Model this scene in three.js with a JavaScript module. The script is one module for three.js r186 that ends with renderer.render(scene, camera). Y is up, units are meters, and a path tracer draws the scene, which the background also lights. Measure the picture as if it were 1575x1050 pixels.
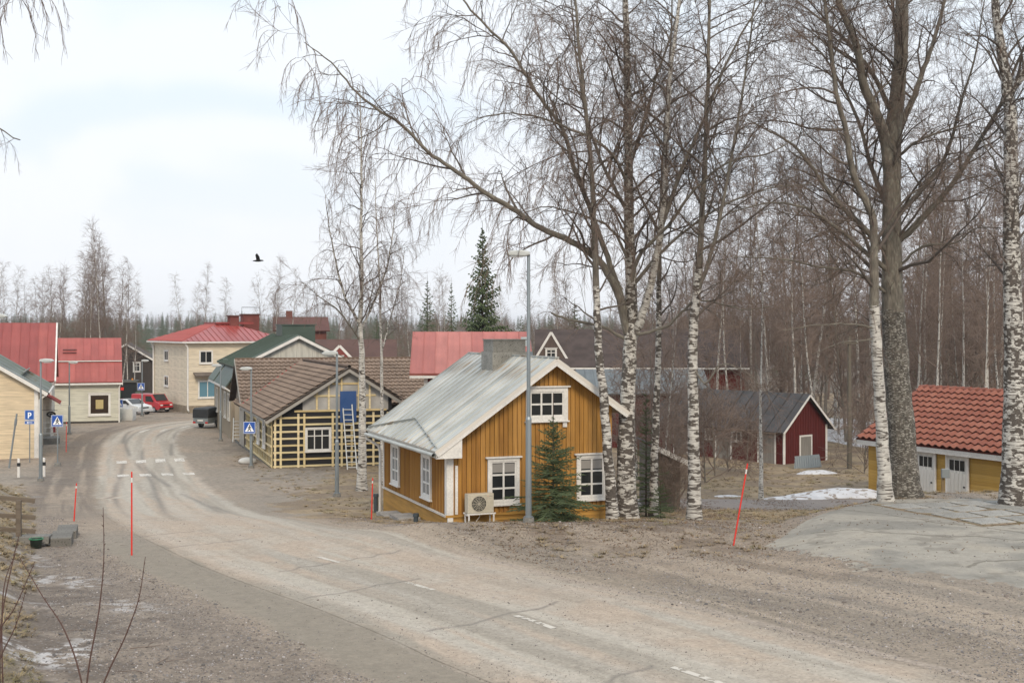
import * as THREE from 'three';
import { mergeGeometries } from 'three/addons/utils/BufferGeometryUtils.js';

// ---------------------------------------------------------------- camera, sky, sun, exposure
const F = 1900, CX = 787.5, HY = 505, EYE = 7;          // focal length in photo pixels, principal point, eye height (m)
const scene = new THREE.Scene();
const camera = new THREE.PerspectiveCamera(2 * Math.atan(525 / F) * 180 / Math.PI, 1.5, 0.1, 6000);
camera.position.set(0, EYE, 0);
camera.lookAt(0, EYE, -100);
camera.setViewOffset(1575, 1050, 0, 525 - HY, 1575, 1050);
const renderer = new THREE.WebGLRenderer({ antialias: true });
renderer.toneMapping = THREE.LinearToneMapping;
renderer.toneMappingExposure = 1.48;
renderer.shadowMap.enabled = true;
const sun = new THREE.DirectionalLight(0xffecd0, 1.5);
sun.position.set(16, 52, 30);
sun.target.position.set(0, 0, -40);
sun.castShadow = true;
sun.shadow.radius = 34;
sun.shadow.mapSize.set(4096, 4096);
Object.assign(sun.shadow.camera, { left: -90, right: 90, top: 90, bottom: -90, near: 1, far: 300 });
sun.name = 'sun';
scene.add(sun, sun.target);

// ---------------------------------------------------------------- random numbers and noise
function rng(seed) { let a = seed >>> 0; return () => { a = (a + 0x6d2b79f5) | 0; let t = Math.imul(a ^ (a >>> 15), 1 | a); t = (t + Math.imul(t ^ (t >>> 7), 61 | t)) ^ t; return ((t ^ (t >>> 14)) >>> 0) / 4294967296; }; }
const NT = new Float32Array(65536); { const r = rng(77); for (let i = 0; i < 65536; i++) NT[i] = r(); }
function vn(x, y) {                                       // value noise 0..1
  const ix = Math.floor(x), iy = Math.floor(y); let fx = x - ix, fy = y - iy;
  fx = fx * fx * (3 - 2 * fx); fy = fy * fy * (3 - 2 * fy);
  const x0 = ix & 255, x1 = (ix + 1) & 255, y0 = (iy & 255) << 8, y1 = ((iy + 1) & 255) << 8;
  const a = NT[y0 | x0], b = NT[y0 | x1], c = NT[y1 | x0], d = NT[y1 | x1];
  return a + (b - a) * fx + (c - a) * fy + (a - b - c + d) * fx * fy;
}
function fbm(x, y, n = 4) { let s = 0, a = 0.5, t = 0; for (let i = 0; i < n; i++) { s += a * vn(x + i * 17.3, y + i * 9.1); t += a; x *= 2.03; y *= 2.03; a *= 0.5; } return s / t; }
const clamp = (x, a = 0, b = 1) => Math.min(b, Math.max(a, x));
const sst = (a, b, x) => { const t = clamp((x - a) / (b - a)); return t * t * (3 - 2 * t); };
const lerp = (a, b, t) => a + (b - a) * t;
const V = (x, y, z) => new THREE.Vector3(x, y, z);

// sky: thin, bright, even overcast with faint bluish rifts
{
  const W = 1024, H = 512, data = new Float32Array(W * H * 4);
  for (let j = 0; j < H; j++) {
    const el = ((j + 0.5) / H - 0.5) * Math.PI, y = Math.sin(el), c = Math.cos(el);
    for (let i = 0; i < W; i++) {
      const az = ((i + 0.5) / W - 0.5) * 2 * Math.PI, x = Math.cos(az) * c, z = Math.sin(az) * c;
      const k = 1 / (Math.max(y, 0) + 0.32), u = x * k * 2.6 + 40, v = z * k * 2.6 + 40;
      const wv = fbm(u * 0.7 + 5, v * 0.7, 3) * 2.2;
      const n = fbm(u * 1.3 + wv, v * 2.1 - wv, 5);
      const rift = 0.75 * sst(0.40, 0.72, n) * sst(0.0, 0.2, y);
      const L = 0.68 * (1 + 0.22 * Math.max(0, y)) * (1 + 0.03 * (0.5 - n));
      const b = clamp(0.30 * sst(0.02, 0.30, y) + 0.72 * rift);
      const o = (j * W + i) * 4;
      data[o] = L * lerp(0.965, 0.775, b); data[o + 1] = L * lerp(0.99, 0.90, b); data[o + 2] = L * lerp(1.03, 1.03, b); data[o + 3] = 1;
    }
  }
  const t = new THREE.DataTexture(data, W, H, THREE.RGBAFormat, THREE.FloatType);
  t.mapping = THREE.EquirectangularReflectionMapping; t.magFilter = THREE.LinearFilter; t.needsUpdate = true;
  scene.background = t; scene.environment = t;
}
scene.fog = new THREE.FogExp2(0xe4e9f2, 0.00018);

// ---------------------------------------------------------------- helpers: places, objects, textures, materials
const gx = (px, D) => (px - CX) / F * D;                  // lateral metres of a photo column at depth D
const at = (px, py, D) => V(gx(px, D), EYE - (py - HY) / F * D, -D);
const taken = new Map();
function numbered(name) { const n = taken.get(name) ?? 0; taken.set(name, n + 1); return n ? name + '_' + String(n).padStart(3, '0') : name; }
function tag(o, label, category, group, kind) { o.userData = { ...o.userData }; if (label) o.userData.label = label; if (category) o.userData.category = category; if (group) o.userData.group = group; if (kind) o.userData.kind = kind; return o; }
function thing(name, label, category, pos, yaw = 0, group) {
  const o = new THREE.Group(); o.name = numbered(name); o.position.copy(pos); o.rotation.y = yaw; scene.add(o); return tag(o, label, category, group);
}
function part(parent, name, geo, mat, x = 0, y = 0, z = 0, rx = 0, ry = 0, rz = 0) {
  const m = new THREE.Mesh(geo, mat); m.name = name; m.position.set(x, y, z); m.rotation.set(rx, ry, rz); m.castShadow = m.receiveShadow = true; parent.add(m); return m;
}
function struct(name, geo, mat, label) {
  const m = part(scene, numbered(name), geo, mat); m.userData.kind = 'structure'; if (label) m.userData.label = label; return m;
}
function copyOf(o, label, group) { const c = o.clone(); c.name = numbered(o.name.replace(/_\d{3}$/, '')); c.userData = { ...o.userData }; if (label) c.userData.label = label; if (group) c.userData.group = group; scene.add(c); return c; }
const boxes = new Map();
function bx(w, h, d) {                                    // box with uv in metres, shared
  const k = [w, h, d].map((x) => x.toFixed(4)).join();
  if (boxes.has(k)) return boxes.get(k);
  const g = new THREE.BoxGeometry(w, h, d), uv = g.attributes.uv, s = [[d, h], [d, h], [w, d], [w, d], [w, h], [w, h]];
  for (let i = 0; i < 24; i++) { const [a, b] = s[i >> 2]; uv.setXY(i, uv.getX(i) * a, uv.getY(i) * b); }
  boxes.set(k, g); return g;
}
const box = (p, name, mat, x0, x1, y0, y1, z0, z1) => part(p, name, bx(Math.abs(x1 - x0), Math.abs(y1 - y0), Math.abs(z1 - z0)), mat, (x0 + x1) / 2, (y0 + y1) / 2, (z0 + z1) / 2);
const cyls = new Map();
function cyl(r0, r1, h, n = 12) { const k = [r0, r1, h, n].join(); if (!cyls.has(k)) cyls.set(k, new THREE.CylinderGeometry(r1, r0, h, n)); return cyls.get(k); }
// a prism: outline in (x, y), thickness from z0 to z1, uv in metres
function prism(outline, z0, z1) {
  const s = new THREE.Shape(outline.map(([x, y]) => new THREE.Vector2(x, y)));
  const g = new THREE.ExtrudeGeometry(s, { depth: z1 - z0, bevelEnabled: false }); g.translate(0, 0, z0); return g;
}
function bevelled(outline, depth, b = 0.02, seg = 2) {
  const s = new THREE.Shape(outline.map(([x, y]) => new THREE.Vector2(x, y)));
  const g = new THREE.ExtrudeGeometry(s, { depth: depth - 2 * b, bevelEnabled: true, bevelThickness: b, bevelSize: b, bevelOffset: -b, bevelSegments: seg }); g.translate(0, 0, b); return g;
}
function greyTex(w, h, fn, rep = [1, 1]) {                // a grey map, values 0..1 as sRGB
  const d = new Uint8Array(w * h * 4);
  for (let j = 0; j < h; j++) for (let i = 0; i < w; i++) { const c = fn(i / w, j / h, i, j), o = (j * w + i) * 4; const a = Array.isArray(c) ? c : [c, c, c]; d[o] = clamp(a[0]) * 255; d[o + 1] = clamp(a[1]) * 255; d[o + 2] = clamp(a[2]) * 255; d[o + 3] = 255; }
  const t = new THREE.DataTexture(d, w, h); t.colorSpace = THREE.SRGBColorSpace; t.magFilter = THREE.LinearFilter; t.wrapS = t.wrapT = THREE.RepeatWrapping; t.repeat.set(...rep); t.needsUpdate = true; return t;
}
function rawTex(t) { const c = t.clone(); c.colorSpace = THREE.NoColorSpace; c.needsUpdate = true; return c; }
// periodic noise for tiling maps
const pn = (u, v, fx, fy, s = 0) => { const a = 2 * Math.PI; void a; const x = u * fx, y = v * fy; const f = (X, Y) => NT[(((Y % fy + fy) % fy + s * 31) & 255) << 8 | ((X % fx + fx) % fx + s * 57) & 255]; const ix = Math.floor(x), iy = Math.floor(y); let p = x - ix, q = y - iy; p = p * p * (3 - 2 * p); q = q * q * (3 - 2 * q); const A = f(ix, iy), B = f(ix + 1, iy), C = f(ix, iy + 1), Dd = f(ix + 1, iy + 1); return A + (B - A) * p + (C - A) * q + (A - B - C + Dd) * p * q; };
const pf = (u, v, fx, fy, n = 4, s = 0) => { let r = 0, a = 0.5, t = 0; for (let i = 0; i < n; i++) { r += a * pn(u, v, fx, fy, s + i); t += a; fx *= 2; fy *= 2; a *= 0.5; } return r / t; };

const TX = {};
TX.wood = greyTex(256, 256, (u, v) => 0.80 + 0.22 * pf(u, v, 24, 3, 4, 1) + 0.10 * (pf(u, v, 4, 4, 4, 5) - 0.5), [0.9, 0.45]);
TX.woodH = greyTex(256, 256, (u, v) => 0.80 + 0.22 * pf(u, v, 3, 24, 4, 1) + 0.10 * (pf(u, v, 4, 4, 4, 5) - 0.5), [0.45, 0.9]);
TX.blotch = greyTex(256, 256, (u, v) => 0.78 + 0.30 * pf(u, v, 5, 5, 6, 3), [0.35, 0.35]);
TX.fine = greyTex(256, 256, (u, v) => 0.88 + 0.14 * pf(u, v, 40, 40, 3, 9) + 0.10 * (pf(u, v, 4, 4, 3, 2) - 0.5), [0.8, 0.8]);
// weathered pale sheet metal: blotches, rust runs down the slope (u runs down the slope)
TX.tin = greyTex(512, 512, (u, v) => { const n = pf(u, v, 6, 6, 6, 3), st = pf(u, v, 3, 60, 3, 8), ru = sst(0.60, 0.75, pf(u, v, 3, 26, 4, 12)) * sst(0.42, 0.62, pf(u, v, 5, 5, 4, 15)); const b = 0.80 + 0.20 * n + 0.12 * (st - 0.5); return [b * lerp(1, 0.84, ru), b * lerp(1, 0.72, ru), b * lerp(0.985, 0.60, ru)]; }, [0.25, 0.25]);
TX.rustred = greyTex(512, 512, (u, v) => { const n = pf(u, v, 5, 5, 6, 21), st = pf(u, v, 4, 50, 3, 8); const b = 0.80 + 0.22 * n + 0.08 * (st - 0.5); return [b, b * 0.98, b * 0.97]; }, [0.2, 0.2]);
TX.felt = greyTex(256, 256, (u, v) => 0.72 + 0.4 * pf(u, v, 6, 6, 6, 31), [0.3, 0.3]);
TX.concrete = greyTex(256, 256, (u, v) => { const n = pf(u, v, 4, 4, 6, 41), p = pf(u, v, 60, 60, 2, 44); return 0.72 + 0.3 * n - 0.25 * sst(0.66, 0.8, p); }, [0.6, 0.6]);
const matCache = new Map();
function M(color, o = {}) {                                // painted / plain surface: colour as sRGB hex or [r,g,b] linear
  const k = JSON.stringify([color, o.rough, o.metal, o.tex, o.bump, o.extra]);
  if (matCache.has(k)) return matCache.get(k);
  const m = new THREE.MeshStandardMaterial({ roughness: o.rough ?? 0.75, metalness: o.metal ?? 0 });
  Array.isArray(color) ? m.color.setRGB(...color) : m.color.set(color);
  if (o.tex) m.map = TX[o.tex];
  if (o.bump) { m.bumpMap = rawTex(TX[o.tex]); m.bumpScale = o.bump; }
  if (o.extra) m.side = THREE.DoubleSide;
  m.name = 'surface'; matCache.set(k, m); return m;
}
const tone = (hex, k) => { const c = new THREE.Color(hex); c.multiplyScalar(k); return [c.r, c.g, c.b]; };
const WHITE = M(0xe6e4e0, { rough: 0.6, tex: 'fine' });
const GLASS = new THREE.MeshPhysicalMaterial({ color: new THREE.Color().setRGB(0.022, 0.024, 0.026), roughness: 0.06, ior: 1.5 }); GLASS.name = 'dark_glass';
const GALV = M(0x9aa3a8, { rough: 0.45, metal: 0.55, tex: 'blotch' });
const DARK = M(0x1b1c1e, { rough: 0.6 });
const CONC = M(0x8f8d88, { rough: 0.95, tex: 'concrete' });
function canvasTex(w, h, draw) { const c = document.createElement('canvas'); c.width = w; c.height = h; const g = c.getContext('2d'); draw(g, w, h); const t = new THREE.CanvasTexture(c); t.colorSpace = THREE.SRGBColorSpace; t.magFilter = THREE.LinearFilter; return t; }

// tubes: collects many into one geometry
class Tubes {
  constructor() { this.p = []; this.n = []; this.u = []; this.i = []; }
  add(pts, rad, sides = 6, uRep = 1, vScale = 1, v0 = 0) {
    const base = this.p.length / 3, N = pts.length; let prev = null, acc = v0;
    const T = V(), A = V(), B = V();
    for (let i = 0; i < N; i++) {
      T.copy(pts[Math.min(N - 1, i + 1)]).sub(pts[Math.max(0, i - 1)]); if (T.lengthSq() < 1e-12) T.set(0, 1, 0); T.normalize();
      if (!prev) { A.set(Math.abs(T.y) > 0.9 ? 1 : 0, Math.abs(T.y) > 0.9 ? 0 : 1, 0); } else A.copy(prev);
      A.addScaledVector(T, -A.dot(T)); if (A.lengthSq() < 1e-9) A.set(T.y, -T.x, 0.01); A.normalize(); prev = A.clone(); B.crossVectors(T, A);
      if (i) acc += pts[i].distanceTo(pts[i - 1]);
      const r = rad[i];
      for (let k = 0; k <= sides; k++) {
        const a = k / sides * Math.PI * 2, c = Math.cos(a), s = Math.sin(a), x = A.x * c + B.x * s, y = A.y * c + B.y * s, z = A.z * c + B.z * s;
        this.p.push(pts[i].x + x * r, pts[i].y + y * r, pts[i].z + z * r); this.n.push(x, y, z); this.u.push(k / sides * uRep, acc * vScale);
      }
    }
    const w = sides + 1;
    for (let i = 0; i < N - 1; i++) for (let k = 0; k < sides; k++) { const a = base + i * w + k, b = a + 1, c = a + w, d = c + 1; this.i.push(a, b, d, a, d, c); }
    return this;
  }
  tri(a, b, c) { const o = this.p.length / 3, n = V().crossVectors(V().subVectors(b, a), V().subVectors(c, a)).normalize(); for (const q of [a, b, c]) { this.p.push(q.x, q.y, q.z); this.n.push(n.x, n.y, n.z); this.u.push(q.x, q.y); } this.i.push(o, o + 1, o + 2); }
  get empty() { return !this.i.length; }
  build() { const g = new THREE.BufferGeometry(); g.setAttribute('position', new THREE.Float32BufferAttribute(this.p, 3)); g.setAttribute('normal', new THREE.Float32BufferAttribute(this.n, 3)); g.setAttribute('uv', new THREE.Float32BufferAttribute(this.u, 2)); g.setIndex(this.i); return g; }
}
const tubeOf = (pts, r, sides = 8) => new Tubes().add(pts, pts.map((_, i) => (Array.isArray(r) ? lerp(r[0], r[1], i / (pts.length - 1)) : r)), sides).build();
const smooth = (pts, n) => new THREE.CatmullRomCurve3(pts, false, 'centripetal').getPoints(n);

// ---------------------------------------------------------------- terrain (heights below the eye, by depth), road line
const HP = [[-60, 1.2], [-10, 1.4], [0, 1.65], [3, 1.95], [6, 3.4], [10, 4.65], [14, 4.95], [20, 5.05], [30, 5.45], [36, 5.75], [45, 6.5], [54, 7.0], [66, 7.45], [80, 7.65], [100, 7.8], [130, 8.3], [200, 9.5], [400, 12], [1000, 14], [5000, 20]];
const HT = HP.map((p, i) => { const a = HP[Math.max(0, i - 1)], b = HP[Math.min(HP.length - 1, i + 1)]; return (b[1] - a[1]) / (b[0] - a[0]); });
function below(D) {
  let i = 0; while (i < HP.length - 2 && D > HP[i + 1][0]) i++;
  const [a, ha] = HP[i], [b, hb] = HP[i + 1], t = clamp((D - a) / (b - a)), w = b - a, t2 = t * t, t3 = t2 * t;
  return (2 * t3 - 3 * t2 + 1) * ha + (t3 - 2 * t2 + t) * w * HT[i] + (-2 * t3 + 3 * t2) * hb + (t3 - t2) * w * HT[i + 1];
}
const BANK = [[0, -2.5], [10, -4.6], [14, -4.9], [20, -7.6], [33, -12.6], [45, -17.2], [57, -22.5], [80, -30]];
function bankX(D) { let i = 0; while (i < BANK.length - 2 && D > BANK[i + 1][0]) i++; const [a, p] = BANK[i], [b, q] = BANK[i + 1]; return lerp(p, q, (D - a) / (b - a)); }
function terrain(x, z) {
  const D = -z; let h = below(D);
  // raised forecourt beside the shed, falling off behind its edge
  const pad = sst(-2.6, 1.0, x - (6.3 + (D - 30.5) * 0.62)) * sst(5.5, 8.5, x) * sst(18, 30, D) * (1 - sst(38.6, 46, D));
  h = lerp(h, 5.0 + 0.2 * sst(32, 38.4, D), pad);
  // yard behind sinks a little more
  h += 0.45 * sst(2, 12, x) * sst(52, 74, D) * (1 - sst(120, 180, D));
  // grassy bank on the other side of the road
  const b = bankX(D) - x;
  h -= (D < 30 ? 1.15 : 1.0) * sst(0, 2.6, b) * (1 - sst(47, 57, D)) * sst(5, 9, D);
  // verge hump in front of the birches
  h -= 0.10 * Math.exp(-(((D - 36.3) / 1.6) ** 2)) * sst(0.5, 3, x) * (1 - sst(9, 12, x));
  h -= 0.33 * Math.exp(-(((D - 33.2) / 2.2) ** 2)) * sst(-5.5, -2, x) * (1 - sst(4, 8, x));
  h -= 0.10 * (fbm(x * 0.35 + 50, z * 0.35 + 80, 3) - 0.5) * sst(10, 16, D);
  return EYE - h;
}
const onGround = (px, D, dy = 0) => { const x = gx(px, D); return V(x, terrain(x, -D) + dy, -D); };
const LINE = [[27, -8], [19, -1], [12, 5.4], [6.6, 12], [2.1, 18.8], [0.3, 21.6], [-2, 25.3], [-5.3, 30.4], [-9.3, 38], [-13.6, 49], [-17, 59], [-20.6, 70], [-24.6, 83], [-26.9, 94], [-26.2, 102.5], [-22, 108.5], [-14, 113], [-2, 117], [20, 122]];
const road = new THREE.CatmullRomCurve3(LINE.map(([x, D]) => V(x, 0, -D)), false, 'centripetal');
const RS = road.getSpacedPoints(420), RLEN = road.getLength(), RSTEP = RLEN / 420;
// signed distance to the road line (positive on the houses' side) and distance along it
function toRoad(x, z) {
  let best = 1e9, k = 0;
  for (let i = 0; i < RS.length; i += 6) { const d = (RS[i].x - x) ** 2 + (RS[i].z - z) ** 2; if (d < best) { best = d; k = i; } }
  let s = 0, dd = 0; best = 1e9;
  for (let i = Math.max(0, k - 7); i < Math.min(RS.length - 1, k + 7); i++) {
    const a = RS[i], b = RS[i + 1], ex = b.x - a.x, ez = b.z - a.z, l2 = ex * ex + ez * ez, t = clamp(((x - a.x) * ex + (z - a.z) * ez) / l2), qx = x - a.x - ex * t, qz = z - a.z - ez * t, d = qx * qx + qz * qz;
    if (d < best) { best = d; s = (i + t) * RSTEP; dd = Math.sqrt(d) * Math.sign(ex * qz - ez * qx); }
  }
  return [s, dd];
}
const S_OF = (D) => { let b = 0, e = 1e9; RS.forEach((p, i) => { if (i * RSTEP < 190 && Math.abs(-p.z - D) < e) { e = Math.abs(-p.z - D); b = i; } }); return b * RSTEP; };
const sNear = S_OF(21.6), sCross = S_OF(66);
// outline of the asphalt forecourt by the shed
const PAD = [[8.2, 25.6], [6.3, 30.5], [7.6, 32.6], [9.6, 35.4], [10.8, 37.6], [24, 38.0], [30, 30], [24, 20.5], [14, 22.2], [10.2, 24.2]];
function inPad(x, D) { let c = false; for (let i = 0, j = PAD.length - 1; i < PAD.length; j = i++) { const [xi, yi] = PAD[i], [xj, yj] = PAD[j]; if ((yi > D) !== (yj > D) && x < (xj - xi) * (D - yi) / (yj - yi) + xi) c = !c; } return c; }

// outline of the grassy yard behind and beside the ochre house
const YARD = [[-9, 60], [-8.6, 45], [-6, 39], [-3, 35.9], [0, 35.3], [4, 35.4], [7.5, 36.4], [10.5, 39.0], [32, 39.0], [62, 60], [62, 176], [-9, 176]];
function inYard(x, D) { let c = false; for (let i = 0, j = YARD.length - 1; i < YARD.length; j = i++) { const [xi, yi] = YARD[i], [xj, yj] = YARD[j]; if ((yi > D) !== (yj > D) && x < (xj - xi) * (D - yi) / (yj - yi) + xi) c = !c; } return c; }
const mix3 = (a, b, t) => [lerp(a[0], b[0], t), lerp(a[1], b[1], t), lerp(a[2], b[2], t)];
// what the ground is made of at a place: colours in linear light
const GC = { pink: [0.292, 0.236, 0.182], grey: [0.248, 0.212, 0.172], asph: [0.405, 0.368, 0.312], sand: [0.265, 0.225, 0.178], wet: [0.115, 0.092, 0.075], straw: [0.315, 0.240, 0.145], brown: [0.150, 0.110, 0.077], pad: [0.330, 0.308, 0.266], ice: [0.50, 0.49, 0.49] };
function groundColor(x, z, s, d) {
  const D = -z;
  const big = fbm(x * 0.22 + 11, z * 0.22 + 7, 4), mid = fbm(x * 1.1 + 3, z * 1.1 + 9, 4), fin = fbm(x * 7, z * 7, 3), gr = vn(x * 31, z * 31) * 0.6 + vn(x * 53 + 9, z * 53) * 0.4;
  const along = fbm(d * 2.4 + 40, s * 0.07 + 3, 4), alongF = fbm(d * 7 + 10, s * 0.11 + 31, 3);
  // ---- gravel everywhere near the road
  let c = mix3(GC.grey, GC.pink, sst(0.3, 0.65, big));
  let grain = 0.8;
  c = mix3(c, GC.wet, 0.45 * sst(0.52, 0.72, mid) * sst(2.6, 5, Math.abs(d)));
  c = mix3(c, mix3([0.160, 0.130, 0.104], [0.240, 0.200, 0.163], fin * 0.6 + mid * 0.4), 0.85 * (1 - sst(-4.9, -4.0, d + 0.5 * (mid - 0.5))) * (1 - sst(33, 42, D)));
  { const bands = fbm(d * 1.3 + 70, s * 0.05 + 11, 4); if (d > 2.5 && d < 9 && D < 40) { c = mix3(c, [0.345, 0.285, 0.222], 0.75 * sst(0.52, 0.66, bands)); c = mix3(c, [0.195, 0.158, 0.120], 0.7 * (1 - sst(0.34, 0.47, bands))); } }
  // ---- yard and verge: dead grass and leaf litter
  const yardR = inYard(x + 2.2 * (mid - 0.5) + 0.9 * (fin - 0.5), D + 2.4 * (mid - 0.5) + 0.9 * (fin - 0.5)) ? 1 : 0;
  const grassN = sst(0.36, 0.62, fbm(x * 0.7 + 90, z * 0.7 + 20, 4));
  const yardC = mix3(GC.brown, GC.straw, 0.25 + 0.75 * grassN * (0.6 + 0.4 * fin));
  c = mix3(c, yardC, yardR * 0.92);
  const verge = sst(4.2, 6.2, d + 1.6 * (mid - 0.5)) * (1 - sst(35, 37.5, D)) * (1 - sst(5.6, 7.2, x)) * sst(27, 31, D);
  c = mix3(c, mix3(GC.brown, GC.pink, sst(0.4, 0.6, mid)), verge * 0.75);
  // driveway behind the birches
  const drive = sst(43.0, 43.8, D + 0.5 * (mid - 0.5)) * (1 - sst(48.3, 49.2, D + 0.6 * (mid - 0.5))) * sst(2.5, 4, x) * (1 - sst(13.6, 14.8, x));
  c = mix3(c, [0.215, 0.19, 0.175], drive);
  // bank on the near side
  const bk = bankX(D) - x, grassB = sst(0.1, 0.9, bk + 0.9 * (mid - 0.5)) * (1 - sst(50, 58, D)) * sst(0.28, 0.46, fbm(x * 0.9 + 60, z * 0.9 + 31, 3) + (D < 19 ? 0.12 : 0));
  c = mix3(c, mix3(GC.brown, mix3(GC.straw, [0.22, 0.215, 0.095], D < 20 ? 0.55 * mid + 0.15 : 0.12), 0.35 + 0.65 * fin), grassB * 0.92);
  // meltwater ice crust and wet mud beside the bank
  const nearL = sst(-9.5, -6.0, d) * 0 + (1 - sst(-6.2, -4.6, d)) * (1 - sst(31, 35, D)) * (1 - grassB);
  if (nearL > 0) {
    const m1 = fbm(x * 1.5 + 5, z * 2.2 + 5, 4), m2 = fbm(x * 5 + 20, z * 6 + 20, 4);
    c = mix3(c, GC.wet, nearL * 0.75 * sst(0.40, 0.62, m1));
    c = mix3(c, GC.ice, nearL * 0.75 * sst(0.52, 0.66, fbm(x * 0.55 + 77, z * 0.7 + 12, 4)) * sst(0.44, 0.54, m2));
  }
  // damp dirt band along the kerb
  c = mix3(c, GC.wet, 0.62 * sst(34, 46, D) * (1 - sst(96, 104, D)) * sst(-6.2, -4.6, d) * (1 - sst(-3.3, -2.3, d)) * sst(0.30, 0.52, along));
  // ---- the carriageway
  const edgeL = -2.7 + 0.45 * (mid - 0.5) + 0.30 * (fin - 0.5), edgeR = (D < 28 ? 3.0 : lerp(3.0, 2.0, sst(28, 46, D))) + 0.5 * (mid - 0.5);
  const on = sst(edgeL - 0.2, edgeL + 0.2, d) * (1 - sst(edgeR - 0.25, edgeR + 0.25, d));
  const sandBand = sst(-4.3, -3.9, d + 0.35 * (mid - 0.5)) * (1 - sst(edgeL - 0.1, edgeL + 0.05, d)) * (1 - sst(30, 34, D));
  c = mix3(c, [0.238, 0.208, 0.166], sandBand * 0.95); grain = lerp(grain, 0.30, sandBand);
  if (on > 0) {
    let a = mix3(GC.asph, [0.300, 0.268, 0.222], 0.9 * sst(0.40, 0.62, along));
    const sandy = sst(0.44, 0.60, fbm(d * 1.5 + 12, s * 0.09 + 60, 3)) * (0.5 + 0.5 * sst(0.35, 0.6, mid));
    a = mix3(a, [0.405, 0.328, 0.258], 0.9 * sandy);
    // swept wheel tracks and tyre marks
    for (const t of [-1.9, -0.55, 0.75, 2.05]) { const w = Math.exp(-(((d - t - 0.25 * Math.sin(s * 0.13 + t)) / 0.26) ** 2)); a = mix3(a, mix3(GC.asph, [0.43, 0.40, 0.36], fin), 0.45 * w * (0.5 + 0.5 * along)); }
    const far2 = sst(sCross - 32, sCross - 18, s) * (1 - sst(sCross + 34, sCross + 46, s));   // tyre marks left by cars turning at the crossing
    for (const [t, q, k] of [[-0.8, 0.5, 0.0], [0.35, 0.7, 1.7], [1.3, 0.45, 3.1], [-1.7, 0.4, 4.4]]) { const w = Math.exp(-(((d - t - q * Math.sin(s * 0.1 + k)) / 0.13) ** 2)); a = mix3(a, [0.135, 0.125, 0.115], 0.62 * far2 * w * sst(0.3, 0.55, fbm(s * 0.16 + k * 9, d * 0.7, 2))); }
    // thin cross cracks, sealed dark
    for (let k = -2; k < 9; k++) { const s0 = sNear - 7.4 + k * 3.9 + 1.3 * NT[k + 40], sk = s - s0 - 0.30 * d - 0.22 * (vn(d * 3, k * 7) - 0.5), L = NT[k + 90] * 2 - 1; if (Math.abs(sk) < 0.09 && D < 40 && d > -2.6 + L && d < 0.4 + 1.6 * L) a = mix3(a, [0.17, 0.152, 0.135], 0.7 * (1 - Math.abs(sk) / 0.09)); }
    c = mix3(c, a, on * 0.96); grain = lerp(grain, 0.50, on);
  }
  // light streak of packed sand along the far edge of the carriageway
  const stk = Math.exp(-(((d - 3.15 - 0.12 * Math.sin(s * 0.4)) / 0.16) ** 2)) * (1 - sst(28, 33, D)) * sst(0.3, 0.5, along);
  c = mix3(c, [0.36, 0.305, 0.258], 0.7 * stk);
  const dk = sst(3.2, 3.6, d) * (1 - sst(4.8, 5.8, d)) * (1 - sst(29, 34, D)) * sst(0.38, 0.6, along);
  c = mix3(c, [0.222, 0.186, 0.144], 0.7 * dk);
  // forecourt asphalt with cracks
  if (inPad(x + 1.1 * (mid - 0.5) + 0.7 * (fin - 0.5), D + 1.3 * (mid - 0.5) + 0.7 * (fin - 0.5))) {
    let a = mix3(GC.pad, [0.235, 0.224, 0.198], sst(0.40, 0.64, fbm(x * 0.5 + 2, z * 0.8 + 5, 5)));
    a = mix3(a, [0.40, 0.36, 0.295], 0.6 * sst(0.52, 0.72, mid) * sst(-34, -27, z)); a = mix3(a, [0.17, 0.155, 0.13], 0.5 * sst(0.60, 0.72, fbm(x * 2.3 + 5, z * 2.3 + 8, 4)));
    for (const [x0, D0, ux, uz, L, k] of [[7.4, 30.6, 0.97, -0.24, 11, 1], [9.2, 34.2, 0.62, -0.78, 9, 2], [11.5, 27.6, 0.98, 0.2, 8, 3], [9.6, 26.4, 0.9, 0.43, 4, 4], [13, 33, 0.99, -0.1, 7, 5]]) { const px = x - x0, pz = D - D0, t = px * ux + pz * uz; if (t < 0 || t > L) continue; const n = pz * ux - px * uz - 1.1 * (fbm(t * 0.7 + k * 7, k * 3.3, 4) - 0.5); if (Math.abs(n) < 0.035 + 0.03 * vn(t * 3, k)) a = mix3(a, [0.14, 0.125, 0.10], 0.7); }
    { const px = x - 10.5, pz = D - 35.8, gu = (px * 0.953 + pz * 0.30) / 1.2, gv = (px * 0.30 - pz * 0.953) / 1.2; if (gu > -0.1 && gu < 7.1 && gv > -0.15 && gv < 4.05) a = mix3(GC.brown, GC.straw, 0.5 * fin + 0.2); }
    c = a; grain = 0.22;
  }
  const g = 1 + grain * (gr - 0.5) * 1.1 + 0.25 * (fin - 0.5) + 0.12 * (alongF - 0.5) * (Math.abs(d) < 5 ? 1 : 0);
  return [c[0] * g, c[1] * g * 0.995, c[2] * g * 0.99];
}
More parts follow.
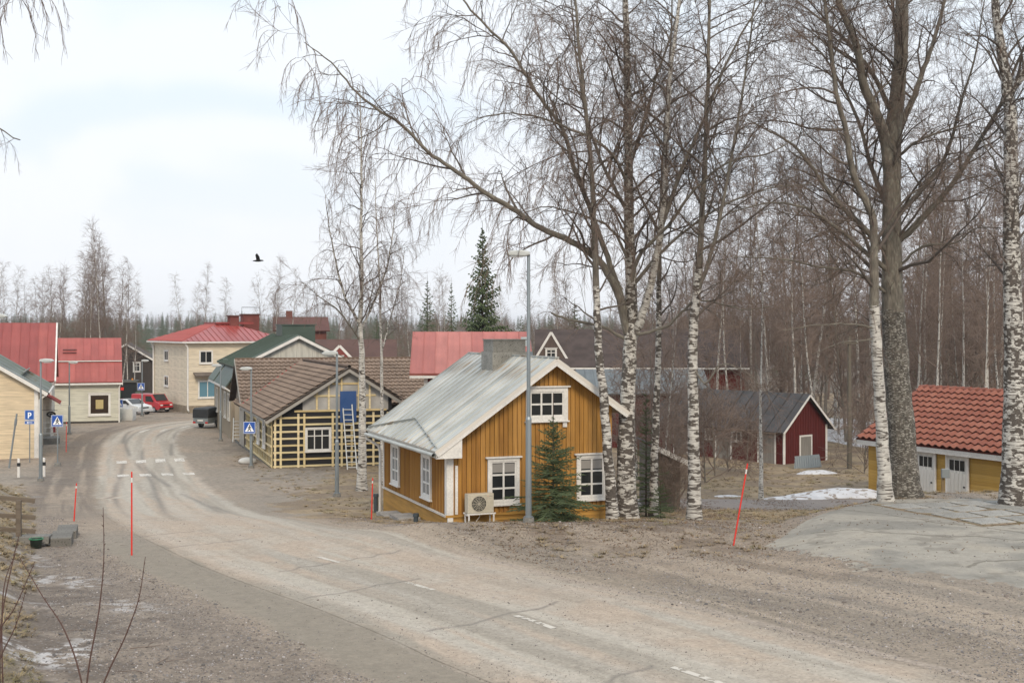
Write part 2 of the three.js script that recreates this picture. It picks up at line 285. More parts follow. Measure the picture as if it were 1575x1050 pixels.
// one colour map seen from above for a rectangle of ground: x0..x1, depth D0..D1
const toS = (x) => (x <= 0.0031308 ? 12.92 * x : 1.055 * Math.pow(x, 1 / 2.4) - 0.055);
const SRGB = new Uint8Array(4097); for (let i = 0; i < 4097; i++) SRGB[i] = Math.round(255 * toS(i / 4096));
function groundMap(x0, x1, D0, D1, W, H) {
  const cs = 0.5, nx = Math.ceil((x1 - x0) / cs) + 2, nz = Math.ceil((D1 - D0) / cs) + 2, S = new Float32Array(nx * nz), DD = new Float32Array(nx * nz);
  for (let j = 0; j < nz; j++) for (let i = 0; i < nx; i++) { const [s, d] = toRoad(x0 + i * cs, -(D0 + j * cs)); S[j * nx + i] = s; DD[j * nx + i] = d; }
  const data = new Uint8Array(W * H * 4);
  for (let j = 0; j < H; j++) {
    const D = lerp(D0, D1, (j + 0.5) / H), fj = (D - D0) / cs, j0 = Math.floor(fj), tj = fj - j0;
    for (let i = 0; i < W; i++) {
      const x = lerp(x0, x1, (i + 0.5) / W), fi = (x - x0) / cs, i0 = Math.floor(fi), ti = fi - i0, o = j0 * nx + i0;
      const bil = (A) => (A[o] * (1 - ti) + A[o + 1] * ti) * (1 - tj) + (A[o + nx] * (1 - ti) + A[o + nx + 1] * ti) * tj;
      if (Math.abs(x) > 0.44 * D + 4) { const q = (j * W + i) * 4; data[q] = 128; data[q + 1] = 116; data[q + 2] = 104; data[q + 3] = 255; continue; }
      const jump = Math.max(S[o], S[o + 1], S[o + nx], S[o + nx + 1]) - Math.min(S[o], S[o + 1], S[o + nx], S[o + nx + 1]) > 4;
      const [s, d] = jump ? [S[o], DD[o]] : [bil(S), bil(DD)];
      const c = groundColor(x, -D, s, d), q = (j * W + i) * 4;
      for (let k = 0; k < 3; k++) data[q + k] = SRGB[Math.round(clamp(c[k]) * 4096)];
      data[q + 3] = 255;
    }
  }
  const t = new THREE.DataTexture(data, W, H); t.colorSpace = THREE.SRGBColorSpace; t.magFilter = THREE.LinearFilter; t.wrapS = t.wrapT = THREE.ClampToEdgeWrapping; t.needsUpdate = true;
  return t;
}
const ZN = [-22, 26, 13, 50], ZF = [-62, 62, 50, 174];     // rectangles of the near and the far map
const gravelBump = greyTex(512, 512, (u, v) => 0.5 * pf(u, v, 64, 64, 3, 3) + 0.5 * pf(u, v, 8, 8, 5, 13)); gravelBump.channel = 1; gravelBump.colorSpace = THREE.NoColorSpace;
const groundMat = (z, size) => { const m = new THREE.MeshStandardMaterial({ map: groundMap(...z, ...size), roughness: 0.95, bumpMap: gravelBump, bumpScale: 0.02 }); m.name = 'gravel_and_dust'; return m; };
const MNEAR = groundMat(ZN, [2048, 1600]), MFAR = groundMat(ZF, [1400, 1024]);
// a sheet on the terrain over given x and depth stations; lift in metres; uv across the map's rectangle, uv1 in metres
function sheet(xs, Ds, zone, lift = 0, keep) {
  const p = [], u = [], u1 = [], idx = [], nx = xs.length, X = typeof xs[0] === 'function' ? null : xs;
  for (const D of Ds) for (let i = 0; i < nx; i++) { const x = X[i]; p.push(x, terrain(x, -D) + lift, -D); u.push((x - zone[0]) / (zone[1] - zone[0]), (D - zone[2]) / (zone[3] - zone[2])); u1.push(x * 0.7, D * 0.7); }
  for (let j = 0; j < Ds.length - 1; j++) for (let i = 0; i < nx - 1; i++) { if (keep && !keep((X[i] + X[i + 1]) / 2, (Ds[j] + Ds[j + 1]) / 2)) continue; const a = j * nx + i; idx.push(a, a + 1, a + nx + 1, a, a + nx + 1, a + nx); }
  const g = new THREE.BufferGeometry(); g.setAttribute('position', new THREE.Float32BufferAttribute(p, 3)); g.setAttribute('uv', new THREE.Float32BufferAttribute(u, 2)); g.setAttribute('uv1', new THREE.Float32BufferAttribute(u1, 2)); g.setIndex(idx); g.computeVertexNormals(); return g;
}
const span = (a, b, st) => { const n = Math.round((b - a) / st); return Array.from({ length: n + 1 }, (_, i) => a + (b - a) * i / n); };
struct('ground', sheet(span(-22, 26, 0.3), span(13, 50, 0.3), ZN), MNEAR);
struct('ground', sheet(span(-62, 62, 0.8), span(50, 174, 0.8), ZF), MFAR);
{
  const earth = M([0.17, 0.135, 0.10], { rough: 1, tex: 'blotch' });
  const flat = (xs, Ds) => { const g = sheet(xs, Ds, [0, 1, 0, 1]); const p = g.attributes.position, uv = g.attributes.uv; for (let i = 0; i < p.count; i++) uv.setXY(i, p.getX(i) * 0.3, p.getZ(i) * 0.3); return g; };
  struct('ground', flat([-62, ...span(-52, -22, 1)], span(13, 50, 1)), earth); struct('ground', flat([...span(26, 52, 1), 62], span(13, 50, 1)), earth);
  struct('ground', flat(span(-62, 62, 2), span(-60, 13, 1)), earth);
  struct('ground', flat([-900, -400, -200, -120, -62], [...span(-60, 174, 6)]), earth); struct('ground', flat([62, 120, 200, 400, 900], [...span(-60, 174, 6)]), earth);
  struct('ground', flat([-2500, -900, -400, -200, -120, -62, 0, 62, 120, 200, 400, 900, 2500], [174, 200, 240, 300, 400, 600, 900, 1400, 2200, 3500]), earth);
}
// the carriageway: a slightly cambered strip lying on the ground
function strip(s0, s1, d0, d1, zone, lift, step = 0.6, nd = 8) {   // only the carriageway's edges are feathered into the gravel
  const p = [], u = [], u1 = [], idx = [], N = Math.ceil((s1 - s0) / step);
  for (let i = 0; i <= N; i++) {
    const t = clamp((s0 + (s1 - s0) * i / N) / RLEN), c = road.getPointAt(t), T = road.getTangentAt(t), nxx = -T.z, nzz = T.x;
    for (let k = 0; k <= nd; k++) {
      const d = lerp(d0, d1, k / nd), x = c.x + nxx * d, z = c.z + nzz * d, e = (Math.min(k, nd - k) === 0 && nd > 4 ? 0.006 : typeof lift === 'function' ? lift(s0 + (s1 - s0) * i / N) : lift);
      p.push(x, terrain(x, z) + e, z); u.push((x - zone[0]) / (zone[1] - zone[0]), (-z - zone[2]) / (zone[3] - zone[2])); u1.push(x * 0.7, -z * 0.7);
    }
  }
  const w = nd + 1; for (let i = 0; i < N; i++) for (let k = 0; k < nd; k++) { const a = i * w + k; idx.push(a, a + 1, a + w + 1, a, a + w + 1, a + w); }
  const g = new THREE.BufferGeometry(); g.setAttribute('position', new THREE.Float32BufferAttribute(p, 3)); g.setAttribute('uv', new THREE.Float32BufferAttribute(u, 2)); g.setAttribute('uv1', new THREE.Float32BufferAttribute(u1, 2)); g.setIndex(idx); g.computeVertexNormals(); return g;
}
const sSplit = S_OF(49.7);
struct('road', strip(S_OF(14), sSplit, -2.75, 3.0, ZN, 0.014), MNEAR, 'sandy worn asphalt street running down between the houses');
struct('road', strip(sSplit, RLEN * 0.985, -2.75, 2.6, ZF, (s) => 0.014 + 0.016 * sst(sSplit, sSplit + 6, s)), MFAR, 'far stretch of the street curving past the houses');
// painted markings: worn white dashes and the zebra crossing
{
  const wornA = greyTex(128, 128, (u, v) => (pf(u, v, 10, 10, 4, 61) > 0.38 ? 1 : 0)); wornA.colorSpace = THREE.NoColorSpace; wornA.repeat.set(1.2, 1.2);
  const mk = (hex) => { const m = new THREE.MeshStandardMaterial({ color: hex, roughness: 0.9, alphaMap: wornA, alphaTest: 0.5 }); m.name = 'worn_road_paint'; return m; };
  const paint = mk(0xd2cdc5), old = mk(0xc6c0b6);
  const mark = (s0, s1, d0, d1, mat, name) => { const sMid = (s0 + s1) / 2; const g = strip(s0, s1, d0, d1, [0, 1, 0, 1], sMid < sSplit ? 0.019 : 0.036, 0.25, 2); const m = struct(name, g, mat); return m; };
  for (let k = -2; k < 6; k++) { const s = sNear - 0.55 + k * 4.3; if (k < 3) mark(s, s + 1.2, -0.06, 0.06, old, 'lane_marking'); }
  for (const [o, l] of [[-5.6, 1.5], [3.1, 1.7]]) for (let k = 0; k < 4; k++) mark(sCross + o + 0.12 * k, sCross + o + l + 0.1 * k, -1.75 + k * 1.05, -1.2 + k * 1.05, paint, 'crossing_marking');
  for (const [o, k] of [[27, 0], [27.4, 1.4], [31, 2.2]]) mark(sCross + o, sCross + o + 2.6, -1.1 + k, -0.75 + k, old, 'crossing_marking');
}

// ---------------------------------------------------------------- building helpers
const BR = rng(5);
// a wall sheet of lapped horizontal boards between y0 and y1; span(y) gives [x0, x1]
function lapWall(y0, y1, pitch, spanAt) {
  const p = [], u = [], idx = [];
  const quad = (a, b, c, d) => { const o = p.length / 3; for (const q of [a, b, c, d]) { p.push(...q); u.push(q[0], q[1]); } idx.push(o, o + 1, o + 2, o, o + 2, o + 3); };
  for (let y = y0; y < y1 - 1e-4; y += pitch) {
    const t = Math.min(y + pitch, y1), [a0, a1] = spanAt(y), [b0, b1] = spanAt(t);
    if (a1 - a0 < 0.02) continue;
    quad([a0, y, 0.022], [a1, y, 0.022], [b1, t, 0.004], [b0, t, 0.004]); quad([a0, y, 0.0], [a1, y, 0.0], [a1, y, 0.022], [a0, y, 0.022]);
  }
  const g = new THREE.BufferGeometry(); g.setAttribute('position', new THREE.Float32BufferAttribute(p, 3)); g.setAttribute('uv', new THREE.Float32BufferAttribute(u, 2)); g.setIndex(idx); g.computeVertexNormals(); return g;
}
// vertical boards with cover battens joined in one sheet
function boardWall(x0, x1, pitch, y0, topAt) {
  const gs = []; const n = Math.round((x1 - x0) / pitch), w = (x1 - x0) / n;
  for (let i = 0; i < n; i++) { const a = x0 + i * w, b = a + w; gs.push(prism([[a, y0], [b, y0], [b, topAt(b)], [a, topAt(a)]], 0, 0.02)); const c = a + 0.035; gs.push(prism([[a, y0], [c, y0], [c, topAt(c)], [a, topAt(a)]], 0.02, 0.042)); }
  return mergeGeometries(gs);
}
function roofX(p, name, mat, xr, yr, xe, ye, z0, z1, t = 0.1) {
  const dx = xe - xr, len = Math.hypot(dx, yr - ye), a = dx > 0 ? Math.atan2(ye - yr, dx) : Math.atan2(yr - ye, -dx);
  const m = part(p, name, bx(len, t, Math.abs(z1 - z0)), mat, (xr + xe) / 2, (yr + ye) / 2, (z0 + z1) / 2, 0, 0, a);
  return { m, len, L: Math.abs(z1 - z0), side: Math.sign(dx), t };
}
function roofZ(p, name, mat, zr, yr, ze, ye, x0, x1, t = 0.1) {
  const dz = ze - zr, len = Math.hypot(dz, yr - ye), a = dz > 0 ? Math.atan2(yr - ye, dz) : -Math.atan2(yr - ye, -dz);
  const m = part(p, name, bx(x1 - x0, t, len), mat, (x0 + x1) / 2, (yr + ye) / 2, (zr + ze) / 2, a, 0, 0);
  return { m, len, L: x1 - x0, side: Math.sign(dz), t };
}
// sheet-metal pans with standing seams, each pan a part; axis 'x': slope runs along x, pans side by side along z
function seams(r, mats, w, axis = 'x', seamH = 0.04, name = 'roof_panel') {
  const n = Math.round(r.L / w), pw = r.L / n, g = axis === 'x'
    ? mergeGeometries([new THREE.BoxGeometry(r.len - 0.01, 0.012, pw - 0.006).translate(0, 0.006, 0), new THREE.BoxGeometry(r.len - 0.012, seamH, 0.022).translate(0, seamH / 2 + 0.005, -pw / 2 + 0.016)])
    : mergeGeometries([new THREE.BoxGeometry(pw - 0.006, 0.012, r.len - 0.01).translate(0, 0.006, 0), new THREE.BoxGeometry(0.022, seamH, r.len - 0.012).translate(-pw / 2 + 0.016, seamH / 2 + 0.005, 0)]);
  const uv = g.attributes.uv, ps = g.attributes.position;
  for (let i = 0; i < uv.count; i++) axis === 'x' ? uv.setXY(i, ps.getX(i), ps.getZ(i)) : uv.setXY(i, ps.getZ(i), ps.getX(i));
  const variants = [g, ...[1, 2].map((k) => { const c = g.clone(), q = c.attributes.uv; for (let i = 0; i < q.count; i++) q.setXY(i, q.getX(i) + k * 1.37, q.getY(i) + k * 0.83); return c; })];
  for (let i = 0; i < n; i++) { const o = -r.L / 2 + pw * (i + 0.5), m = part(r.m, name, variants[Math.floor(BR() * 3)], mats[Math.floor(BR() * mats.length)]); axis === 'x' ? m.position.set(0, r.t / 2 + 0.002, o) : m.position.set(o, r.t / 2 + 0.002, 0); }
}
// window: casing and sash bars as one frame mesh, panes as sub-parts; faces local +z
function windowUnit(p, x, y, z, ry, w, h, o = {}) {
  const c = o.casing ?? 0.1, cols = o.cols ?? 2, rows = o.rows ?? [0.35], g = [], B = (x0, x1, y0, y1, z0, z1) => g.push(bx(x1 - x0, y1 - y0, z1 - z0).clone().translate((x0 + x1) / 2, (y0 + y1) / 2, (z0 + z1) / 2));
  const X = w / 2, Y = h / 2, i = c - 0.003;
  B(-X, -X + c, -Y, Y, 0, 0.06); B(X - c, X, -Y, Y, 0, 0.06); B(-X + c, X - c, Y - c, Y, 0, 0.057); B(-X + c, X - c, -Y, -Y + c, 0, 0.057);
  if (o.hood !== false) B(-X - 0.07, X + 0.07, Y + 0.001, Y + 0.045, 0, 0.11);
  if (o.sill !== false) B(-X - 0.04, X + 0.04, -Y - 0.04, -Y - 0.001, 0, 0.1);
  const ix0 = -X + c, ix1 = X - c, iy0 = -Y + c, iy1 = Y - c, sw = o.sash ?? 0.045;
  const ys = [0, ...rows.map((r) => 1 - r).sort((a, b) => a - b), 1].map((t) => lerp(iy0, iy1, t)), xs = Array.from({ length: cols + 1 }, (_, k) => lerp(ix0, ix1, k / cols));
  ys.forEach((yy, k) => B(ix0, ix1, yy - (k ? (k === ys.length - 1 ? sw : sw * 0.6) : 0), yy + (k === ys.length - 1 ? 0 : k ? sw * 0.6 : sw), 0.004, 0.035));
  xs.forEach((xx, k) => B(xx - (k ? (k === cols ? sw : sw * 0.6) : 0), xx + (k === cols ? 0 : k ? sw * 0.6 : sw), iy0 + 0.002, iy1 - 0.002, 0.006, 0.038));
  const frame = part(p, 'window', mergeGeometries(g), o.mat ?? WHITE, x, y, z, 0, ry, 0);
  for (let a = 0; a < cols; a++) for (let b = 0; b < ys.length - 1; b++) part(frame, 'pane', bx(xs[a + 1] - xs[a] - 0.02, ys[b + 1] - ys[b] - 0.02, 0.008), o.glass ?? GLASS, (xs[a] + xs[a + 1]) / 2, (ys[b] + ys[b + 1]) / 2, 0.012, (BR() - 0.5) * 0.03, (BR() - 0.5) * 0.03);
  if (o.curtain) part(frame, 'curtain', bx(w - 2 * c - 0.1, (iy1 - iy0) * 0.22, 0.003), M(0x8d8a86, { rough: 0.9 }), 0, iy1 - (iy1 - iy0) * 0.17, 0.0185);
  return frame;
}
function gutterPipe(p, pts, r = 0.05, mat = WHITE, name = 'downpipe') { return part(p, name, tubeOf(pts.map((q) => V(...q)), r, 8), mat); }
const bargeBoard = (p, x0, y0, x1, y1, z, h = 0.2, t = 0.035, mat = WHITE) => { const l = Math.hypot(x1 - x0, y1 - y0); return part(p, 'barge_board', bx(l, h, t), mat, (x0 + x1) / 2, (y0 + y1) / 2, z, 0, 0, Math.atan2(y1 - y0, x1 - x0)); };

// ---------------------------------------------------------------- ochre timber house
{
  const y0 = 0.35, Y = (y) => y - y0, th = Math.atan(0.379);
  const h = thing('timber_house', 'ochre board-clad house with white trim and a pale sheet-metal roof', 'house', V(-1.85, y0, -36), th);
  const ochre = [0xb0803a, 0xbb8b47, 0xa47432, 0xb68640].map((c) => M(c, { rough: 0.8, tex: 'wood', bump: 0.003 })), lap = M(0xb98c42, { rough: 0.8, tex: 'woodH' });
  const W = 5.2, L = 7.2, xr = 3.24, yr = 6.06, m = 0.7, yl = 3.75;
  const top = (x) => Y(x < xr ? yr - (xr - x) * m : yr - (x - xr) * 0.69) - 0.06;
  // core and wing
  const core = part(h, 'wall', prism([[0, 0], [W, 0], [W, top(W)], [xr, top(xr)], [0, top(0)]], -L, -0.03), ochre[0], 0, 0, 0);
  const n = 36, pw = W / n;
  for (let i = 0; i < n; i++) {
    const a = i * pw, b = a + pw; part(core, 'board', mergeGeometries([prism([[a + 0.03, Y(1.55)], [b - 0.03, Y(1.55)], [b - 0.03, top(b)], [a + 0.03, top(a)]], -0.028, 0.004), prism([[a - 0.02, Y(1.56)], [a + 0.022, Y(1.56)], [a + 0.022, top(a + 0.02)], [a - 0.02, top(a - 0.02)]], -0.028, 0.026)]), ochre[Math.floor(BR() * 4)]);
  }
  const nl = 49, lw = L / nl, bg = [0, 1].map((k) => mergeGeometries([new THREE.BoxGeometry(0.026, top(0) - Y(1.55) + 0.02, lw - 0.05), new THREE.BoxGeometry(0.022, top(0) - Y(1.56), 0.042).translate(-0.024, 0.005, lw / 2 * (k ? 1 : 1))]));
  for (let i = 0; i < nl; i++) part(core, 'board', bg[0], ochre[Math.floor(BR() * 4)], -0.015, (top(0) + Y(1.55)) / 2 + 0.005, -lw * (i + 0.5) - 0.01);
  // plinth boards under the skirting
  part(h, 'plinth', lapWall(Y(0.45), Y(1.5), 0.11, () => [-0.02, W + 0.02]), lap, 0, 0, 0.01);
  part(h, 'plinth', lapWall(Y(0.35), Y(1.5), 0.11, () => [-L, 0]), lap, -0.04, 0, 0, 0, -Math.PI / 2, 0);
  const trimY = M(0xd8d3cb, { rough: 0.7, tex: 'woodH' }), skirt = M(0xb98c42, { rough: 0.8, tex: 'woodH' });
  box(h, 'skirting', skirt, -0.1, W + 0.04, Y(1.49), Y(1.56), 0.02, 0.07); box(h, 'skirting', trimY, -0.12, -0.045, Y(1.5), Y(1.55), -L, 0.02);
  // white corner boards
  box(h, 'corner_board', WHITE, -0.06, 0.13, Y(1.562), Y(yl) - 0.02, 0.026, 0.06); box(h, 'corner_board', WHITE, -0.075, -0.03, Y(1.56), Y(yl) - 0.02, -0.15, 0.05); box(h, 'corner_board', WHITE, -0.05, 0.12, Y(1.1), Y(1.487), 0.034, 0.062);
  box(h, 'corner_board', WHITE, -0.075, -0.03, Y(1.56), Y(yl) - 0.02, -L + 0.005, -L + 0.13);
  box(h, 'corner_board', ochre[1], W - 0.08, W + 0.03, Y(1.562), top(W) + 0.0, 0.026, 0.05);
  // setback wing beyond the gable
  part(h, 'wing_wall', prism([[4.6, 0], [5.55, 0], [5.55, top(5.55)], [4.6, top(4.6)]], -5.0, -1.3), ochre[0]);
  part(h, 'wing_wall', boardWall(5.22, 5.55, 0.14, 0.3, (x) => top(x)), ochre[1], 0, 0, -1.3);
  // roof: pale weathered sheet metal, standing seams
  const tin = [0xcbcdcc, 0xc4c7c6, 0xd0d1cf, 0xbcbfbe, 0xd5d5d2].map((c) => M(c, { rough: 0.55, metal: 0.15, tex: 'tin' })), under = M(0xcfcac2, { rough: 0.8 });
  const rl = roofX(h, 'roof', under, xr, Y(yr), -0.52, Y(yr - (xr + 0.52) * m), -L - 0.42, 0.45, 0.1), rr = roofX(h, 'roof', under, xr, Y(yr), 5.62, Y(yr - (5.62 - xr) * 0.69), -L - 0.42, 0.45, 0.1);
  seams(rl, tin, 0.47); seams(rr, tin, 0.47);
  box(h, 'ridge_cap', tin[1], xr - 0.07, xr + 0.07, Y(yr) + 0.055, Y(yr) + 0.095, -L - 0.43, 0.46);
  // upstanding foot gutter: a chevron of sheet metal on the lower slope
  const fg = (u0, z0, u1, z1) => { const l = Math.hypot(u1 - u0, z1 - z0); part(rl.m, 'foot_gutter', bx(l, 0.10, 0.025), tin[3], (u0 + u1) / 2, 0.1, (z0 + z1) / 2, 0, -Math.atan2(z1 - z0, u1 - u0), 0); };
  fg(-rl.len / 2 + 0.12, rl.L / 2 - 0.1, -rl.len / 2 + 1.0, -0.6); fg(-rl.len / 2 + 1.0, -0.6, -rl.len / 2 + 0.12, -rl.L / 2 + 0.1);
  // barge boards, boxed eave end, fascia
  bargeBoard(h, -0.5, Y(yr - (xr + 0.5) * m) - 0.07, xr, Y(yr) - 0.07, 0.43, 0.17); bargeBoard(h, xr, Y(yr) - 0.07, 5.60, Y(yr - 2.36 * 0.69) - 0.07, 0.432, 0.17);
  box(h, 'eave_fascia', WHITE, -0.5, -0.47, Y(yl) - 0.46, Y(yl) - 0.30, -L - 0.38, 0.4);
  part(h, 'eave_return', prism([[-0.5, Y(yl) - 0.50], [0.28, Y(yl) - 0.50], [0.28, Y(yl) + 0.05], [0.12, Y(yl) - 0.06]], 0.3, 0.41), WHITE); box(h, 'eave_return', WHITE, 0.16, 0.3, Y(yl) - 0.5, Y(yl) + 0.1, 0.03, 0.3);
  box(h, 'soffit', WHITE, -0.46, -0.03, Y(yl) - 0.50, Y(yl) - 0.46, -L - 0.3, 0.28);
  const gy = Y(yl) - 0.42; part(h, 'gutter', tubeOf([V(-0.58, gy + 0.03, 0.4), V(-0.58, gy, -L - 0.4)], 0.06, 8), tin[1]);
  gutterPipe(h, [[-0.58, gy, -L - 0.3], [-0.56, gy - 0.15, -L - 0.28], [-0.2, gy - 0.38, -L - 0.12], [-0.14, gy - 0.6, -L - 0.1], [-0.14, 0.35, -L - 0.1], [-0.3, 0.2, -L - 0.1]], 0.05);
  // windows
  windowUnit(h, 1.69, Y(2.485), 0.026, 0, 1.0, 1.37, { cols: 2, rows: [0.34, 0.68], curtain: true }); windowUnit(h, 4.55, Y(2.485), 0.026, 0, 1.0, 1.37, { cols: 2, rows: [0.34, 0.68], curtain: true });
  windowUnit(h, 3.08, Y(4.73), 0.026, 0, 1.35, 1.0, { cols: 3, rows: [0.5], casing: 0.13 });
  for (const z of [-1.98, -5.55]) windowUnit(h, -0.054, Y(2.485), z, -Math.PI / 2, 0.98, 1.37, { cols: 2, rows: [0.34, 0.68], glass: M(0x77797a, { rough: 0.12 }) });
  box(h, 'casing_drop', WHITE, 2.43, 2.56, Y(4.0), Y(4.2), 0.028, 0.07); box(h, 'casing_drop', WHITE, 3.6, 3.73, Y(4.03), Y(4.2), 0.028, 0.07);
  // concrete block chimney on the ridge
  const ch = box(h, 'chimney', M(0xaaa8a1, { rough: 0.95, tex: 'concrete' }), xr - 0.72, xr + 0.5, Y(5.15), Y(6.24), -4.3, -3.2); box(ch, 'chimney_head', M(0x9f9d96, { rough: 0.95, tex: 'concrete' }), -0.56, 0.56, 0.548, 0.92, -0.48, 0.48); box(ch, 'chimney_cap', M(0x94928b, { rough: 0.95, tex: 'concrete' }), -0.59, 0.59, 0.922, 0.955, -0.51, 0.51);
  box(ch, 'flashing', tin[3], -0.66, 0.66, -0.42, -0.36, -0.6, 0.6);
  // cable conduit and vent pipe on the roof
  part(h, 'vent_pipe', cyl(0.05, 0.05, 0.5), GALV, xr + 0.55, Y(6.0), -3.0); box(h, 'conduit', WHITE, 0.18, 0.26, Y(1.58), Y(3.0), 0.03, 0.085);
}

// ---------------------------------------------------------------- house being re-clad (battens over black board)
{
  const y0 = -0.6, Y = (y) => y - y0, th = Math.atan(0.335);
  const h = thing('renovated_house', 'house stripped to black board and raw yellow battens under a brown tiled roof', 'house', V(-12.8, y0, -66), th);
  const black = M(0x26262a, { rough: 0.85, tex: 'blotch' }), raw = ['#e9d8aa', '#e4d0a0', '#eeddb4', '#dfc996'].map((c) => M(c, { rough: 0.8, tex: 'woodH' })), ply = M(0xb9b8b6, { rough: 0.85, tex: 'blotch' }), gray = M(0xa9a59e, { rough: 0.85, tex: 'woodH' });
  const W = 6.5, xr = 4.07, yr = 4.87, m = 0.61, top = (x) => Y(x < xr ? yr - (xr - x) * m : yr - (x - xr) * 0.62) - 0.08;
  const core = part(h, 'wall', prism([[0, 0], [W, 0], [W, top(W)], [xr, top(xr)], [0, top(0)]], -18.6, 0), black);
  box(h, 'foundation', CONC, -0.08, W + 0.05, -0.25, 0.12, -18.6, 0.08);
  // white boarding on the upper gable
  part(h, 'gable_boarding', prism([[1.6, Y(2.55)], [W - 0.2, Y(2.55)], [W - 0.2, top(W - 0.2) - 0.05], [xr, top(xr) - 0.05], [1.6, top(1.6) - 0.05]], 0.002, 0.02), ply);
  const bt = (x0, x1, y1, y2, z = 0.045, d = 0.045) => box(core, 'batten', raw[Math.floor(BR() * 4)], x0, x1, y1, y2, z - d / 2, z + d / 2);
  for (const x of [0.06, 0.36, 1.3, 1.62, 3.16, 3.65, 4.2, 4.85, 5.4, 6.2]) bt(x, x + 0.11, 0.1, Math.min(top(x) - 0.05, Y(2.42)), 0.094);
  for (let k = 0; k < 8; k++) { const y = 0.16 + k * 0.37; if (y < Y(2.5)) bt(0.02, W - 0.05, y, y + 0.1, 0.045); }
  bt(1.15, W - 0.3, Y(2.5), Y(2.6), 0.045); bt(2.2, W - 0.9, Y(3.3), Y(3.4), 0.045); bt(3.2, W - 1.6, Y(3.95), Y(4.05), 0.045); for (const x of [2.3, 2.95, 3.65, 4.6, 5.2]) bt(x, x + 0.1, Y(2.6), top(x) - 0.12, 0.094);
  // side wall
  for (let i = 0; i < 22; i++) box(core, 'batten', raw[i % 4], -0.055, -0.01, 0.1, top(0) - 0.1, -0.15 - i * 0.56, -0.05 - i * 0.56);
  for (let k = 0; k < 5; k++) box(core, 'batten', raw[k % 4], -0.105, -0.06, 0.2 + k * 0.52, 0.3 + k * 0.52, -12.2, -0.02);
  for (const z of [-2.6, -5.2, -8.2]) windowUnit(h, -0.11, Y(1.25), z, -Math.PI / 2, 1.0, 1.7, { cols: 2, rows: [0.3], hood: false, glass: M(0x6f6f6c, { rough: 0.2 }) });
  windowUnit(h, 2.42, Y(1.02), 0.12, 0, 1.42, 1.3, { cols: 3, rows: [0.33], hood: false, casing: 0.09 });
  // blue tarpaulin over the attic opening
  const tp = new THREE.PlaneGeometry(0.9, 1.7, 10, 14); { const q = tp.attributes.position; for (let i = 0; i < q.count; i++) q.setZ(i, 0.05 * (fbm(q.getX(i) * 3 + 9, q.getY(i) * 2, 3) - 0.5)); tp.computeVertexNormals(); }
  part(h, 'tarpaulin', tp, M(0x2b4f86, { rough: 0.55, extra: 1 }), 4.05, Y(2.75), 0.16);
  // plastic sheeting on the far end of the side wall
  part(h, 'plastic_sheet', bx(0.03, 2.4, 2.6), M(0xb6b4ae, { rough: 0.35, tex: 'blotch' }), -0.09, 1.3, -14.2); box(h, 'old_cladding', M(0xc7b294, { rough: 0.8, tex: 'wood' }), -0.07, -0.01, 0.15, top(0) - 0.05, -18.6, -15.6);
  // roofs: front wing, cross wing behind
  const slab = M(0x3a302a, { rough: 0.9 });
  const r1 = roofX(h, 'roof', slab, xr, Y(yr), -0.45, Y(yr - 4.52 * m), -15.4, 0.45, 0.09), r2 = roofX(h, 'roof', slab, xr, Y(yr), 6.95, Y(yr - 2.88 * 0.62), -15.4, 0.45, 0.09);
  box(h, 'wall', black, W, 12.5, 0, Y(2.2), -18.6, -12.3); part(h, 'wall', prism([[-18.6, 0], [-12.3, 0], [-12.3, Y(2.15)], [-15.5, Y(4.72)], [-18.6, Y(2.15)]], 0, 0.02), M(0x8a8176, { rough: 0.9, tex: 'wood' }), -0.005, 0, 0, 0, -Math.PI / 2, 0);
  const r3 = roofZ(h, 'roof', slab, -15.5, Y(4.92), -11.7, Y(2.1), -0.4, 12.9, 0.09), r4 = roofZ(h, 'roof', slab, -15.5, Y(4.92), -19.2, Y(2.1), -0.4, 12.9, 0.09);
  // concrete roof tiles, too small in the picture to tell apart singly
  const prof = []; for (let i = 0; i <= 6; i++) { const t = i / 6; prof.push([-0.15 + 0.3 * t, 0.032 * Math.sin(t * Math.PI * 2) + 0.03]); }
  const tg = prism([...prof, ...prof.slice().reverse().map(([x, y]) => [x, y - 0.022])], -0.21, 0.21); tg.rotateX(-0.20);
  const tileMat = new THREE.MeshStandardMaterial({ color: 0xffffff, roughness: 0.95 }); tileMat.name = 'weathered_concrete_tile';
  const tiles = (r, axis) => {
    const rows = Math.floor(r.len / 0.36), cols = Math.floor(r.L / 0.3), im = new THREE.InstancedMesh(tg, tileMat, rows * cols), q = new THREE.Object3D(), c = new THREE.Color(); let k = 0;
    for (let i = 0; i < rows; i++) for (let j = 0; j < cols; j++) {
      const s = r.len / 2 - 0.18 - i * 0.36, o = -r.L / 2 + 0.15 + j * (r.L - 0.3) / (cols - 1);
      if (axis === 'x') { q.position.set(s * r.side, r.t / 2 + 0.055 + 0.012 * BR(), o); q.rotation.set(0, r.side * Math.PI / 2, 0); } else { q.position.set(o, r.t / 2 + 0.055 + 0.012 * BR(), s * r.side); q.rotation.set(0, r.side > 0 ? 0 : Math.PI, 0); }
      q.rotation.y += (BR() - 0.5) * 0.03; q.updateMatrix(); im.setMatrixAt(k, q.matrix);
      const w = 0.75 + 0.5 * fbm(i * 0.4 + 3 * axis.length, j * 0.25 + r.len, 3) + 0.18 * (BR() - 0.5); c.setRGB(0.200 * w, 0.148 * w, 0.114 * w); im.setColorAt(k, c); k++;
    }
    im.name = 'roof_tiles'; im.userData.kind = 'stuff'; r.m.add(im);
  };
  tiles(r1, 'x'); tiles(r2, 'x'); tiles(r3, 'z'); tiles(r4, 'z');
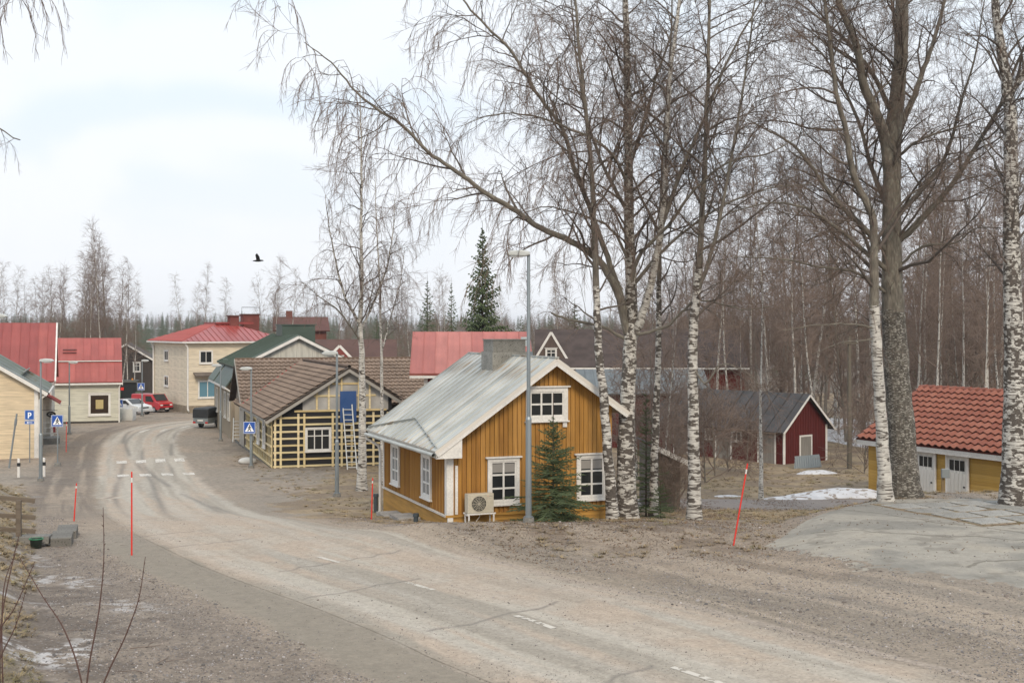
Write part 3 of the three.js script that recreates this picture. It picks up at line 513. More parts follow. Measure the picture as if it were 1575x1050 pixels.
  part(h, 'ridge_tiles', tubeOf([V(xr, Y(yr) + 0.06, 0.4), V(xr, Y(yr) + 0.06, -15.3)], 0.1, 8), M(0x6a5546, { rough: 0.9, tex: 'blotch' })); part(h, 'ridge_tiles', tubeOf([V(-0.4, Y(4.98), -15.5), V(12.8, Y(4.98), -15.5)], 0.1, 8), M(0x6a5546, { rough: 0.9, tex: 'blotch' }));
  bargeBoard(h, -0.45, Y(yr - 4.52 * m) - 0.09, xr, Y(yr) - 0.09, 0.42, 0.26, 0.04, gray); bargeBoard(h, xr, Y(yr) - 0.09, 6.93, Y(yr - 2.88 * 0.62) - 0.09, 0.422, 0.26, 0.04, gray);
  part(h, 'barge_board', bx(0.04, 0.26, 4.9), gray, -0.42, Y(3.45), -13.6, -0.64 + 0.0, 0, 0).rotation.set(Math.atan2(2.82, 3.8), 0, 0);
  box(h, 'eave_board', gray, -0.48, -0.44, Y(2.02), Y(2.16), -11.7, 0.4);
  // safety rope hanging down the valley
  const rope = thing('safety_rope', 'red safety rope lying down the brown tiled roof', 'rope', V(-12.8, y0, -66), th);
  const rp = []; for (let i = 0; i <= 14; i++) { const t = i / 14, x = lerp(-0.35, xr - 0.3, t); rp.push(V(x, Y(yr - (xr - x) * m) + 0.17, lerp(-11.4, -15.2, t) + 0.08 * Math.sin(i * 2.1))); }
  part(rope, 'rope', tubeOf(rp, 0.022, 6), M(0xb5282c, { rough: 0.7 }));
}

// ---------------------------------------------------------------- house with the green sheet-metal roof
{
  const y0 = -0.8, Y = (y) => y - y0, th = Math.atan(0.33);
  const h = thing('green_roofed_house', 'pale boarded house with dark green metal roof and a boxy green roof housing', 'house', V(gx(372, 86), y0, -86), th);
  const pale = M(0xcdccc4, { rough: 0.85, tex: 'wood' }), green = [0x4e6158, 0x485b53, 0x53665d].map((c) => M(c, { rough: 0.5, metal: 0.1, tex: 'rustred' })), W = 8.0, xr = 3.9, yr = 6.5, m = 0.5;
  const top = (x) => Y(yr - Math.abs(x - xr) * m) - 0.08;
  part(h, 'wall', prism([[0, 0], [W, 0], [W, top(W)], [xr, top(xr)], [0, top(0)]], -14, 0), pale); part(h, 'gable_boarding', boardWall(0, W, 0.16, Y(2.2), top), pale, 0, 0, 0.005);
  const a = roofX(h, 'roof', green[0], xr, Y(yr), -0.5, Y(yr - (xr + 0.5) * m), -14.4, 0.45), b = roofX(h, 'roof', green[0], xr, Y(yr), W + 0.5, Y(yr - (W + 0.5 - xr) * m), -14.4, 0.45); seams(a, green, 0.6); seams(b, green, 0.6);
  bargeBoard(h, -0.5, Y(yr - (xr + 0.5) * m) - 0.1, xr, Y(yr) - 0.1, 0.44, 0.2); bargeBoard(h, xr, Y(yr) - 0.1, W + 0.5, Y(yr - (W + 0.5 - xr) * m) - 0.1, 0.442, 0.2);
  box(h, 'roof_housing', green[1], xr - 0.3, xr + 2.2, Y(5.6), Y(7.25), -9.5, -6.2); box(h, 'roof_housing_cap', green[2], xr - 0.4, xr + 2.3, Y(7.252), Y(7.32), -9.6, -6.1);
  // lower steep skirt roof over the street side
  roofX(h, 'skirt_roof', green[1], -0.05, Y(4.5), -1.15, Y(2.95), -9.0, 0.3, 0.08); roofX(h, 'skirt_roof', green[2], -0.05, Y(4.6), -1.2, Y(3.0), -14.0, -9.3, 0.08);
  box(h, 'skirt_fascia', WHITE, -1.2, -1.14, Y(2.8), Y(2.95), -14, 0.3); box(h, 'shop_front', M(0xa79a86, { rough: 0.8, tex: 'wood' }), -0.75, 0.0, 0.0, Y(3.2), -13.8, -0.05);
  for (const z of [-1.4, -4.2, -7.4, -11]) windowUnit(h, -0.76, Y(1.5), z, -Math.PI / 2, 1.6, 1.9, { cols: 2, rows: [0.3], hood: false, mat: M(0xcac6bd, { rough: 0.7 }), glass: M(0x7d8388, { rough: 0.15 }) });
  gutterPipe(h, [[-1.15, Y(2.85), 0.35], [-0.8, Y(2.6), 0.3], [-0.1, Y(2.3), 0.1], [-0.08, 0.2, 0.1]], 0.06);
}

// ---------------------------------------------------------------- two-storey pale house with red hipped roof
{
  const y0 = -1.0, Y = (y) => y - y0, th = Math.atan2(0.53, 0.85);
  const h = thing('two_storey_house', 'cream two-storey house with red ribbed hip roof and brick chimneys', 'house', V(gx(287, 118), y0, -118), th);
  const cream = M(0xe2d6c0, { rough: 0.85, tex: 'woodH' }), red = [0xa64f4b, 0x9e4946, 0xae5853].map((c) => M(c, { rough: 0.28, tex: 'rustred' })), W = 10, L = 11.2, ye = 5.75, yt = 7.5;
  box(h, 'wall', cream, 0.03, W, 0, Y(ye), -L, -0.03);
  part(h, 'wall', lapWall(0.6, Y(ye), 0.16, () => [0, W]), cream); part(h, 'wall', lapWall(0.6, Y(ye), 0.16, () => [-L, 0]), cream, 0, 0, 0, 0, -Math.PI / 2, 0);
  box(h, 'foundation', M(0xa89a86, { rough: 0.95, tex: 'concrete' }), -0.03, W, -0.3, 0.6, -L, 0.03);
  // hip roof as ribbed planes: front (+z), side (-x), others
  const e = 0.6, A = V(-e, Y(ye), e), B = V(W + e, Y(ye), e), C = V(W + e, Y(ye), -L - e), Dd = V(-e, Y(ye), -L - e), hx = 4.2, R0 = V(W / 2 - 0.6, Y(yt), -hx), R1 = V(W / 2 + 0.6, Y(yt), -L + hx);
  const plane = (pts, run) => {
    const t = new Tubes(); for (let i = 1; i < pts.length - 1; i++) t.tri(pts[0], pts[i], pts[i + 1]); const r = part(h, 'roof', t.build(), red[0]);
    // ribs from eave to the hip lines
    const [P, Q] = run, n = Math.round(P.distanceTo(Q) / 0.55), rib = new Tubes(), nn = V().crossVectors(V().subVectors(pts[1], pts[0]), V().subVectors(pts[2], pts[0])).normalize(); if (nn.y < 0) nn.negate();
    const up = V().crossVectors(nn, V().subVectors(Q, P)).normalize(); if (up.y < 0) up.negate();
    for (let i = 1; i < n; i++) { const s = V().lerpVectors(P, Q, i / n); let len = 0; for (let k = 0.1; k < 12; k += 0.1) { const q = s.clone().addScaledVector(up, k); if (q.y > Y(yt)) break; let ok = true; for (let j = 1; j < pts.length; j++) { const a = pts[j], b = pts[(j + 1) % pts.length]; const cr = V().crossVectors(V().subVectors(b, a), V().subVectors(q, a)).dot(nn), ctr = V().crossVectors(V().subVectors(b, a), V().subVectors(pts[0].clone().add(pts[1]).multiplyScalar(0.5), a)).dot(nn); if (cr * ctr < 0) ok = false; } if (!ok) break; len = k; }
      if (len > 0.2) rib.add([s.clone().addScaledVector(nn, 0.02), s.clone().addScaledVector(up, len).addScaledVector(nn, 0.02)], [0.06, 0.06], 4); }
    if (!rib.empty) { const m = part(r, 'roof_ribs', rib.build(), red[2]); m.userData.kind = 'stuff'; }
  };
  plane([A, B, R1.clone().setZ(-hx), R0], [A, B]); plane([Dd, A, R0, R1.clone().setX(R0.x)], [Dd, A]); plane([B, C, R1, R1.clone().setZ(-hx)], [B, C]); plane([C, Dd, R1.clone().setX(R0.x), R1], [C, Dd]);
  box(h, 'ridge_platform', red[1], R0.x - 0.3, R1.x + 2.4, Y(yt) - 0.05, Y(yt) + 0.14, -L + hx - 0.5, -hx + 0.5);
  box(h, 'soffit', WHITE, -e, W + e, Y(ye) - 0.16, Y(ye) - 0.01, -L - e, e);
  const brick = M(0x7d453e, { rough: 0.9, tex: 'blotch' });
  box(h, 'chimney', brick, 5.5, 6.4, Y(6.2), Y(8.2), -4.4, -3.5); box(h, 'chimney', brick, 8.2, 9.9, Y(5.0), Y(8.4), -8.2, -7.2); box(h, 'chimney_cap', M(0x5b3a34, { rough: 0.9 }), 5.4, 6.5, Y(8.202), Y(8.32), -4.5, -3.4); box(h, 'chimney_cap', M(0x5b3a34, { rough: 0.9 }), 8.1, 10.0, Y(8.402), Y(8.52), -8.3, -7.1);
  const bar = M(0x3c3c3c, { rough: 0.6 }); part(h, 'roof_rail', tubeOf([V(8.0, Y(8.5), -7.2), V(8.0, Y(9.2), -7.2), V(10.0, Y(9.2), -7.2), V(10.0, Y(8.5), -7.2)], 0.03, 6), bar);
  for (const y of [4.2, 1.6]) { windowUnit(h, 1.85, Y(y) * 0 + Y(4.25), 0.03, 0, 1.35, 1.3, { cols: 2, rows: [], hood: false }); break; }
  windowUnit(h, 5.6, Y(4.25), 0.03, 0, 1.35, 1.3, { cols: 2, rows: [], hood: false });
  for (const z of [-6.6]) { windowUnit(h, -0.03, Y(4.3), z, -Math.PI / 2, 1.5, 1.1, { cols: 2, rows: [], hood: false }); windowUnit(h, -0.03, Y(1.75), z, -Math.PI / 2, 1.5, 1.1, { cols: 2, rows: [], hood: false }); }
  windowUnit(h, 2.0, Y(1.15), 0.03, 0, 1.9, 1.75, { cols: 2, rows: [], hood: false, glass: M(0x5f8698, { rough: 0.15 }), sash: 0.06 });
  roofZ(h, 'canopy', M(0x6a6159, { rough: 0.8, tex: 'felt' }), 0.0, Y(2.75), 0.9, Y(2.45), 0.6, 3.4, 0.08);
  for (const p of [[0.05, 0.12], [-0.12, -L + 0.3]]) gutterPipe(h, [[p[0] - 0.35, Y(ye) - 0.15, p[1] + 0.3], [p[0], Y(ye) - 0.6, p[1]], [p[0], 0.3, p[1]], [p[0], 0.1, p[1] + 0.3]], 0.085);
}

// ---------------------------------------------------------------- houses along the other side of the street
{
  // white house with a red gambrel roof, facing the street corner
  const y0 = -1.0, Y = (y) => y - y0, h = thing('gambrel_house', 'whitish boarded house with a two-slope red metal roof and one brown window', 'house', V(gx(84, 102), y0, -101), 0.33);
  const wall = M(0xd2d1c2, { rough: 0.85, tex: 'woodH' }), red = [0xb0605a, 0xa95a55, 0xb66761].map((c) => M(c, { rough: 0.55, tex: 'rustred' })), dred = [0xb0605a, 0xa95a55].map((c) => M(c, { rough: 0.55, tex: 'rustred' })), W = 5.4;
  box(h, 'wall', wall, -4, W, 0, Y(2.5), -7.5, -0.03); part(h, 'wall', lapWall(0.35, Y(2.5), 0.15, () => [-4, W]), wall); box(h, 'foundation', M(0x55504c, { rough: 0.95, tex: 'concrete' }), -4, W + 0.02, -0.4, 0.34, -7.5, 0.03);
  const lo = roofZ(h, 'roof', dred[0], -1.2, Y(4.2), 0.4, Y(2.55), -4.3, W + 0.2, 0.08), hi = roofZ(h, 'roof', red[0], -3.6, Y(6.15), -1.15, Y(4.3), -4.3, W + 0.2, 0.08); seams(lo, dred, 0.62, 'z'); seams(hi, red, 0.62, 'z');
  roofZ(h, 'roof', dred[1], -3.6, Y(6.15), -7.9, Y(2.6), -4.3, W + 0.2, 0.08); part(h, 'side_wall', prism([[-7.5, 0], [0, 0], [0, Y(2.5)], [-1.2, Y(4.1)], [-3.6, Y(6.0)], [-7.5, Y(2.5)]], 0, 0.03), wall, W, 0, 0, 0, -Math.PI / 2, 0).scale.set(1, 1, -1);
  box(h, 'gutter', WHITE, -4.3, W + 0.2, Y(4.24), Y(4.32), -1.12, -1.02); box(h, 'gutter', WHITE, -4.3, W + 0.2, Y(2.36), Y(2.5), 0.36, 0.46); box(h, 'barge_board', WHITE, W + 0.2, W + 0.24, Y(2.3), Y(2.7), -0.4, 0.45);
  windowUnit(h, 3.8, Y(0.72), 0.03, 0, 1.75, 1.85, { cols: 1, rows: [], casing: 0.13, glass: M(0x33261c, { rough: 0.12 }) }); const notice = box(h, 'window_notice', M(0xbfae7c, { rough: 0.9, tex: 'fine' }), 3.5, 4.1, Y(0.35), Y(1.1), 0.052, 0.06); notice.name = 'window_notice';
  gutterPipe(h, [[W + 0.05, Y(2.4), 0.4], [W - 0.05, Y(2.1), 0.12], [W - 0.05, 0.2, 0.12]], 0.06); box(h, 'roof_ladder', M(0x5d3133, { rough: 0.7 }), 0.9, 2.0, Y(5.2), Y(5.26), -2.2, -2.1); box(h, 'roof_ladder', M(0x5d3133, { rough: 0.7 }), 0.9, 2.0, Y(4.95), Y(5.01), -1.9, -1.8);
}
{
  // taller house with a plain red roof, with a red porch roof over its door
  const D = 84, y0 = -0.9, Y = (y) => y - y0, h = thing('red_roofed_house', 'tall house behind the cream gable with a broad red metal roof and red porch', 'house', V(gx(-60, D), y0, -D + 2.4), 0.33);
  const W = (gx(90, D) - gx(-60, D)) * 1.03, red = [0xa2524d, 0x9b4d49, 0xa85953].map((c) => M(c, { rough: 0.55, tex: 'rustred' })), wall = M(0xd6d2c7, { rough: 0.85, tex: 'woodH' });
  box(h, 'wall', wall, 0, W - 0.3, 0, Y(3.6), -9, -0.03); part(h, 'wall', lapWall(0.4, Y(3.6), 0.15, () => [0, W - 0.3]), wall);
  const r = roofZ(h, 'roof', red[0], -4.4, Y(7.35), 0.5, Y(3.4), -0.3, W, 0.1); seams(r, red, 0.6, 'z'); roofZ(h, 'roof', red[1], -4.4, Y(7.35), -9.4, Y(3.4), -0.3, W, 0.1);
  part(h, 'side_wall', prism([[-9, 0], [0, 0], [0, Y(3.5)], [-4.4, Y(7.1)], [-9, Y(3.5)]], 0, 0.03), wall, W - 0.3, 0, 0, 0, -Math.PI / 2, 0).scale.set(1, 1, -1);
  part(h, 'barge_board', bx(0.1, 0.22, 6.3), WHITE, W, Y(5.35), -1.95, Math.atan2(3.95, 4.9), 0, 0); gutterPipe(h, [[W - 0.05, Y(3.4), 0.5], [W - 0.3, Y(3.0), 0.1], [W - 0.3, 0.3, 0.1]], 0.07);
  const pr = roofX(h, 'porch_roof', red[1], W - 1.4, Y(3.1), W + 0.35, Y(2.0), 0.0, 1.9, 0.09); seams(pr, red, 0.5); box(h, 'porch_fascia', WHITE, W + 0.3, W + 0.36, Y(1.85), Y(1.98), 0, 1.9);
  box(h, 'door', M(0xd2cfc8, { rough: 0.6 }), W - 1.5, W - 0.6, 0.7, Y(1.9), 0.0, 0.06); windowUnit(h, W - 2.6, Y(1.4), 0.03, 0, 1.1, 1.4, {});
  box(h, 'stair_block', CONC, W - 1.9, W + 0.3, -0.2, 0.62, 0.05, 1.9);
  const rail = new Tubes(); for (const x of [-1.8, -0.8, 0.2]) rail.add([V(W + x, 0.62, 1.85), V(W + x, 1.65, 1.85)], [0.03, 0.03], 6); for (const y of [1.65, 1.3, 0.95]) rail.add([V(W - 1.8, y, 1.85), V(W + 0.2, y, 1.85)], [0.025, 0.025], 6); rail.add([V(W + 0.2, 1.65, 1.85), V(W + 0.2, 1.65, 0.1)], [0.025, 0.025], 6); part(h, 'railing', rail.build(), WHITE);
  box(h, 'downlight_board', M(0x8a2d30, { rough: 0.6 }), W - 0.1, W + 0.05, Y(0.1), Y(0.7), 1.86, 1.9);
}
{
  // cream gable-ended house with a grey metal roof
  const D = 72, y0 = -0.9, Y = (y) => y - y0, h = thing('cream_gable_house', 'cream lap-boarded house end with blue-grey metal roof and white corner boards', 'house', V(gx(57, D), y0, -D), 0.33);
  const cream = M(0xe0ceb0, { rough: 0.85, tex: 'woodH' }), grey = [0x8c979c, 0x85918f, 0x939ea3].map((c) => M(c, { rough: 0.4, metal: 0.25, tex: 'tin' })), W = 8.4, ye = 3.55, m = 0.62, top = (x) => Y(ye + Math.min(-x, W + x) * m);
  part(h, 'wall', prism([[-W, 0], [0, 0], [0, top(0)], [-W / 2, top(-W / 2)], [-W, top(-W)]], -9, -0.03), M(0xe0ceb0, { rough: 0.85, tex: 'woodH' }));
  part(h, 'wall', lapWall(0.35, top(-W / 2) - 0.03, 0.13, (y) => { const k = Math.max(0, (y - Y(ye)) / m); return [-W + k, -k]; }), cream); box(h, 'foundation', M(0x7e776d, { rough: 0.95, tex: 'concrete' }), -W, 0.02, -0.4, 0.34, -9, 0.02);
  box(h, 'corner_board', WHITE, -0.18, 0.03, 0.2, top(0) - 0.05, 0.024, 0.06); box(h, 'corner_board', WHITE, 0.005, 0.05, 0.2, top(0) - 0.05, -0.2, 0.04);
  const r = roofX(h, 'roof', grey[0], -W / 2, top(-W / 2) + 0.06, 0.55, Y(ye - 0.55 * m) + 0.06, -9.4, 0.4, 0.09), l = roofX(h, 'roof', grey[0], -W / 2, top(-W / 2) + 0.06, -W - 0.55, Y(ye - 0.55 * m) + 0.06, -9.4, 0.4, 0.09); seams(r, grey, 0.58); seams(l, grey, 0.58);
  bargeBoard(h, -W / 2, top(-W / 2) - 0.06, 0.55, Y(ye - 0.55 * m) - 0.06, 0.39, 0.2); bargeBoard(h, -W - 0.55, Y(ye - 0.55 * m) - 0.06, -W / 2, top(-W / 2) - 0.06, 0.392, 0.2);
  box(r.m, 'snow_guard', grey[1], 1.0, 1.06, 0.08, 0.3, -4.4, 3.9); gutterPipe(h, [[0.55, Y(ye) - 0.35, 0.3], [0.12, Y(ye) - 0.7, 0.12], [0.1, 0.15, 0.12]], 0.06); part(h, 'gutter', tubeOf([V(0.6, Y(ye) - 0.33, 0.4), V(0.6, Y(ye) - 0.36, -9.4)], 0.07, 8), WHITE);
}
{
  // dark weathered barn between the street houses
  const D = 150, y0 = -1.9, Y = (y) => y - y0, h = thing('grey_barn', 'dark weathered timber barn with white barge boards beyond the parked van', 'barn', V(gx(186, D), y0, -D), 0.25);
  const wd = M(0x4a4440, { rough: 0.95, tex: 'wood' }), W = 5.6, yr = 5.2, top = (x) => Y(yr - Math.abs(x - 0.6) * 0.62) - 0.1;
  part(h, 'wall', prism([[-3, 0], [W, 0], [W, top(W)], [0.6, top(0.6)], [-3, top(-3)]], -9, 0), wd); roofX(h, 'roof', M(0x5a5552, { rough: 0.9, tex: 'felt' }), 0.6, Y(yr), W + 0.5, Y(yr - (W - 0.1) * 0.62), -9.3, 0.5); roofX(h, 'roof', M(0x5a5552, { rough: 0.9, tex: 'felt' }), 0.6, Y(yr), -3.5, Y(yr - 4.1 * 0.62), -9.3, 0.5);
  bargeBoard(h, 0.6, Y(yr) - 0.1, W + 0.5, Y(yr - (W - 0.1) * 0.62) - 0.1, 0.5, 0.22); bargeBoard(h, -3.5, Y(yr - 4.1 * 0.62) - 0.1, 0.6, Y(yr) - 0.1, 0.502, 0.22); windowUnit(h, 1.8, Y(2.3), 0.01, 0, 0.9, 1.2, { cols: 2 });
}

// ---------------------------------------------------------------- houses behind the ochre house and in the yard
{
  const D = 60, y0 = -1.0, Y = (y) => y - y0, h = thing('pink_roofed_house', 'dark red house behind the ochre one with a faded coral metal roof', 'house', V(gx(640, D), y0, -D), 0.04);
  const red = [0xbb736c, 0xb46d66, 0xbf7a72].map((c) => M(c, { rough: 0.55, tex: 'rustred' })), wall = M(0x6f2a28, { rough: 0.85, tex: 'wood' }), W = 5.2;
  box(h, 'wall', wall, 0.4, W, 0, Y(4.85), -7, 0); part(h, 'wall', boardWall(0.4, W, 0.15, Y(1.5), () => Y(4.85)), wall, 0, 0, 0.002);
  const q = new Tubes(), a = V(0, Y(4.9), 0.5), b = V(W + 0.5, Y(4.9), 0.5), c = V(W + 0.1, Y(6.78), -3), d = V(-0.62, Y(6.78), -3.2); void q; void a; void b; void c; void d;
  const f = roofZ(h, 'roof', red[0], -3.2, Y(6.78), 0.5, Y(4.78), -0.3, W + 0.5, 0.1); seams(f, red, 0.62, 'z', 0.035); roofZ(h, 'roof', red[1], -3.2, Y(6.78), -7.2, Y(4.78), -0.3, W + 0.5, 0.1);
  box(h, 'eave_board', WHITE, -0.3, W + 0.5, Y(4.6), Y(4.72), 0.44, 0.5); box(h, 'corner_board', WHITE, 0.38, 0.56, 0, Y(4.7), 0.045, 0.08);
  part(h, 'gable_wall', prism([[-7, 0], [0, 0], [0, Y(4.8)], [-3.2, Y(6.6)], [-7, Y(4.8)]], 0, 0.03), M(0x9d958a, { rough: 0.85, tex: 'wood' }), 0.38, 0, 0, 0, -Math.PI / 2, 0).scale.set(1, 1, -1);
  part(h, 'antenna_box', bx(0.3, 0.45, 0.25), M(0xb8c4c8, { rough: 0.4, metal: 0.3 }), W + 0.1, Y(6.35), -1.2);
}
{
  const D = 96, y0 = -1.8, Y = (y) => y - y0, h = thing('dark_roofed_house', 'long red house at the wood edge under a dark brown felt roof', 'house', V(gx(822, D), y0, -D), -0.03);
  const W = gx(1150, D) - gx(822, D), wall = M(0x6a2a25, { rough: 0.9, tex: 'wood' }), felt = M(0x4d423f, { rough: 0.95, tex: 'felt' });
  box(h, 'wall', wall, 0.3, W - 0.3, 0, Y(3.95), -9, 0); part(h, 'wall', boardWall(0.3, W - 0.3, 0.18, 0.2, () => Y(3.95)), wall, 0, 0, 0.002); roofZ(h, 'roof', felt, -4.5, Y(6.9), 0.5, Y(4.0), 0, W, 0.1); roofZ(h, 'roof', felt, -4.5, Y(6.9), -9.5, Y(4.0), 0, W, 0.1);
  box(h, 'eave_board', WHITE, 0, W, Y(3.84), Y(3.98), 0.5, 0.56); for (const x of [2.5, 6, 9.6, 12.4]) windowUnit(h, x, Y(2.3), 0.045, 0, 1.2, 1.4, {});
  part(h, 'gable_dormer', prism([[0, Y(4.3)], [2.6, Y(4.3)], [1.3, Y(6.6)]], -3, -0.6), M(0x63554f, { rough: 0.9, tex: 'wood' })); bargeBoard(h, -0.2, Y(4.2), 1.3, Y(6.7), -0.56, 0.18); bargeBoard(h, 1.3, Y(6.7), 2.8, Y(4.2), -0.562, 0.18); windowUnit(h, 1.3, Y(5.0), -0.6, 0, 0.9, 0.9, {});
}
{
  const D = 82, y0 = -1.6, Y = (y) => y - y0, h = thing('metal_roofed_shed', 'low shed behind the birches with a shiny bluish metal roof', 'shed', V(gx(890, D), y0, -D), 0.02), W = gx(1095, D) - gx(890, D);
  const grey = [0x727a80, 0x6c747b, 0x7a8288].map((c) => M(c, { rough: 0.55, metal: 0.2, tex: 'tin' })); box(h, 'wall', M(0x5d2622, { rough: 0.9, tex: 'wood' }), 0.3, W - 0.3, 0, Y(2.6), -5, 0);
  const r = roofZ(h, 'roof', grey[0], -3.0, Y(4.15), 0.5, Y(2.65), 0, W, 0.08); seams(r, grey, 0.6, 'z'); roofZ(h, 'roof', grey[1], -3.0, Y(4.15), -6.2, Y(2.65), 0, W, 0.08);
}
{
  // red barn with dark felt roof
  const D = 73, y0 = -1.25, Y = (y) => y - y0, th = 0.68, h = thing('red_barn', 'low red barn with dark felt roof and white-edged gable', 'barn', V(gx(1205, D), y0, -D), th);
  const red = M(0x5f1f1d, { rough: 0.9, tex: 'wood' }), felt = M(0x4b4a4c, { rough: 0.95, tex: 'felt' }), old = M(0x8d8983, { rough: 0.9, tex: 'wood' }), W = 4.1, L = 13, yr = 3.05, ye = 1.25, top = (x) => Y(yr - Math.abs(x - W / 2) * (yr - ye) / (W / 2)) - 0.05;
  part(h, 'wall', prism([[0, 0], [W, 0], [W, top(W)], [W / 2, top(W / 2)], [0, top(0)]], -L, 0), red); part(h, 'gable_boarding', boardWall(0, W, 0.16, 0.1, top), red, 0, 0, 0.002);
  part(h, 'side_boarding', boardWall(0, L, 0.16, 0.1, () => top(0)), red, -0.002, 0, 0, 0, -Math.PI / 2, 0).position.set(-0.002, 0, -L);
  const k = (yr - ye) / (W / 2); const rl = roofX(h, 'roof', felt, W / 2, Y(yr), -0.45, Y(ye - 0.45 * k), -L - 0.3, 0.4, 0.07), rr = roofX(h, 'roof', felt, W / 2, Y(yr), W + 0.45, Y(ye - 0.45 * k), -L - 0.3, 0.4, 0.07);
  for (const r of [rl, rr]) for (let i = 0; i < 15; i++) box(r.m, 'felt_batten', M(0x353436, { rough: 0.95 }), -r.len / 2 + 0.02, r.len / 2 - 0.02, 0.036, 0.07, -r.L / 2 + 0.3 + i * 0.92, -r.L / 2 + 0.35 + i * 0.92);
  bargeBoard(h, -0.45, Y(ye - 0.45 * k) - 0.06, W / 2, Y(yr) - 0.06, 0.4, 0.13); bargeBoard(h, W / 2, Y(yr) - 0.06, W + 0.45, Y(ye - 0.45 * k) - 0.06, 0.402, 0.13);
  box(h, 'corner_board', WHITE, -0.06, 0.12, 0, top(0) - 0.05, 0.02, 0.07); box(h, 'corner_board', WHITE, W - 0.12, W + 0.05, 0, top(W) - 0.05, 0.02, 0.07);
  const hatch = box(h, 'hatch', old, 1.55, 2.55, 0.55, 1.75, 0.04, 0.07); const fr = [[1.45, 1.55, 0.5, 1.85], [2.55, 2.65, 0.5, 1.85]]; for (const [a, b, c, d] of fr) box(h, 'hatch_trim', WHITE, a, b, c, d, 0.04, 0.085); box(h, 'hatch_trim', WHITE, 1.55, 2.55, 1.75, 1.85, 0.04, 0.083); void hatch;
  // doors and windows along the side
  for (const [z, w] of [[-1.2, 1.2], [-4.6, 1.15], [-8.2, 1.1]]) { box(h, 'door', old, -0.06, -0.045, 0.1, 2.0, z - w / 2, z + w / 2); box(h, 'door_trim', WHITE, -0.075, -0.045, 2.0, 2.1, z - w / 2 - 0.1, z + w / 2 + 0.1); for (const s of [-1, 1]) box(h, 'door_trim', WHITE, -0.073, -0.045, 0.1, 2.0, z + s * (w / 2 + 0.05) - 0.05, z + s * (w / 2 + 0.05) + 0.05); }
  for (const z of [-3.5, -5.7]) windowUnit(h, -0.045, Y(0.4), z, -Math.PI / 2, 0.8, 0.7, { cols: 2, rows: [], casing: 0.08, hood: false });
}
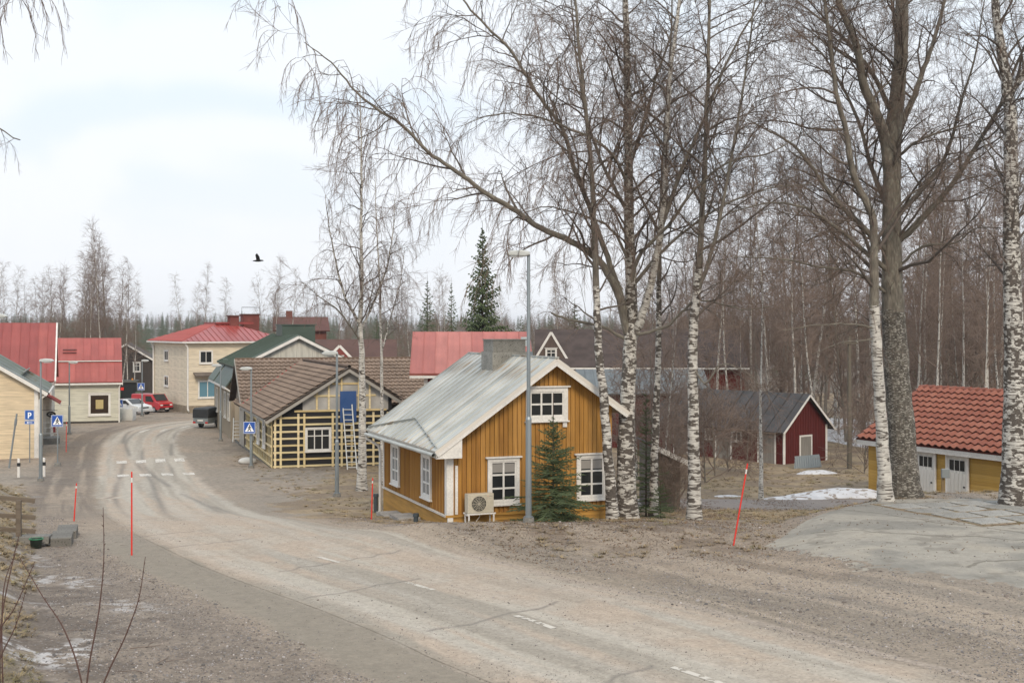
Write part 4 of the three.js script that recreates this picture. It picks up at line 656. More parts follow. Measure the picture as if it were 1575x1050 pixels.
{
  // small ochre shed with red clay-coloured tiles; its door wall looks back towards the street
  const y0 = -0.3, Y = (y) => y - y0, th = -1.1, h = thing('tiled_shed', 'small yellow lap-boarded shed with orange-red tiled roof and two white doors', 'shed', V(15.08, y0, -52.2), th);
  const yel = [0xc09a4c, 0xb99347, 0xc7a154].map((c) => M(c, { rough: 0.8, tex: 'woodH' })), W = 9.2, ye = 2.52, yr = 4.37, Lz = 6.6;
  const core = box(h, 'wall', yel[1], 0, W, 0, Y(ye), -Lz, -0.03);
  const wy = 0.135, ny = Math.floor(Y(ye) / wy); for (let i = 0; i < ny; i++) part(core, 'board', bx(W, wy - 0.006, 0.026), yel[Math.floor(BR() * 3)], 0, -Y(ye) / 2 + wy * (i + 0.5), Lz / 2 + 0.0, -0.12, 0, 0);
  for (const x of [0, W - 0.04]) part(h, 'gable_wall', prism([[-Lz, 0], [0, 0], [0, Y(ye)], [-Lz / 2, Y(yr) - 0.1], [-Lz, Y(ye)]], 0, 0.04), yel[0], x + 0.04, 0, 0, 0, -Math.PI / 2, 0);
  const slab = M(0x5a2a22, { rough: 0.9 }), f = roofZ(h, 'roof', slab, -Lz / 2, Y(yr), 0.36, Y(ye) - 0.20, -0.35, W + 0.3, 0.08); roofZ(h, 'roof', slab, -Lz / 2, Y(yr), -Lz - 0.5, Y(ye) - 0.28, -0.35, W + 0.3, 0.08);
  const cols = 27, rows = 11, tw = (f.L - 0.04) / cols, prof = []; for (let i = 0; i <= 5; i++) { const t = i / 5; prof.push([-tw / 2 + tw * t, 0.045 * Math.cos((t - 0.5) * Math.PI * 2) + 0.05]); }
  const tg = prism([...prof, ...prof.slice().reverse().map(([x, y]) => [x, y - 0.024])], -0.23, 0.23); tg.rotateX(-0.18);
  const tm = [0x905848, 0x8c5445, 0x945c4b, 0x885142, 0x986150].map((c) => M(c, { rough: 0.85, tex: 'fine' }));
  for (let i = 0; i < rows; i++) for (let j = 0; j < cols; j++) { const m = part(f.m, 'tile', tg, tm[Math.floor(BR() * 5)], -f.L / 2 + 0.02 + tw * (j + 0.5), f.t / 2 + 0.05, f.len / 2 - 0.16 - i * (f.len - 0.36) / (rows - 1)); m.rotation.y = (BR() - 0.5) * 0.03; }
  for (let j = 0; j < 24; j++) part(h, 'ridge_tile', cyl(0.13, 0.11, 0.44, 8), tm[j % 5], -0.15 + j * (W + 0.3) / 23.4, Y(yr) + 0.06, -Lz / 2, 0, 0, Math.PI / 2 + 0.06);
  box(h, 'eave_board', WHITE, -0.35, W + 0.3, Y(ye) - 0.42, Y(ye) - 0.22, 0.32, 0.36); part(h, 'barge_board', bx(0.05, 0.16, f.len), WHITE, -0.37, Y((yr + ye) / 2) - 0.2, (-Lz / 2 + 0.5) / 2, Math.atan2(yr - ye + 0.28, Lz / 2 + 0.5), 0, 0);
  for (const [a, w] of [[2.85, 0.86], [4.42, 0.95]]) {
    const dt = Y(ye) - 0.5, paintW = M(0xe2e0db, { rough: 0.7, tex: 'wood' }), door = box(h, 'door', paintW, a, a + w, 0.25, dt, 0.03, 0.07), dy = dt - 0.25; for (let i = 0; i < 5; i++) box(door, 'plank', paintW, -w / 2 + i * w / 5 + 0.007, -w / 2 + (i + 1) * w / 5 - 0.007, -dy / 2, dy / 2 - 0.62, 0.0, 0.042);
    for (let i = 0; i < 3; i++) box(door, 'pane', GLASS, -w / 2 + 0.08 + i * (w - 0.16) / 3 + 0.02, -w / 2 + 0.08 + (i + 1) * (w - 0.16) / 3 - 0.02, dy / 2 - 0.52, dy / 2 - 0.12, 0.02, 0.027);
    box(door, 'handle', DARK, w / 2 - 0.14, w / 2 - 0.06, -0.12, -0.06, 0.02, 0.06);
    for (const [x0, x1, ya, yb] of [[a - 0.1, a, 0.2, dt + 0.1], [a + w, a + w + 0.1, 0.2, dt + 0.1], [a, a + w, dt, dt + 0.1]]) box(h, 'door_trim', WHITE, x0, x1, ya, yb, 0.032, 0.09);
  }
}
{
  // low woodshed roof beside the ochre house
  const D = 43.5, y0 = terrain(gx(1030, D), -D) - 0.1, Y = (y) => y - y0, h = thing('lean_to_shed', 'low grey lean-to roof edge between the birch trunks', 'shed', V(gx(1010, D), y0, -D), 0.1);
  const gr = M(0x6d675f, { rough: 0.9, tex: 'wood' }); part(h, 'wall', prism([[-0.1, 0], [0.85, 0], [0.85, Y(2.35)], [-0.1, Y(2.8)]], -2.5, 0), gr); roofX(h, 'roof', M(0x57524e, { rough: 0.9, tex: 'felt' }), -0.15, Y(2.92), 1.1, Y(2.32), -2.8, 0.3, 0.06); bargeBoard(h, -0.15, Y(2.86), 1.1, Y(2.26), 0.31, 0.18);
}
{
  // far rooftops behind the green-roofed house
  const D = 118, y0 = -1.5, Y = (y) => y - y0, h = thing('far_red_house', 'distant house with rusty red roof and white gable behind the birch', 'house', V(gx(480, D), y0, -D), 0.1);
  const rd = M(0x5e4640, { rough: 0.8, tex: 'rustred' }), W = gx(610, D) - gx(480, D); box(h, 'wall', M(0x86514a, { rough: 0.9 }), 0, W, 0, Y(3.4), -7, 0); roofZ(h, 'roof', rd, -3.5, Y(5.9), 0.5, Y(3.4), -0.3, W, 0.1); roofZ(h, 'roof', rd, -3.5, Y(5.9), -7.4, Y(3.4), -0.3, W, 0.1);
  part(h, 'gable', prism([[1.0, Y(3.5)], [4.2, Y(3.5)], [2.6, Y(5.2)]], -2.0, 0.3), M(0x7a3c36, { rough: 0.9 })); bargeBoard(h, 0.7, Y(3.35), 2.6, Y(5.35), 0.34, 0.24); bargeBoard(h, 2.6, Y(5.35), 4.5, Y(3.35), 0.342, 0.24); windowUnit(h, 2.6, Y(4.0), 0.31, 0, 0.8, 0.8, {});
  const D2 = 150, h2 = thing('far_brick_house', 'distant brick house roof showing above the green roof housing', 'house', V(gx(425, D2), -2, -D2), 0.2); box(h2, 'wall', M(0x6f4239, { rough: 0.9, tex: 'blotch' }), 0, 6, 0, 8.8, -8, 0); roofZ(h2, 'roof', M(0x66433d, { rough: 0.85, tex: 'rustred' }), -4, 10.4, 0.5, 8.7, -0.4, 6.4, 0.12); roofZ(h2, 'roof', M(0x66433d, { rough: 0.85, tex: 'rustred' }), -4, 10.4, -8.5, 8.7, -0.4, 6.4, 0.12); box(h2, 'chimney', M(0x6f4239, { rough: 0.9 }), 1.2, 2.0, 9.6, 11.2, -4.4, -3.6);
}

// ---------------------------------------------------------------- trees
// bark
function barkTex(dark, seed) {                            // 256 x 1024: one repeat is four metres of stem
  return greyTex(256, 1024, (u, v) => {
    const n = pf(u, v, 6, 24, 5, seed), fine = pf(u, v, 30, 150, 2, seed + 3), zone = pf(u, v, 2, 7, 3, seed + 17) - 0.5;
    const lent = sst(0.60, 0.70, pf(u, v, 5, 200, 2, seed + 7)) * 0.7;                                 // thin dark bands
    const k0 = 0.68 - dark * 0.22 - zone * 0.34, patch = sst(k0, k0 + 0.09, pf(u, v, 6, 60, 4, seed + 11));   // rough black patches, denser here and there
    const w = 0.74 + 0.16 * n - 0.10 * fine, k = clamp(Math.max(lent, patch)) * 0.92, g = 0.5 + 0.5 * pf(u, v, 4, 16, 3, seed + 29);
    return [lerp(w * lerp(0.94, 1, g), 0.22 + 0.16 * fine, k), lerp(w * lerp(0.93, 0.985, g), 0.20 + 0.15 * fine, k), lerp(w * lerp(0.90, 0.955, g), 0.185 + 0.14 * fine, k)];
  });
}
const barkMat = (t, bump = 0.02) => { const m = new THREE.MeshStandardMaterial({ map: t, roughness: 0.9, bumpMap: rawTex(t), bumpScale: bump }); m.name = 'bark'; return m; };
const BARK_W = barkMat(barkTex(0.25, 3)), BARK_M = barkMat(barkTex(0.55, 23)), BARK_R = barkMat(barkTex(0.86, 43), 0.03);
const BARK_D = barkMat(greyTex(256, 512, (u, v) => { const r = pf(u, v, 14, 8, 4, 5), n = pf(u, v, 5, 6, 4, 15), l = sst(0.60, 0.74, pf(u, v, 8, 8, 4, 71)); const w = 0.36 + 0.26 * r + 0.12 * n - 0.1; return [lerp(w, 0.58, l * 0.55), lerp(w * 0.95, 0.58, l * 0.55), lerp(w * 0.87, 0.53, l * 0.55)]; }), 0.04);
const BARK_OLD = barkMat(greyTex(256, 512, (u, v) => { const r = pf(u, v, 14, 8, 4, 5), n = pf(u, v, 5, 6, 4, 15), l = sst(0.50, 0.68, pf(u, v, 14, 60, 5, 71)); const w = 0.25 + 0.26 * r + 0.10 * n - 0.08; return [lerp(w, 0.70, l * 0.72), lerp(w * 0.95, 0.69, l * 0.72), lerp(w * 0.88, 0.66, l * 0.72)]; }), 0.05);
const TWIG = M([0.182, 0.134, 0.108], { rough: 0.9 }), TWIG_RED = TWIG, LIMB = M([0.120, 0.100, 0.087], { rough: 0.9 }), TWIG_FAR = TWIG;
const rv = (r) => V(r() * 2 - 1, r() * 2 - 1, r() * 2 - 1);
function grow(start, dir, len, segs, r, wander, up, droop = 0) {   // a wandering path
  const pts = [start.clone()], d = dir.clone().normalize(), p = start.clone();
  for (let i = 1; i <= segs; i++) { d.addScaledVector(rv(r), wander); d.y += up - droop * (i / segs); d.normalize(); p.addScaledVector(d, len / segs); pts.push(p.clone()); }
  return pts;
}
// twig sprays used as copies: one that spreads along +y, one that hangs
function spray(seed, n, hang) {
  const r = rng(seed), t = new Tubes();
  const main = hang ? grow(V(0, 0, 0), V(0.6, 0.25 - 0.5 * r(), 0), 1, 8, r, 0.13, -0.42, 0) : grow(V(0, 0, 0), V(0, 1, 0), 1, 5, r, 0.14, 0);
  t.add(main, main.map((_, i) => lerp(0.0058, 0.0020, i / (main.length - 1))), 3);
  for (let k = 0; k < n; k++) {
    const f = 0.12 + 0.85 * k / n, i = Math.min(main.length - 2, Math.floor(f * (main.length - 1))), p = V().lerpVectors(main[i], main[i + 1], f * (main.length - 1) - i), T = V().subVectors(main[i + 1], main[i]).normalize();
    const d = T.clone().multiplyScalar(0.8).add(rv(r).multiplyScalar(hang ? 0.45 : 0.75)); if (hang) d.y -= 0.35;
    const q = grow(p, d, (hang ? 0.34 - 0.16 * f : 0.55 - 0.32 * f) * (0.6 + 0.7 * r()), 3, r, 0.16, hang ? -0.18 : 0, 0); t.add(q, [0.0034, 0.0029, 0.0023, 0.0014], 3);
    if (k % 2 === 0) { const q2 = grow(q[1], rv(r).multiplyScalar(0.7).add(V().subVectors(q[2], q[1]).normalize()), hang ? 0.13 : 0.2, 2, r, 0.15, hang ? -0.15 : 0, 0); t.add(q2, [0.0027, 0.0022, 0.0013], 3); }
  }
  return t.build();
}
const SPRAYS = [spray(11, 11, false), spray(12, 12, false), spray(13, 10, false)], HANGS = [spray(21, 10, true), spray(22, 12, true), spray(23, 9, true)];
const addTwigs = (tree, list, mat) => {                    // list of {p, d, s, hang}
  const bins = new Map(); for (const t of list) { const k = (t.hang ? 3 : 0) + t.v; if (!bins.has(k)) bins.set(k, []); bins.get(k).push(t); }
  const q = new THREE.Object3D(), Yv = V(0, 1, 0);
  for (const [k, l] of bins) {
    const im = new THREE.InstancedMesh(k < 3 ? SPRAYS[k] : HANGS[k - 3], mat, l.length);
    l.forEach((t, i) => { q.position.copy(t.p); if (t.hang) q.rotation.set(0, Math.atan2(-t.d.z, t.d.x), 0); else { q.quaternion.setFromUnitVectors(Yv, t.d); q.rotateY(t.a); } q.scale.setScalar(t.s); q.updateMatrix(); im.setMatrixAt(i, q.matrix); });
    im.name = 'crown'; im.userData.kind = 'stuff'; im.castShadow = true; tree.add(im);
  }
};
// side growth along a stem: secondary and tertiary branches into T, twig places into tw
function sideGrowth(stem, rad, o, r, T, tw, inst = true) {
  const cum = [0]; for (let i = 1; i < stem.length; i++) cum.push(cum[i - 1] + stem[i].distanceTo(stem[i - 1])); const L = cum.at(-1);
  for (let s = o.from * L; s < L; s += (1 / o.per) * (0.5 + r())) {
    let i = 0; while (i < cum.length - 2 && cum[i + 1] < s) i++; const f = (s - cum[i]) / (cum[i + 1] - cum[i] || 1), p = V().lerpVectors(stem[i], stem[i + 1], f), ax = V().subVectors(stem[i + 1], stem[i]).normalize(), pr = lerp(rad[i], rad[i + 1], f), t = s / L;
    const perp = rv(r); perp.addScaledVector(ax, -perp.dot(ax)).normalize(); const ang = lerp(o.a0 ?? 0.6, o.a1 ?? 1.1, r());
    const d = ax.clone().multiplyScalar(Math.cos(ang)).addScaledVector(perp, Math.sin(ang));
    const len = lerp(o.l0, o.l1, t) * (0.45 + 0.8 * r()), r0 = Math.min(pr * 0.55, (0.008 + 0.0115 * len) * (o.thick ?? 1.25)), path = grow(p, d, len, 6, r, 0.27, o.up ?? 0.06, o.droop ?? 0.16);
    T.add(path, path.map((_, k) => lerp(r0, o.tip ?? 0.0055, k / 6)), r0 > 0.02 ? 5 : 4);
    const n2 = Math.max(2, Math.round(len * (o.sub ?? 3.4)));
    for (let k = 0; k < n2; k++) {
      const g = 0.18 + 0.8 * (k + r()) / n2, ii = Math.min(5, Math.floor(g * 6)), b = V().lerpVectors(path[ii], path[ii + 1], clamp(g * 6 - ii)), T2 = V().subVectors(path[ii + 1], path[ii]).normalize();
      const d2 = T2.clone().multiplyScalar(0.75).add(rv(r).multiplyScalar(0.8)).normalize(), l2 = len * lerp(0.58, 0.28, g) * (0.6 + 0.7 * r()), q = grow(b, d2, l2, 4, r, 0.28, o.up2 ?? 0.02, o.droop2 ?? 0.15);
      T.add(q, q.map((_, m) => lerp(Math.min(0.013, r0 * 0.65), (o.tip ?? 0.0055) * 0.7, m / 4)), 3);
      const nt = Math.max(1, Math.round(l2 * (o.tw ?? 2.7)));
      for (let m = 0; m < nt; m++) { const e = 0.25 + 0.75 * (m + 1) / nt, jj = Math.min(3, Math.floor(e * 4 - 1e-6)), tp = V().lerpVectors(q[jj], q[jj + 1], e * 4 - jj), td = V().subVectors(q[jj + 1], q[jj]).normalize().add(rv(r).multiplyScalar(0.55)).normalize(); tw.push({ p: tp, d: td, s: (o.ts ?? 0.75) * (0.55 + 0.9 * r()), a: r() * 6.3, v: Math.floor(r() * 3), hang: r() < (o.hang ?? 0.3) }); }
    }
    const td = V().subVectors(path[6], path[5]).normalize(); tw.push({ p: path[6], d: td, s: (o.ts ?? 0.75) * (0.8 + 0.5 * r()), a: r() * 6.3, v: Math.floor(r() * 3), hang: r() < (o.hang ?? 0.3) });
  }
}
// a tree from stems given as [px, py, depth] stations with end radii
function heroTree(name, label, seed, stems, o = {}, group) {
  const r = rng(seed), [bpx, , bD] = stems[0].pts[0], base = onGround(bpx, bD, -0.12), tree = thing(name, label, 'tree', base, 0, group);
  const crown = new Tubes(), tw = [];
  stems.forEach((st, k) => {
    const raw = st.pts.map(([px, py, D]) => at(px, py, D ?? bD).sub(base)); if (!k) raw[0].set(0, 0, 0);
    const n = Math.max(12, raw.length * 4), pts = smooth(raw, n);
    pts.forEach((p, i) => { if (i > 1 && i < n) p.addScaledVector(rv(r), 0.018); });
    const rad = pts.map((_, i) => { const t = i / n; let q = lerp(st.r[0], st.r[1], Math.pow(t, st.pow ?? 0.85)); if (!k) q *= 1 + 0.45 * Math.exp(-t * n * 0.55) + 0.03 * (r() - 0.5); return Math.max(0.006, q); });
    part(tree, k ? 'limb' : 'trunk', new Tubes().add(pts, rad, st.r[0] > 0.1 ? 14 : 8, Math.max(1, Math.round(st.r[0] * 7)), st.mat === BARK_D || st.mat === BARK_OLD ? 0.62 : 0.25, seed).build(), st.mat ?? BARK_M);
    sideGrowth(pts, rad, { from: k ? 0.12 : 0.4, per: 2.6, l0: 3.9, l1: 1.3, ...o, ...st.o }, r, crown, tw);
  });
  const c = part(tree, 'crown', crown.build(), o.limbMat ?? LIMB); c.userData.kind = 'stuff'; addTwigs(tree, tw, o.twigMat ?? TWIG); heroTree.count = (heroTree.count ?? 0) + tw.length;
  return tree;
}
const W38 = 38;
heroTree('old_birch', 'thick black-and-white birch by the ochre house, one limb sweeping far out over the street', 101, [
  { pts: [[965, 788, 38], [963, 700], [966, 620], [969, 540], [972, 480], [969, 400], [967, 300], [966, 200], [964, 100], [962, 0], [958, -120], [952, -230]], r: [0.29, 0.05], mat: BARK_R, o: { from: 0.36, per: 3.4 } },
  { pts: [[971, 525, 38], [986, 490, 37.8], [1005, 420, 37.5], [1018, 340, 37.2], [1025, 240, 37], [1028, 150, 36.8], [1038, 60, 36.5], [1052, -60, 36.2], [1062, -170, 36]], r: [0.15, 0.03], mat: BARK_W, o: { from: 0.25 } },
  { pts: [[965, 512, 38], [946, 440, 37.6], [915, 395, 37.2], [880, 372, 36.8], [830, 350, 36.4], [790, 322, 36], [742, 293, 35.4], [700, 262, 35], [662, 236, 34.6], [620, 194, 34.2], [575, 164, 33.8], [544, 137, 33.5], [512, 99, 33.2], [468, 65, 33]], r: [0.125, 0.012], mat: BARK_D, o: { from: 0.16, per: 2.1, l0: 2.6, l1: 1.5, hang: 0.8, ts: 1.25, droop: 0.16, up: 0.08, tw: 2.6 } },
  { pts: [[966, 490, 38], [950, 440, 37.9], [936, 400, 37.8], [906, 316, 37.5], [883, 259, 37.2], [871, 213, 37], [856, 183, 36.8], [829, 148, 36.6], [784, 76, 36.2], [746, 38, 36], [712, 0, 35.8], [670, -60, 35.5]], r: [0.105, 0.02], mat: BARK_D, o: { from: 0.3, hang: 0.7, ts: 1.05 } },
  { pts: [[968, 450, 38], [985, 392, 37.6], [1031, 343, 37], [1070, 290, 36.6], [1123, 248, 36.2], [1180, 236, 35.8], [1240, 205, 35.5]], r: [0.075, 0.012], mat: BARK_D, o: { from: 0.2, l0: 2.6, l1: 1.2 } },
  { pts: [[960, 520, 38], [925, 502, 37.6], [870, 490, 37.2], [848, 481, 37]], r: [0.055, 0.03], mat: BARK_D, o: { from: 0.5, l0: 0.8, l1: 0.8, per: 1 } },
  { pts: [[972, 512, 38], [986, 513, 37.7], [1026, 501, 37.4], [1051, 478, 37.2], [1066, 464, 37], [1086, 463, 36.8], [1129, 473, 36.5], [1149, 476, 36.3], [1190, 470, 36]], r: [0.06, 0.012], mat: BARK_D, o: { from: 0.3, l0: 1.6, l1: 0.9 } },
  { pts: [[968, 330, 38], [930, 260, 38.4], [905, 190, 39], [890, 110, 39.5], [880, 20, 40], [872, -80, 40.4]], r: [0.07, 0.012], mat: BARK_D, o: {} },
  { pts: [[973, 440, 38], [1010, 395, 37.4], [1060, 350, 36.9], [1120, 312, 36.4], [1180, 290, 36], [1250, 283, 35.6]], r: [0.065, 0.012], mat: BARK_D, o: { from: 0.2, l0: 2.6, l1: 1.3 } },
  { pts: [[1019, 345, 37.2], [1048, 262, 36.8], [1085, 180, 36.4], [1118, 95, 36], [1160, 20, 35.7], [1205, -50, 35.4]], r: [0.07, 0.015], mat: BARK_D, o: { from: 0.15, l0: 2.6, l1: 1.3 } },
  { pts: [[969, 405, 38], [940, 352, 37.5], [890, 330, 37], [840, 318, 36.6], [798, 330, 36.3]], r: [0.05, 0.010], mat: BARK_D, o: { from: 0.2, l0: 2.2, l1: 1.2, hang: 0.5 } },
  { pts: [[967, 260, 38], [990, 190, 38.4], [1012, 110, 38.8], [1040, 30, 39.2], [1062, -60, 39.6]], r: [0.07, 0.015], mat: BARK_D, o: { from: 0.15, l0: 2.6, l1: 1.3 } },
  { pts: [[967, 285, 38], [935, 230, 37], [870, 195, 36.5], [820, 178, 36], [760, 176, 35.6], [700, 196, 35.3]], r: [0.055, 0.008], mat: BARK_D, o: { l0: 2.2, l1: 1.2, hang: 0.6 } },
]);
heroTree('birch', 'slim leaning birch close against the corner of the ochre house', 102, [
  { pts: [[943, 790, 36.7], [935, 700], [928, 607], [922, 550], [919, 507], [917, 440]], r: [0.155, 0.10], mat: BARK_R, o: { from: 0.85, per: 2.2, l0: 2.0, l1: 1.6 } },
  { pts: [[917, 442, 36.7], [914, 350], [911, 285], [905, 213], [896, 125], [888, 40], [880, -60], [872, -150]], r: [0.10, 0.02], mat: BARK_D, o: { from: 0.05, per: 2.6, l0: 2.8, l1: 1.0 } },
]);
heroTree('birch', 'straight white-barked birch at the edge of the gravel driveway', 103, [
  { pts: [[1068, 797, 36.6], [1068, 700], [1066, 600], [1066, 520], [1072, 450], [1075, 410]], r: [0.19, 0.115], mat: BARK_M, o: { from: 0.8, per: 2.4, l0: 2.2, l1: 2 } },
  { pts: [[1075, 412, 36.6], [1077, 380], [1082, 300], [1086, 200], [1090, 100], [1092, 0], [1094, -120]], r: [0.112, 0.03], mat: BARK_D, o: { from: 0.05, per: 3.2 } },
  { pts: [[1072, 450, 36.6], [1088, 410, 36.4], [1104, 350, 36], [1118, 280, 35.8], [1135, 190, 35.5], [1148, 100, 35.3], [1160, 10, 35], [1168, -80, 35]], r: [0.075, 0.015], mat: BARK_D, o: { from: 0.2 } },
  { pts: [[1066, 560, 36.6], [1085, 590, 36.2], [1110, 560, 36], [1150, 575, 35.8], [1185, 610, 35.6]], r: [0.035, 0.01], mat: BARK_D, o: { l0: 1.3, l1: 0.8 } },
]);
heroTree('birch', 'thin birch standing between the thick birch and the small spruce', 104, [
  { pts: [[1005, 792, 39.4], [1007, 700], [1011, 600], [1013, 520], [1014, 430]], r: [0.135, 0.08], mat: BARK_R, o: { from: 0.8, l0: 2.0, l1: 1.6 } },
  { pts: [[1014, 432, 39.4], [1016, 340], [1020, 250], [1026, 150], [1032, 60], [1036, -40]], r: [0.08, 0.02], mat: BARK_D, o: { from: 0.05, l0: 2.2, l1: 0.8 } },
]);
heroTree('old_broadleaf_tree', 'massive dark-barked tree at the forecourt edge, limbs spreading from mid-trunk', 105, [
  { pts: [[1392, 762, 38.4], [1389, 700], [1384, 620], [1378, 540], [1374, 475]], r: [0.45, 0.36], pow: 0.8, mat: BARK_OLD, o: { from: 0.9, per: 1.5, l0: 1.4, l1: 1.2 } },
  { pts: [[1374.5, 480, 38.4], [1373, 440], [1372, 380], [1372, 300], [1374, 224], [1380, 150], [1386, 90], [1387, 0], [1389, -120], [1392, -220]], r: [0.362, 0.16], pow: 0.8, mat: BARK_D, o: { from: 0.06, per: 3.6, l0: 4.2, l1: 2.6, a0: 0.6, a1: 1.25 } },
  { pts: [[1380, 330, 38.4], [1420, 290, 38.2], [1455, 240, 38], [1475, 170, 37.8], [1500, 90, 37.6], [1515, 0, 37.4]], r: [0.09, 0.015], mat: BARK_D, o: { from: 0.15, l0: 2.6, l1: 1.4 } },
  { pts: [[1371, 330, 38.4], [1345, 270, 38.8], [1325, 200, 39.2], [1300, 140, 39.6], [1262, 80, 40], [1215, 40, 40.3]], r: [0.10, 0.015], mat: BARK_D, o: { from: 0.15, l0: 2.8, l1: 1.5 } },
  { pts: [[1372, 290, 38.4], [1358, 200, 38], [1330, 132, 37.6], [1318, 68, 37.2], [1290, 0, 37], [1270, -80, 36.8]], r: [0.20, 0.06], mat: BARK_D, o: { from: 0.2, l0: 3, l1: 1.6 } },
  { pts: [[1380, 372, 38.4], [1400, 355, 38.1], [1430, 324, 37.8], [1462, 288, 37.4], [1498, 232, 37], [1534, 172, 36.6], [1556, 120, 36.4], [1580, 60, 36]], r: [0.125, 0.03], mat: BARK_D, o: { from: 0.25, l0: 2.4, l1: 1.4 } },
  { pts: [[1368, 390, 38.4], [1334, 356, 38], [1300, 322, 37.6], [1270, 288, 37.2], [1230, 232, 36.8], [1190, 205, 36.5], [1150, 184, 36.3]], r: [0.11, 0.015], mat: BARK_D, o: { from: 0.2, l0: 2.6, l1: 1.2 } },
  { pts: [[1370, 420, 38.4], [1330, 385, 37.8], [1280, 345, 37.2], [1235, 318, 36.7], [1180, 312, 36.3], [1120, 328, 36]], r: [0.09, 0.012], mat: BARK_D, o: { from: 0.2, l0: 2.2, l1: 1.2 } },
  { pts: [[1374, 215, 38.4], [1402, 160, 38.8], [1420, 110, 39.2], [1440, 50, 39.6], [1462, -30, 40], [1480, -120, 40]], r: [0.12, 0.03], mat: BARK_D, o: { from: 0.2, l0: 2.4, l1: 1.4 } },
  { pts: [[1376, 250, 38.4], [1400, 225, 38], [1440, 205, 37.5], [1490, 190, 37.1], [1545, 168, 36.8]], r: [0.06, 0.012], mat: BARK_D, o: { from: 0.2, l0: 2.2, l1: 1.2 } },
  { pts: [[1378, 415, 38.4], [1420, 378, 37.9], [1470, 374, 37.5], [1500, 352, 37.2], [1540, 350, 37]], r: [0.05, 0.012], mat: BARK_D, o: { from: 0.3, l0: 1.6, l1: 1 } },
  { pts: [[1370, 455, 38.4], [1320, 420, 37.6], [1260, 410, 37], [1200, 398, 36.5], [1130, 395, 36.2]], r: [0.06, 0.012], mat: BARK_D, o: { from: 0.2, l0: 2, l1: 1.2 } },
  { pts: [[1375, 180, 38.4], [1340, 110, 39], [1300, 60, 39.4], [1250, 20, 39.8], [1200, -20, 40]], r: [0.09, 0.015], mat: BARK_D, o: { from: 0.2 } },
], { a0: 0.55, a1: 1.1, up: 0.07, droop: 0.08, up2: 0.05, droop2: 0.02, hang: 0.1, ts: 0.72, per: 3.1, thick: 1.1 });
heroTree('birch', 'white birch with a large burl grown up against the massive dark tree', 106, [
  { pts: [[1363, 768, 37.2], [1359, 700], [1354, 620], [1349, 540], [1345, 470]], r: [0.205, 0.15], mat: BARK_W, o: { from: 0.9, per: 1.5, l0: 1.5, l1: 1.2 } },
  { pts: [[1345, 474, 37.2], [1345, 400], [1341, 330], [1314, 272, 37], [1302, 200, 36.8], [1288, 150, 36.5], [1276, 60, 36.2], [1266, -40, 36], [1258, -140, 36]], r: [0.15, 0.03], mat: BARK_D, o: { from: 0.05, per: 3.2 } },
  { pts: [[1346, 505, 37.2], [1320, 500, 36.8], [1290, 498, 36.5], [1255, 500, 36.2], [1205, 508, 36]], r: [0.035, 0.012], mat: BARK_D, o: { l0: 1.2, l1: 0.8 } },
  { pts: [[1346, 520, 37.2], [1322, 524, 36.9], [1290, 528, 36.6], [1250, 545, 36.3]], r: [0.03, 0.008], mat: BARK_D, o: { l0: 1.1, l1: 0.7 } },
]);
heroTree('birch', 'stout birch at the far corner of the forecourt in front of the tiled shed', 107, [
  { pts: [[1563, 757, 35.6], [1562, 650], [1561, 550], [1558, 450], [1556, 350], [1556, 250], [1553, 160], [1545, 100], [1533, 30], [1528, -60], [1520, -160]], r: [0.36, 0.07], mat: BARK_R, o: { from: 0.36, per: 3.6 } },
  { pts: [[1554, 140, 35.6], [1572, 118, 35.4], [1590, 90, 35.2], [1620, 20, 35]], r: [0.14, 0.04], mat: BARK_M, o: {} },
  { pts: [[1557, 330, 35.6], [1535, 260, 36], [1510, 215, 36.4], [1490, 195, 36.6]], r: [0.04, 0.01], mat: BARK_D, o: { l0: 1.5, l1: 1 } },
]);
heroTree('birch', 'tall white birch standing in front of the house with battens', 108, [
  { pts: [[556, 752, 53], [557, 680], [557, 600], [556, 540], [554, 500], [556, 440], [555, 360], [556, 280], [555, 200], [553, 130]], r: [0.19, 0.015], mat: BARK_W, o: { from: 0.42, per: 2.4, l0: 3.0, l1: 0.8, hang: 0.6 } },
  { pts: [[554, 500, 53], [530, 455, 52.5], [516, 400, 52], [506, 350, 51.6], [500, 300, 51.2]], r: [0.07, 0.012], mat: BARK_M, o: { l0: 1.6, l1: 1.0, hang: 0.6 } },
  { pts: [[556, 505, 53], [572, 470, 53.4], [592, 420, 54], [604, 360, 54.4], [608, 300, 54.8]], r: [0.07, 0.012], mat: BARK_M, o: { l0: 1.8, l1: 1.0, hang: 0.6 } },
  { pts: [[555, 525, 53], [520, 478, 52], [490, 455, 51.3], [462, 432, 51]], r: [0.045, 0.01], mat: BARK_D, o: { l0: 1.6, l1: 1.0, hang: 0.6 } },
], { ts: 1.0, twigMat: TWIG_RED });
heroTree('birch', 'slender birch beside the far corner of the ochre house', 109, [
  { pts: [[588, 735, 56], [588, 660], [587, 600], [586, 520], [584, 440], [581, 380], [578, 320], [576, 260]], r: [0.10, 0.012], mat: BARK_W, o: { from: 0.45, per: 2.6, l0: 2.0, l1: 0.7, hang: 0.6 } },
  { pts: [[587, 540, 56], [600, 490, 56.5], [616, 430, 57], [622, 380, 57]], r: [0.045, 0.01], mat: BARK_M, o: { l0: 1.5, l1: 0.8, hang: 0.6 } },
], { twigMat: TWIG_RED });
heroTree('sapling', 'thin pale sapling alone at the far edge of the driveway', 110, [
  { pts: [[1171, 764, 49], [1171, 700], [1170, 640], [1171, 580], [1172, 520], [1174, 450]], r: [0.085, 0.015], mat: BARK_W, o: { from: 0.45, per: 2, l0: 1.3, l1: 0.5 } },
]);
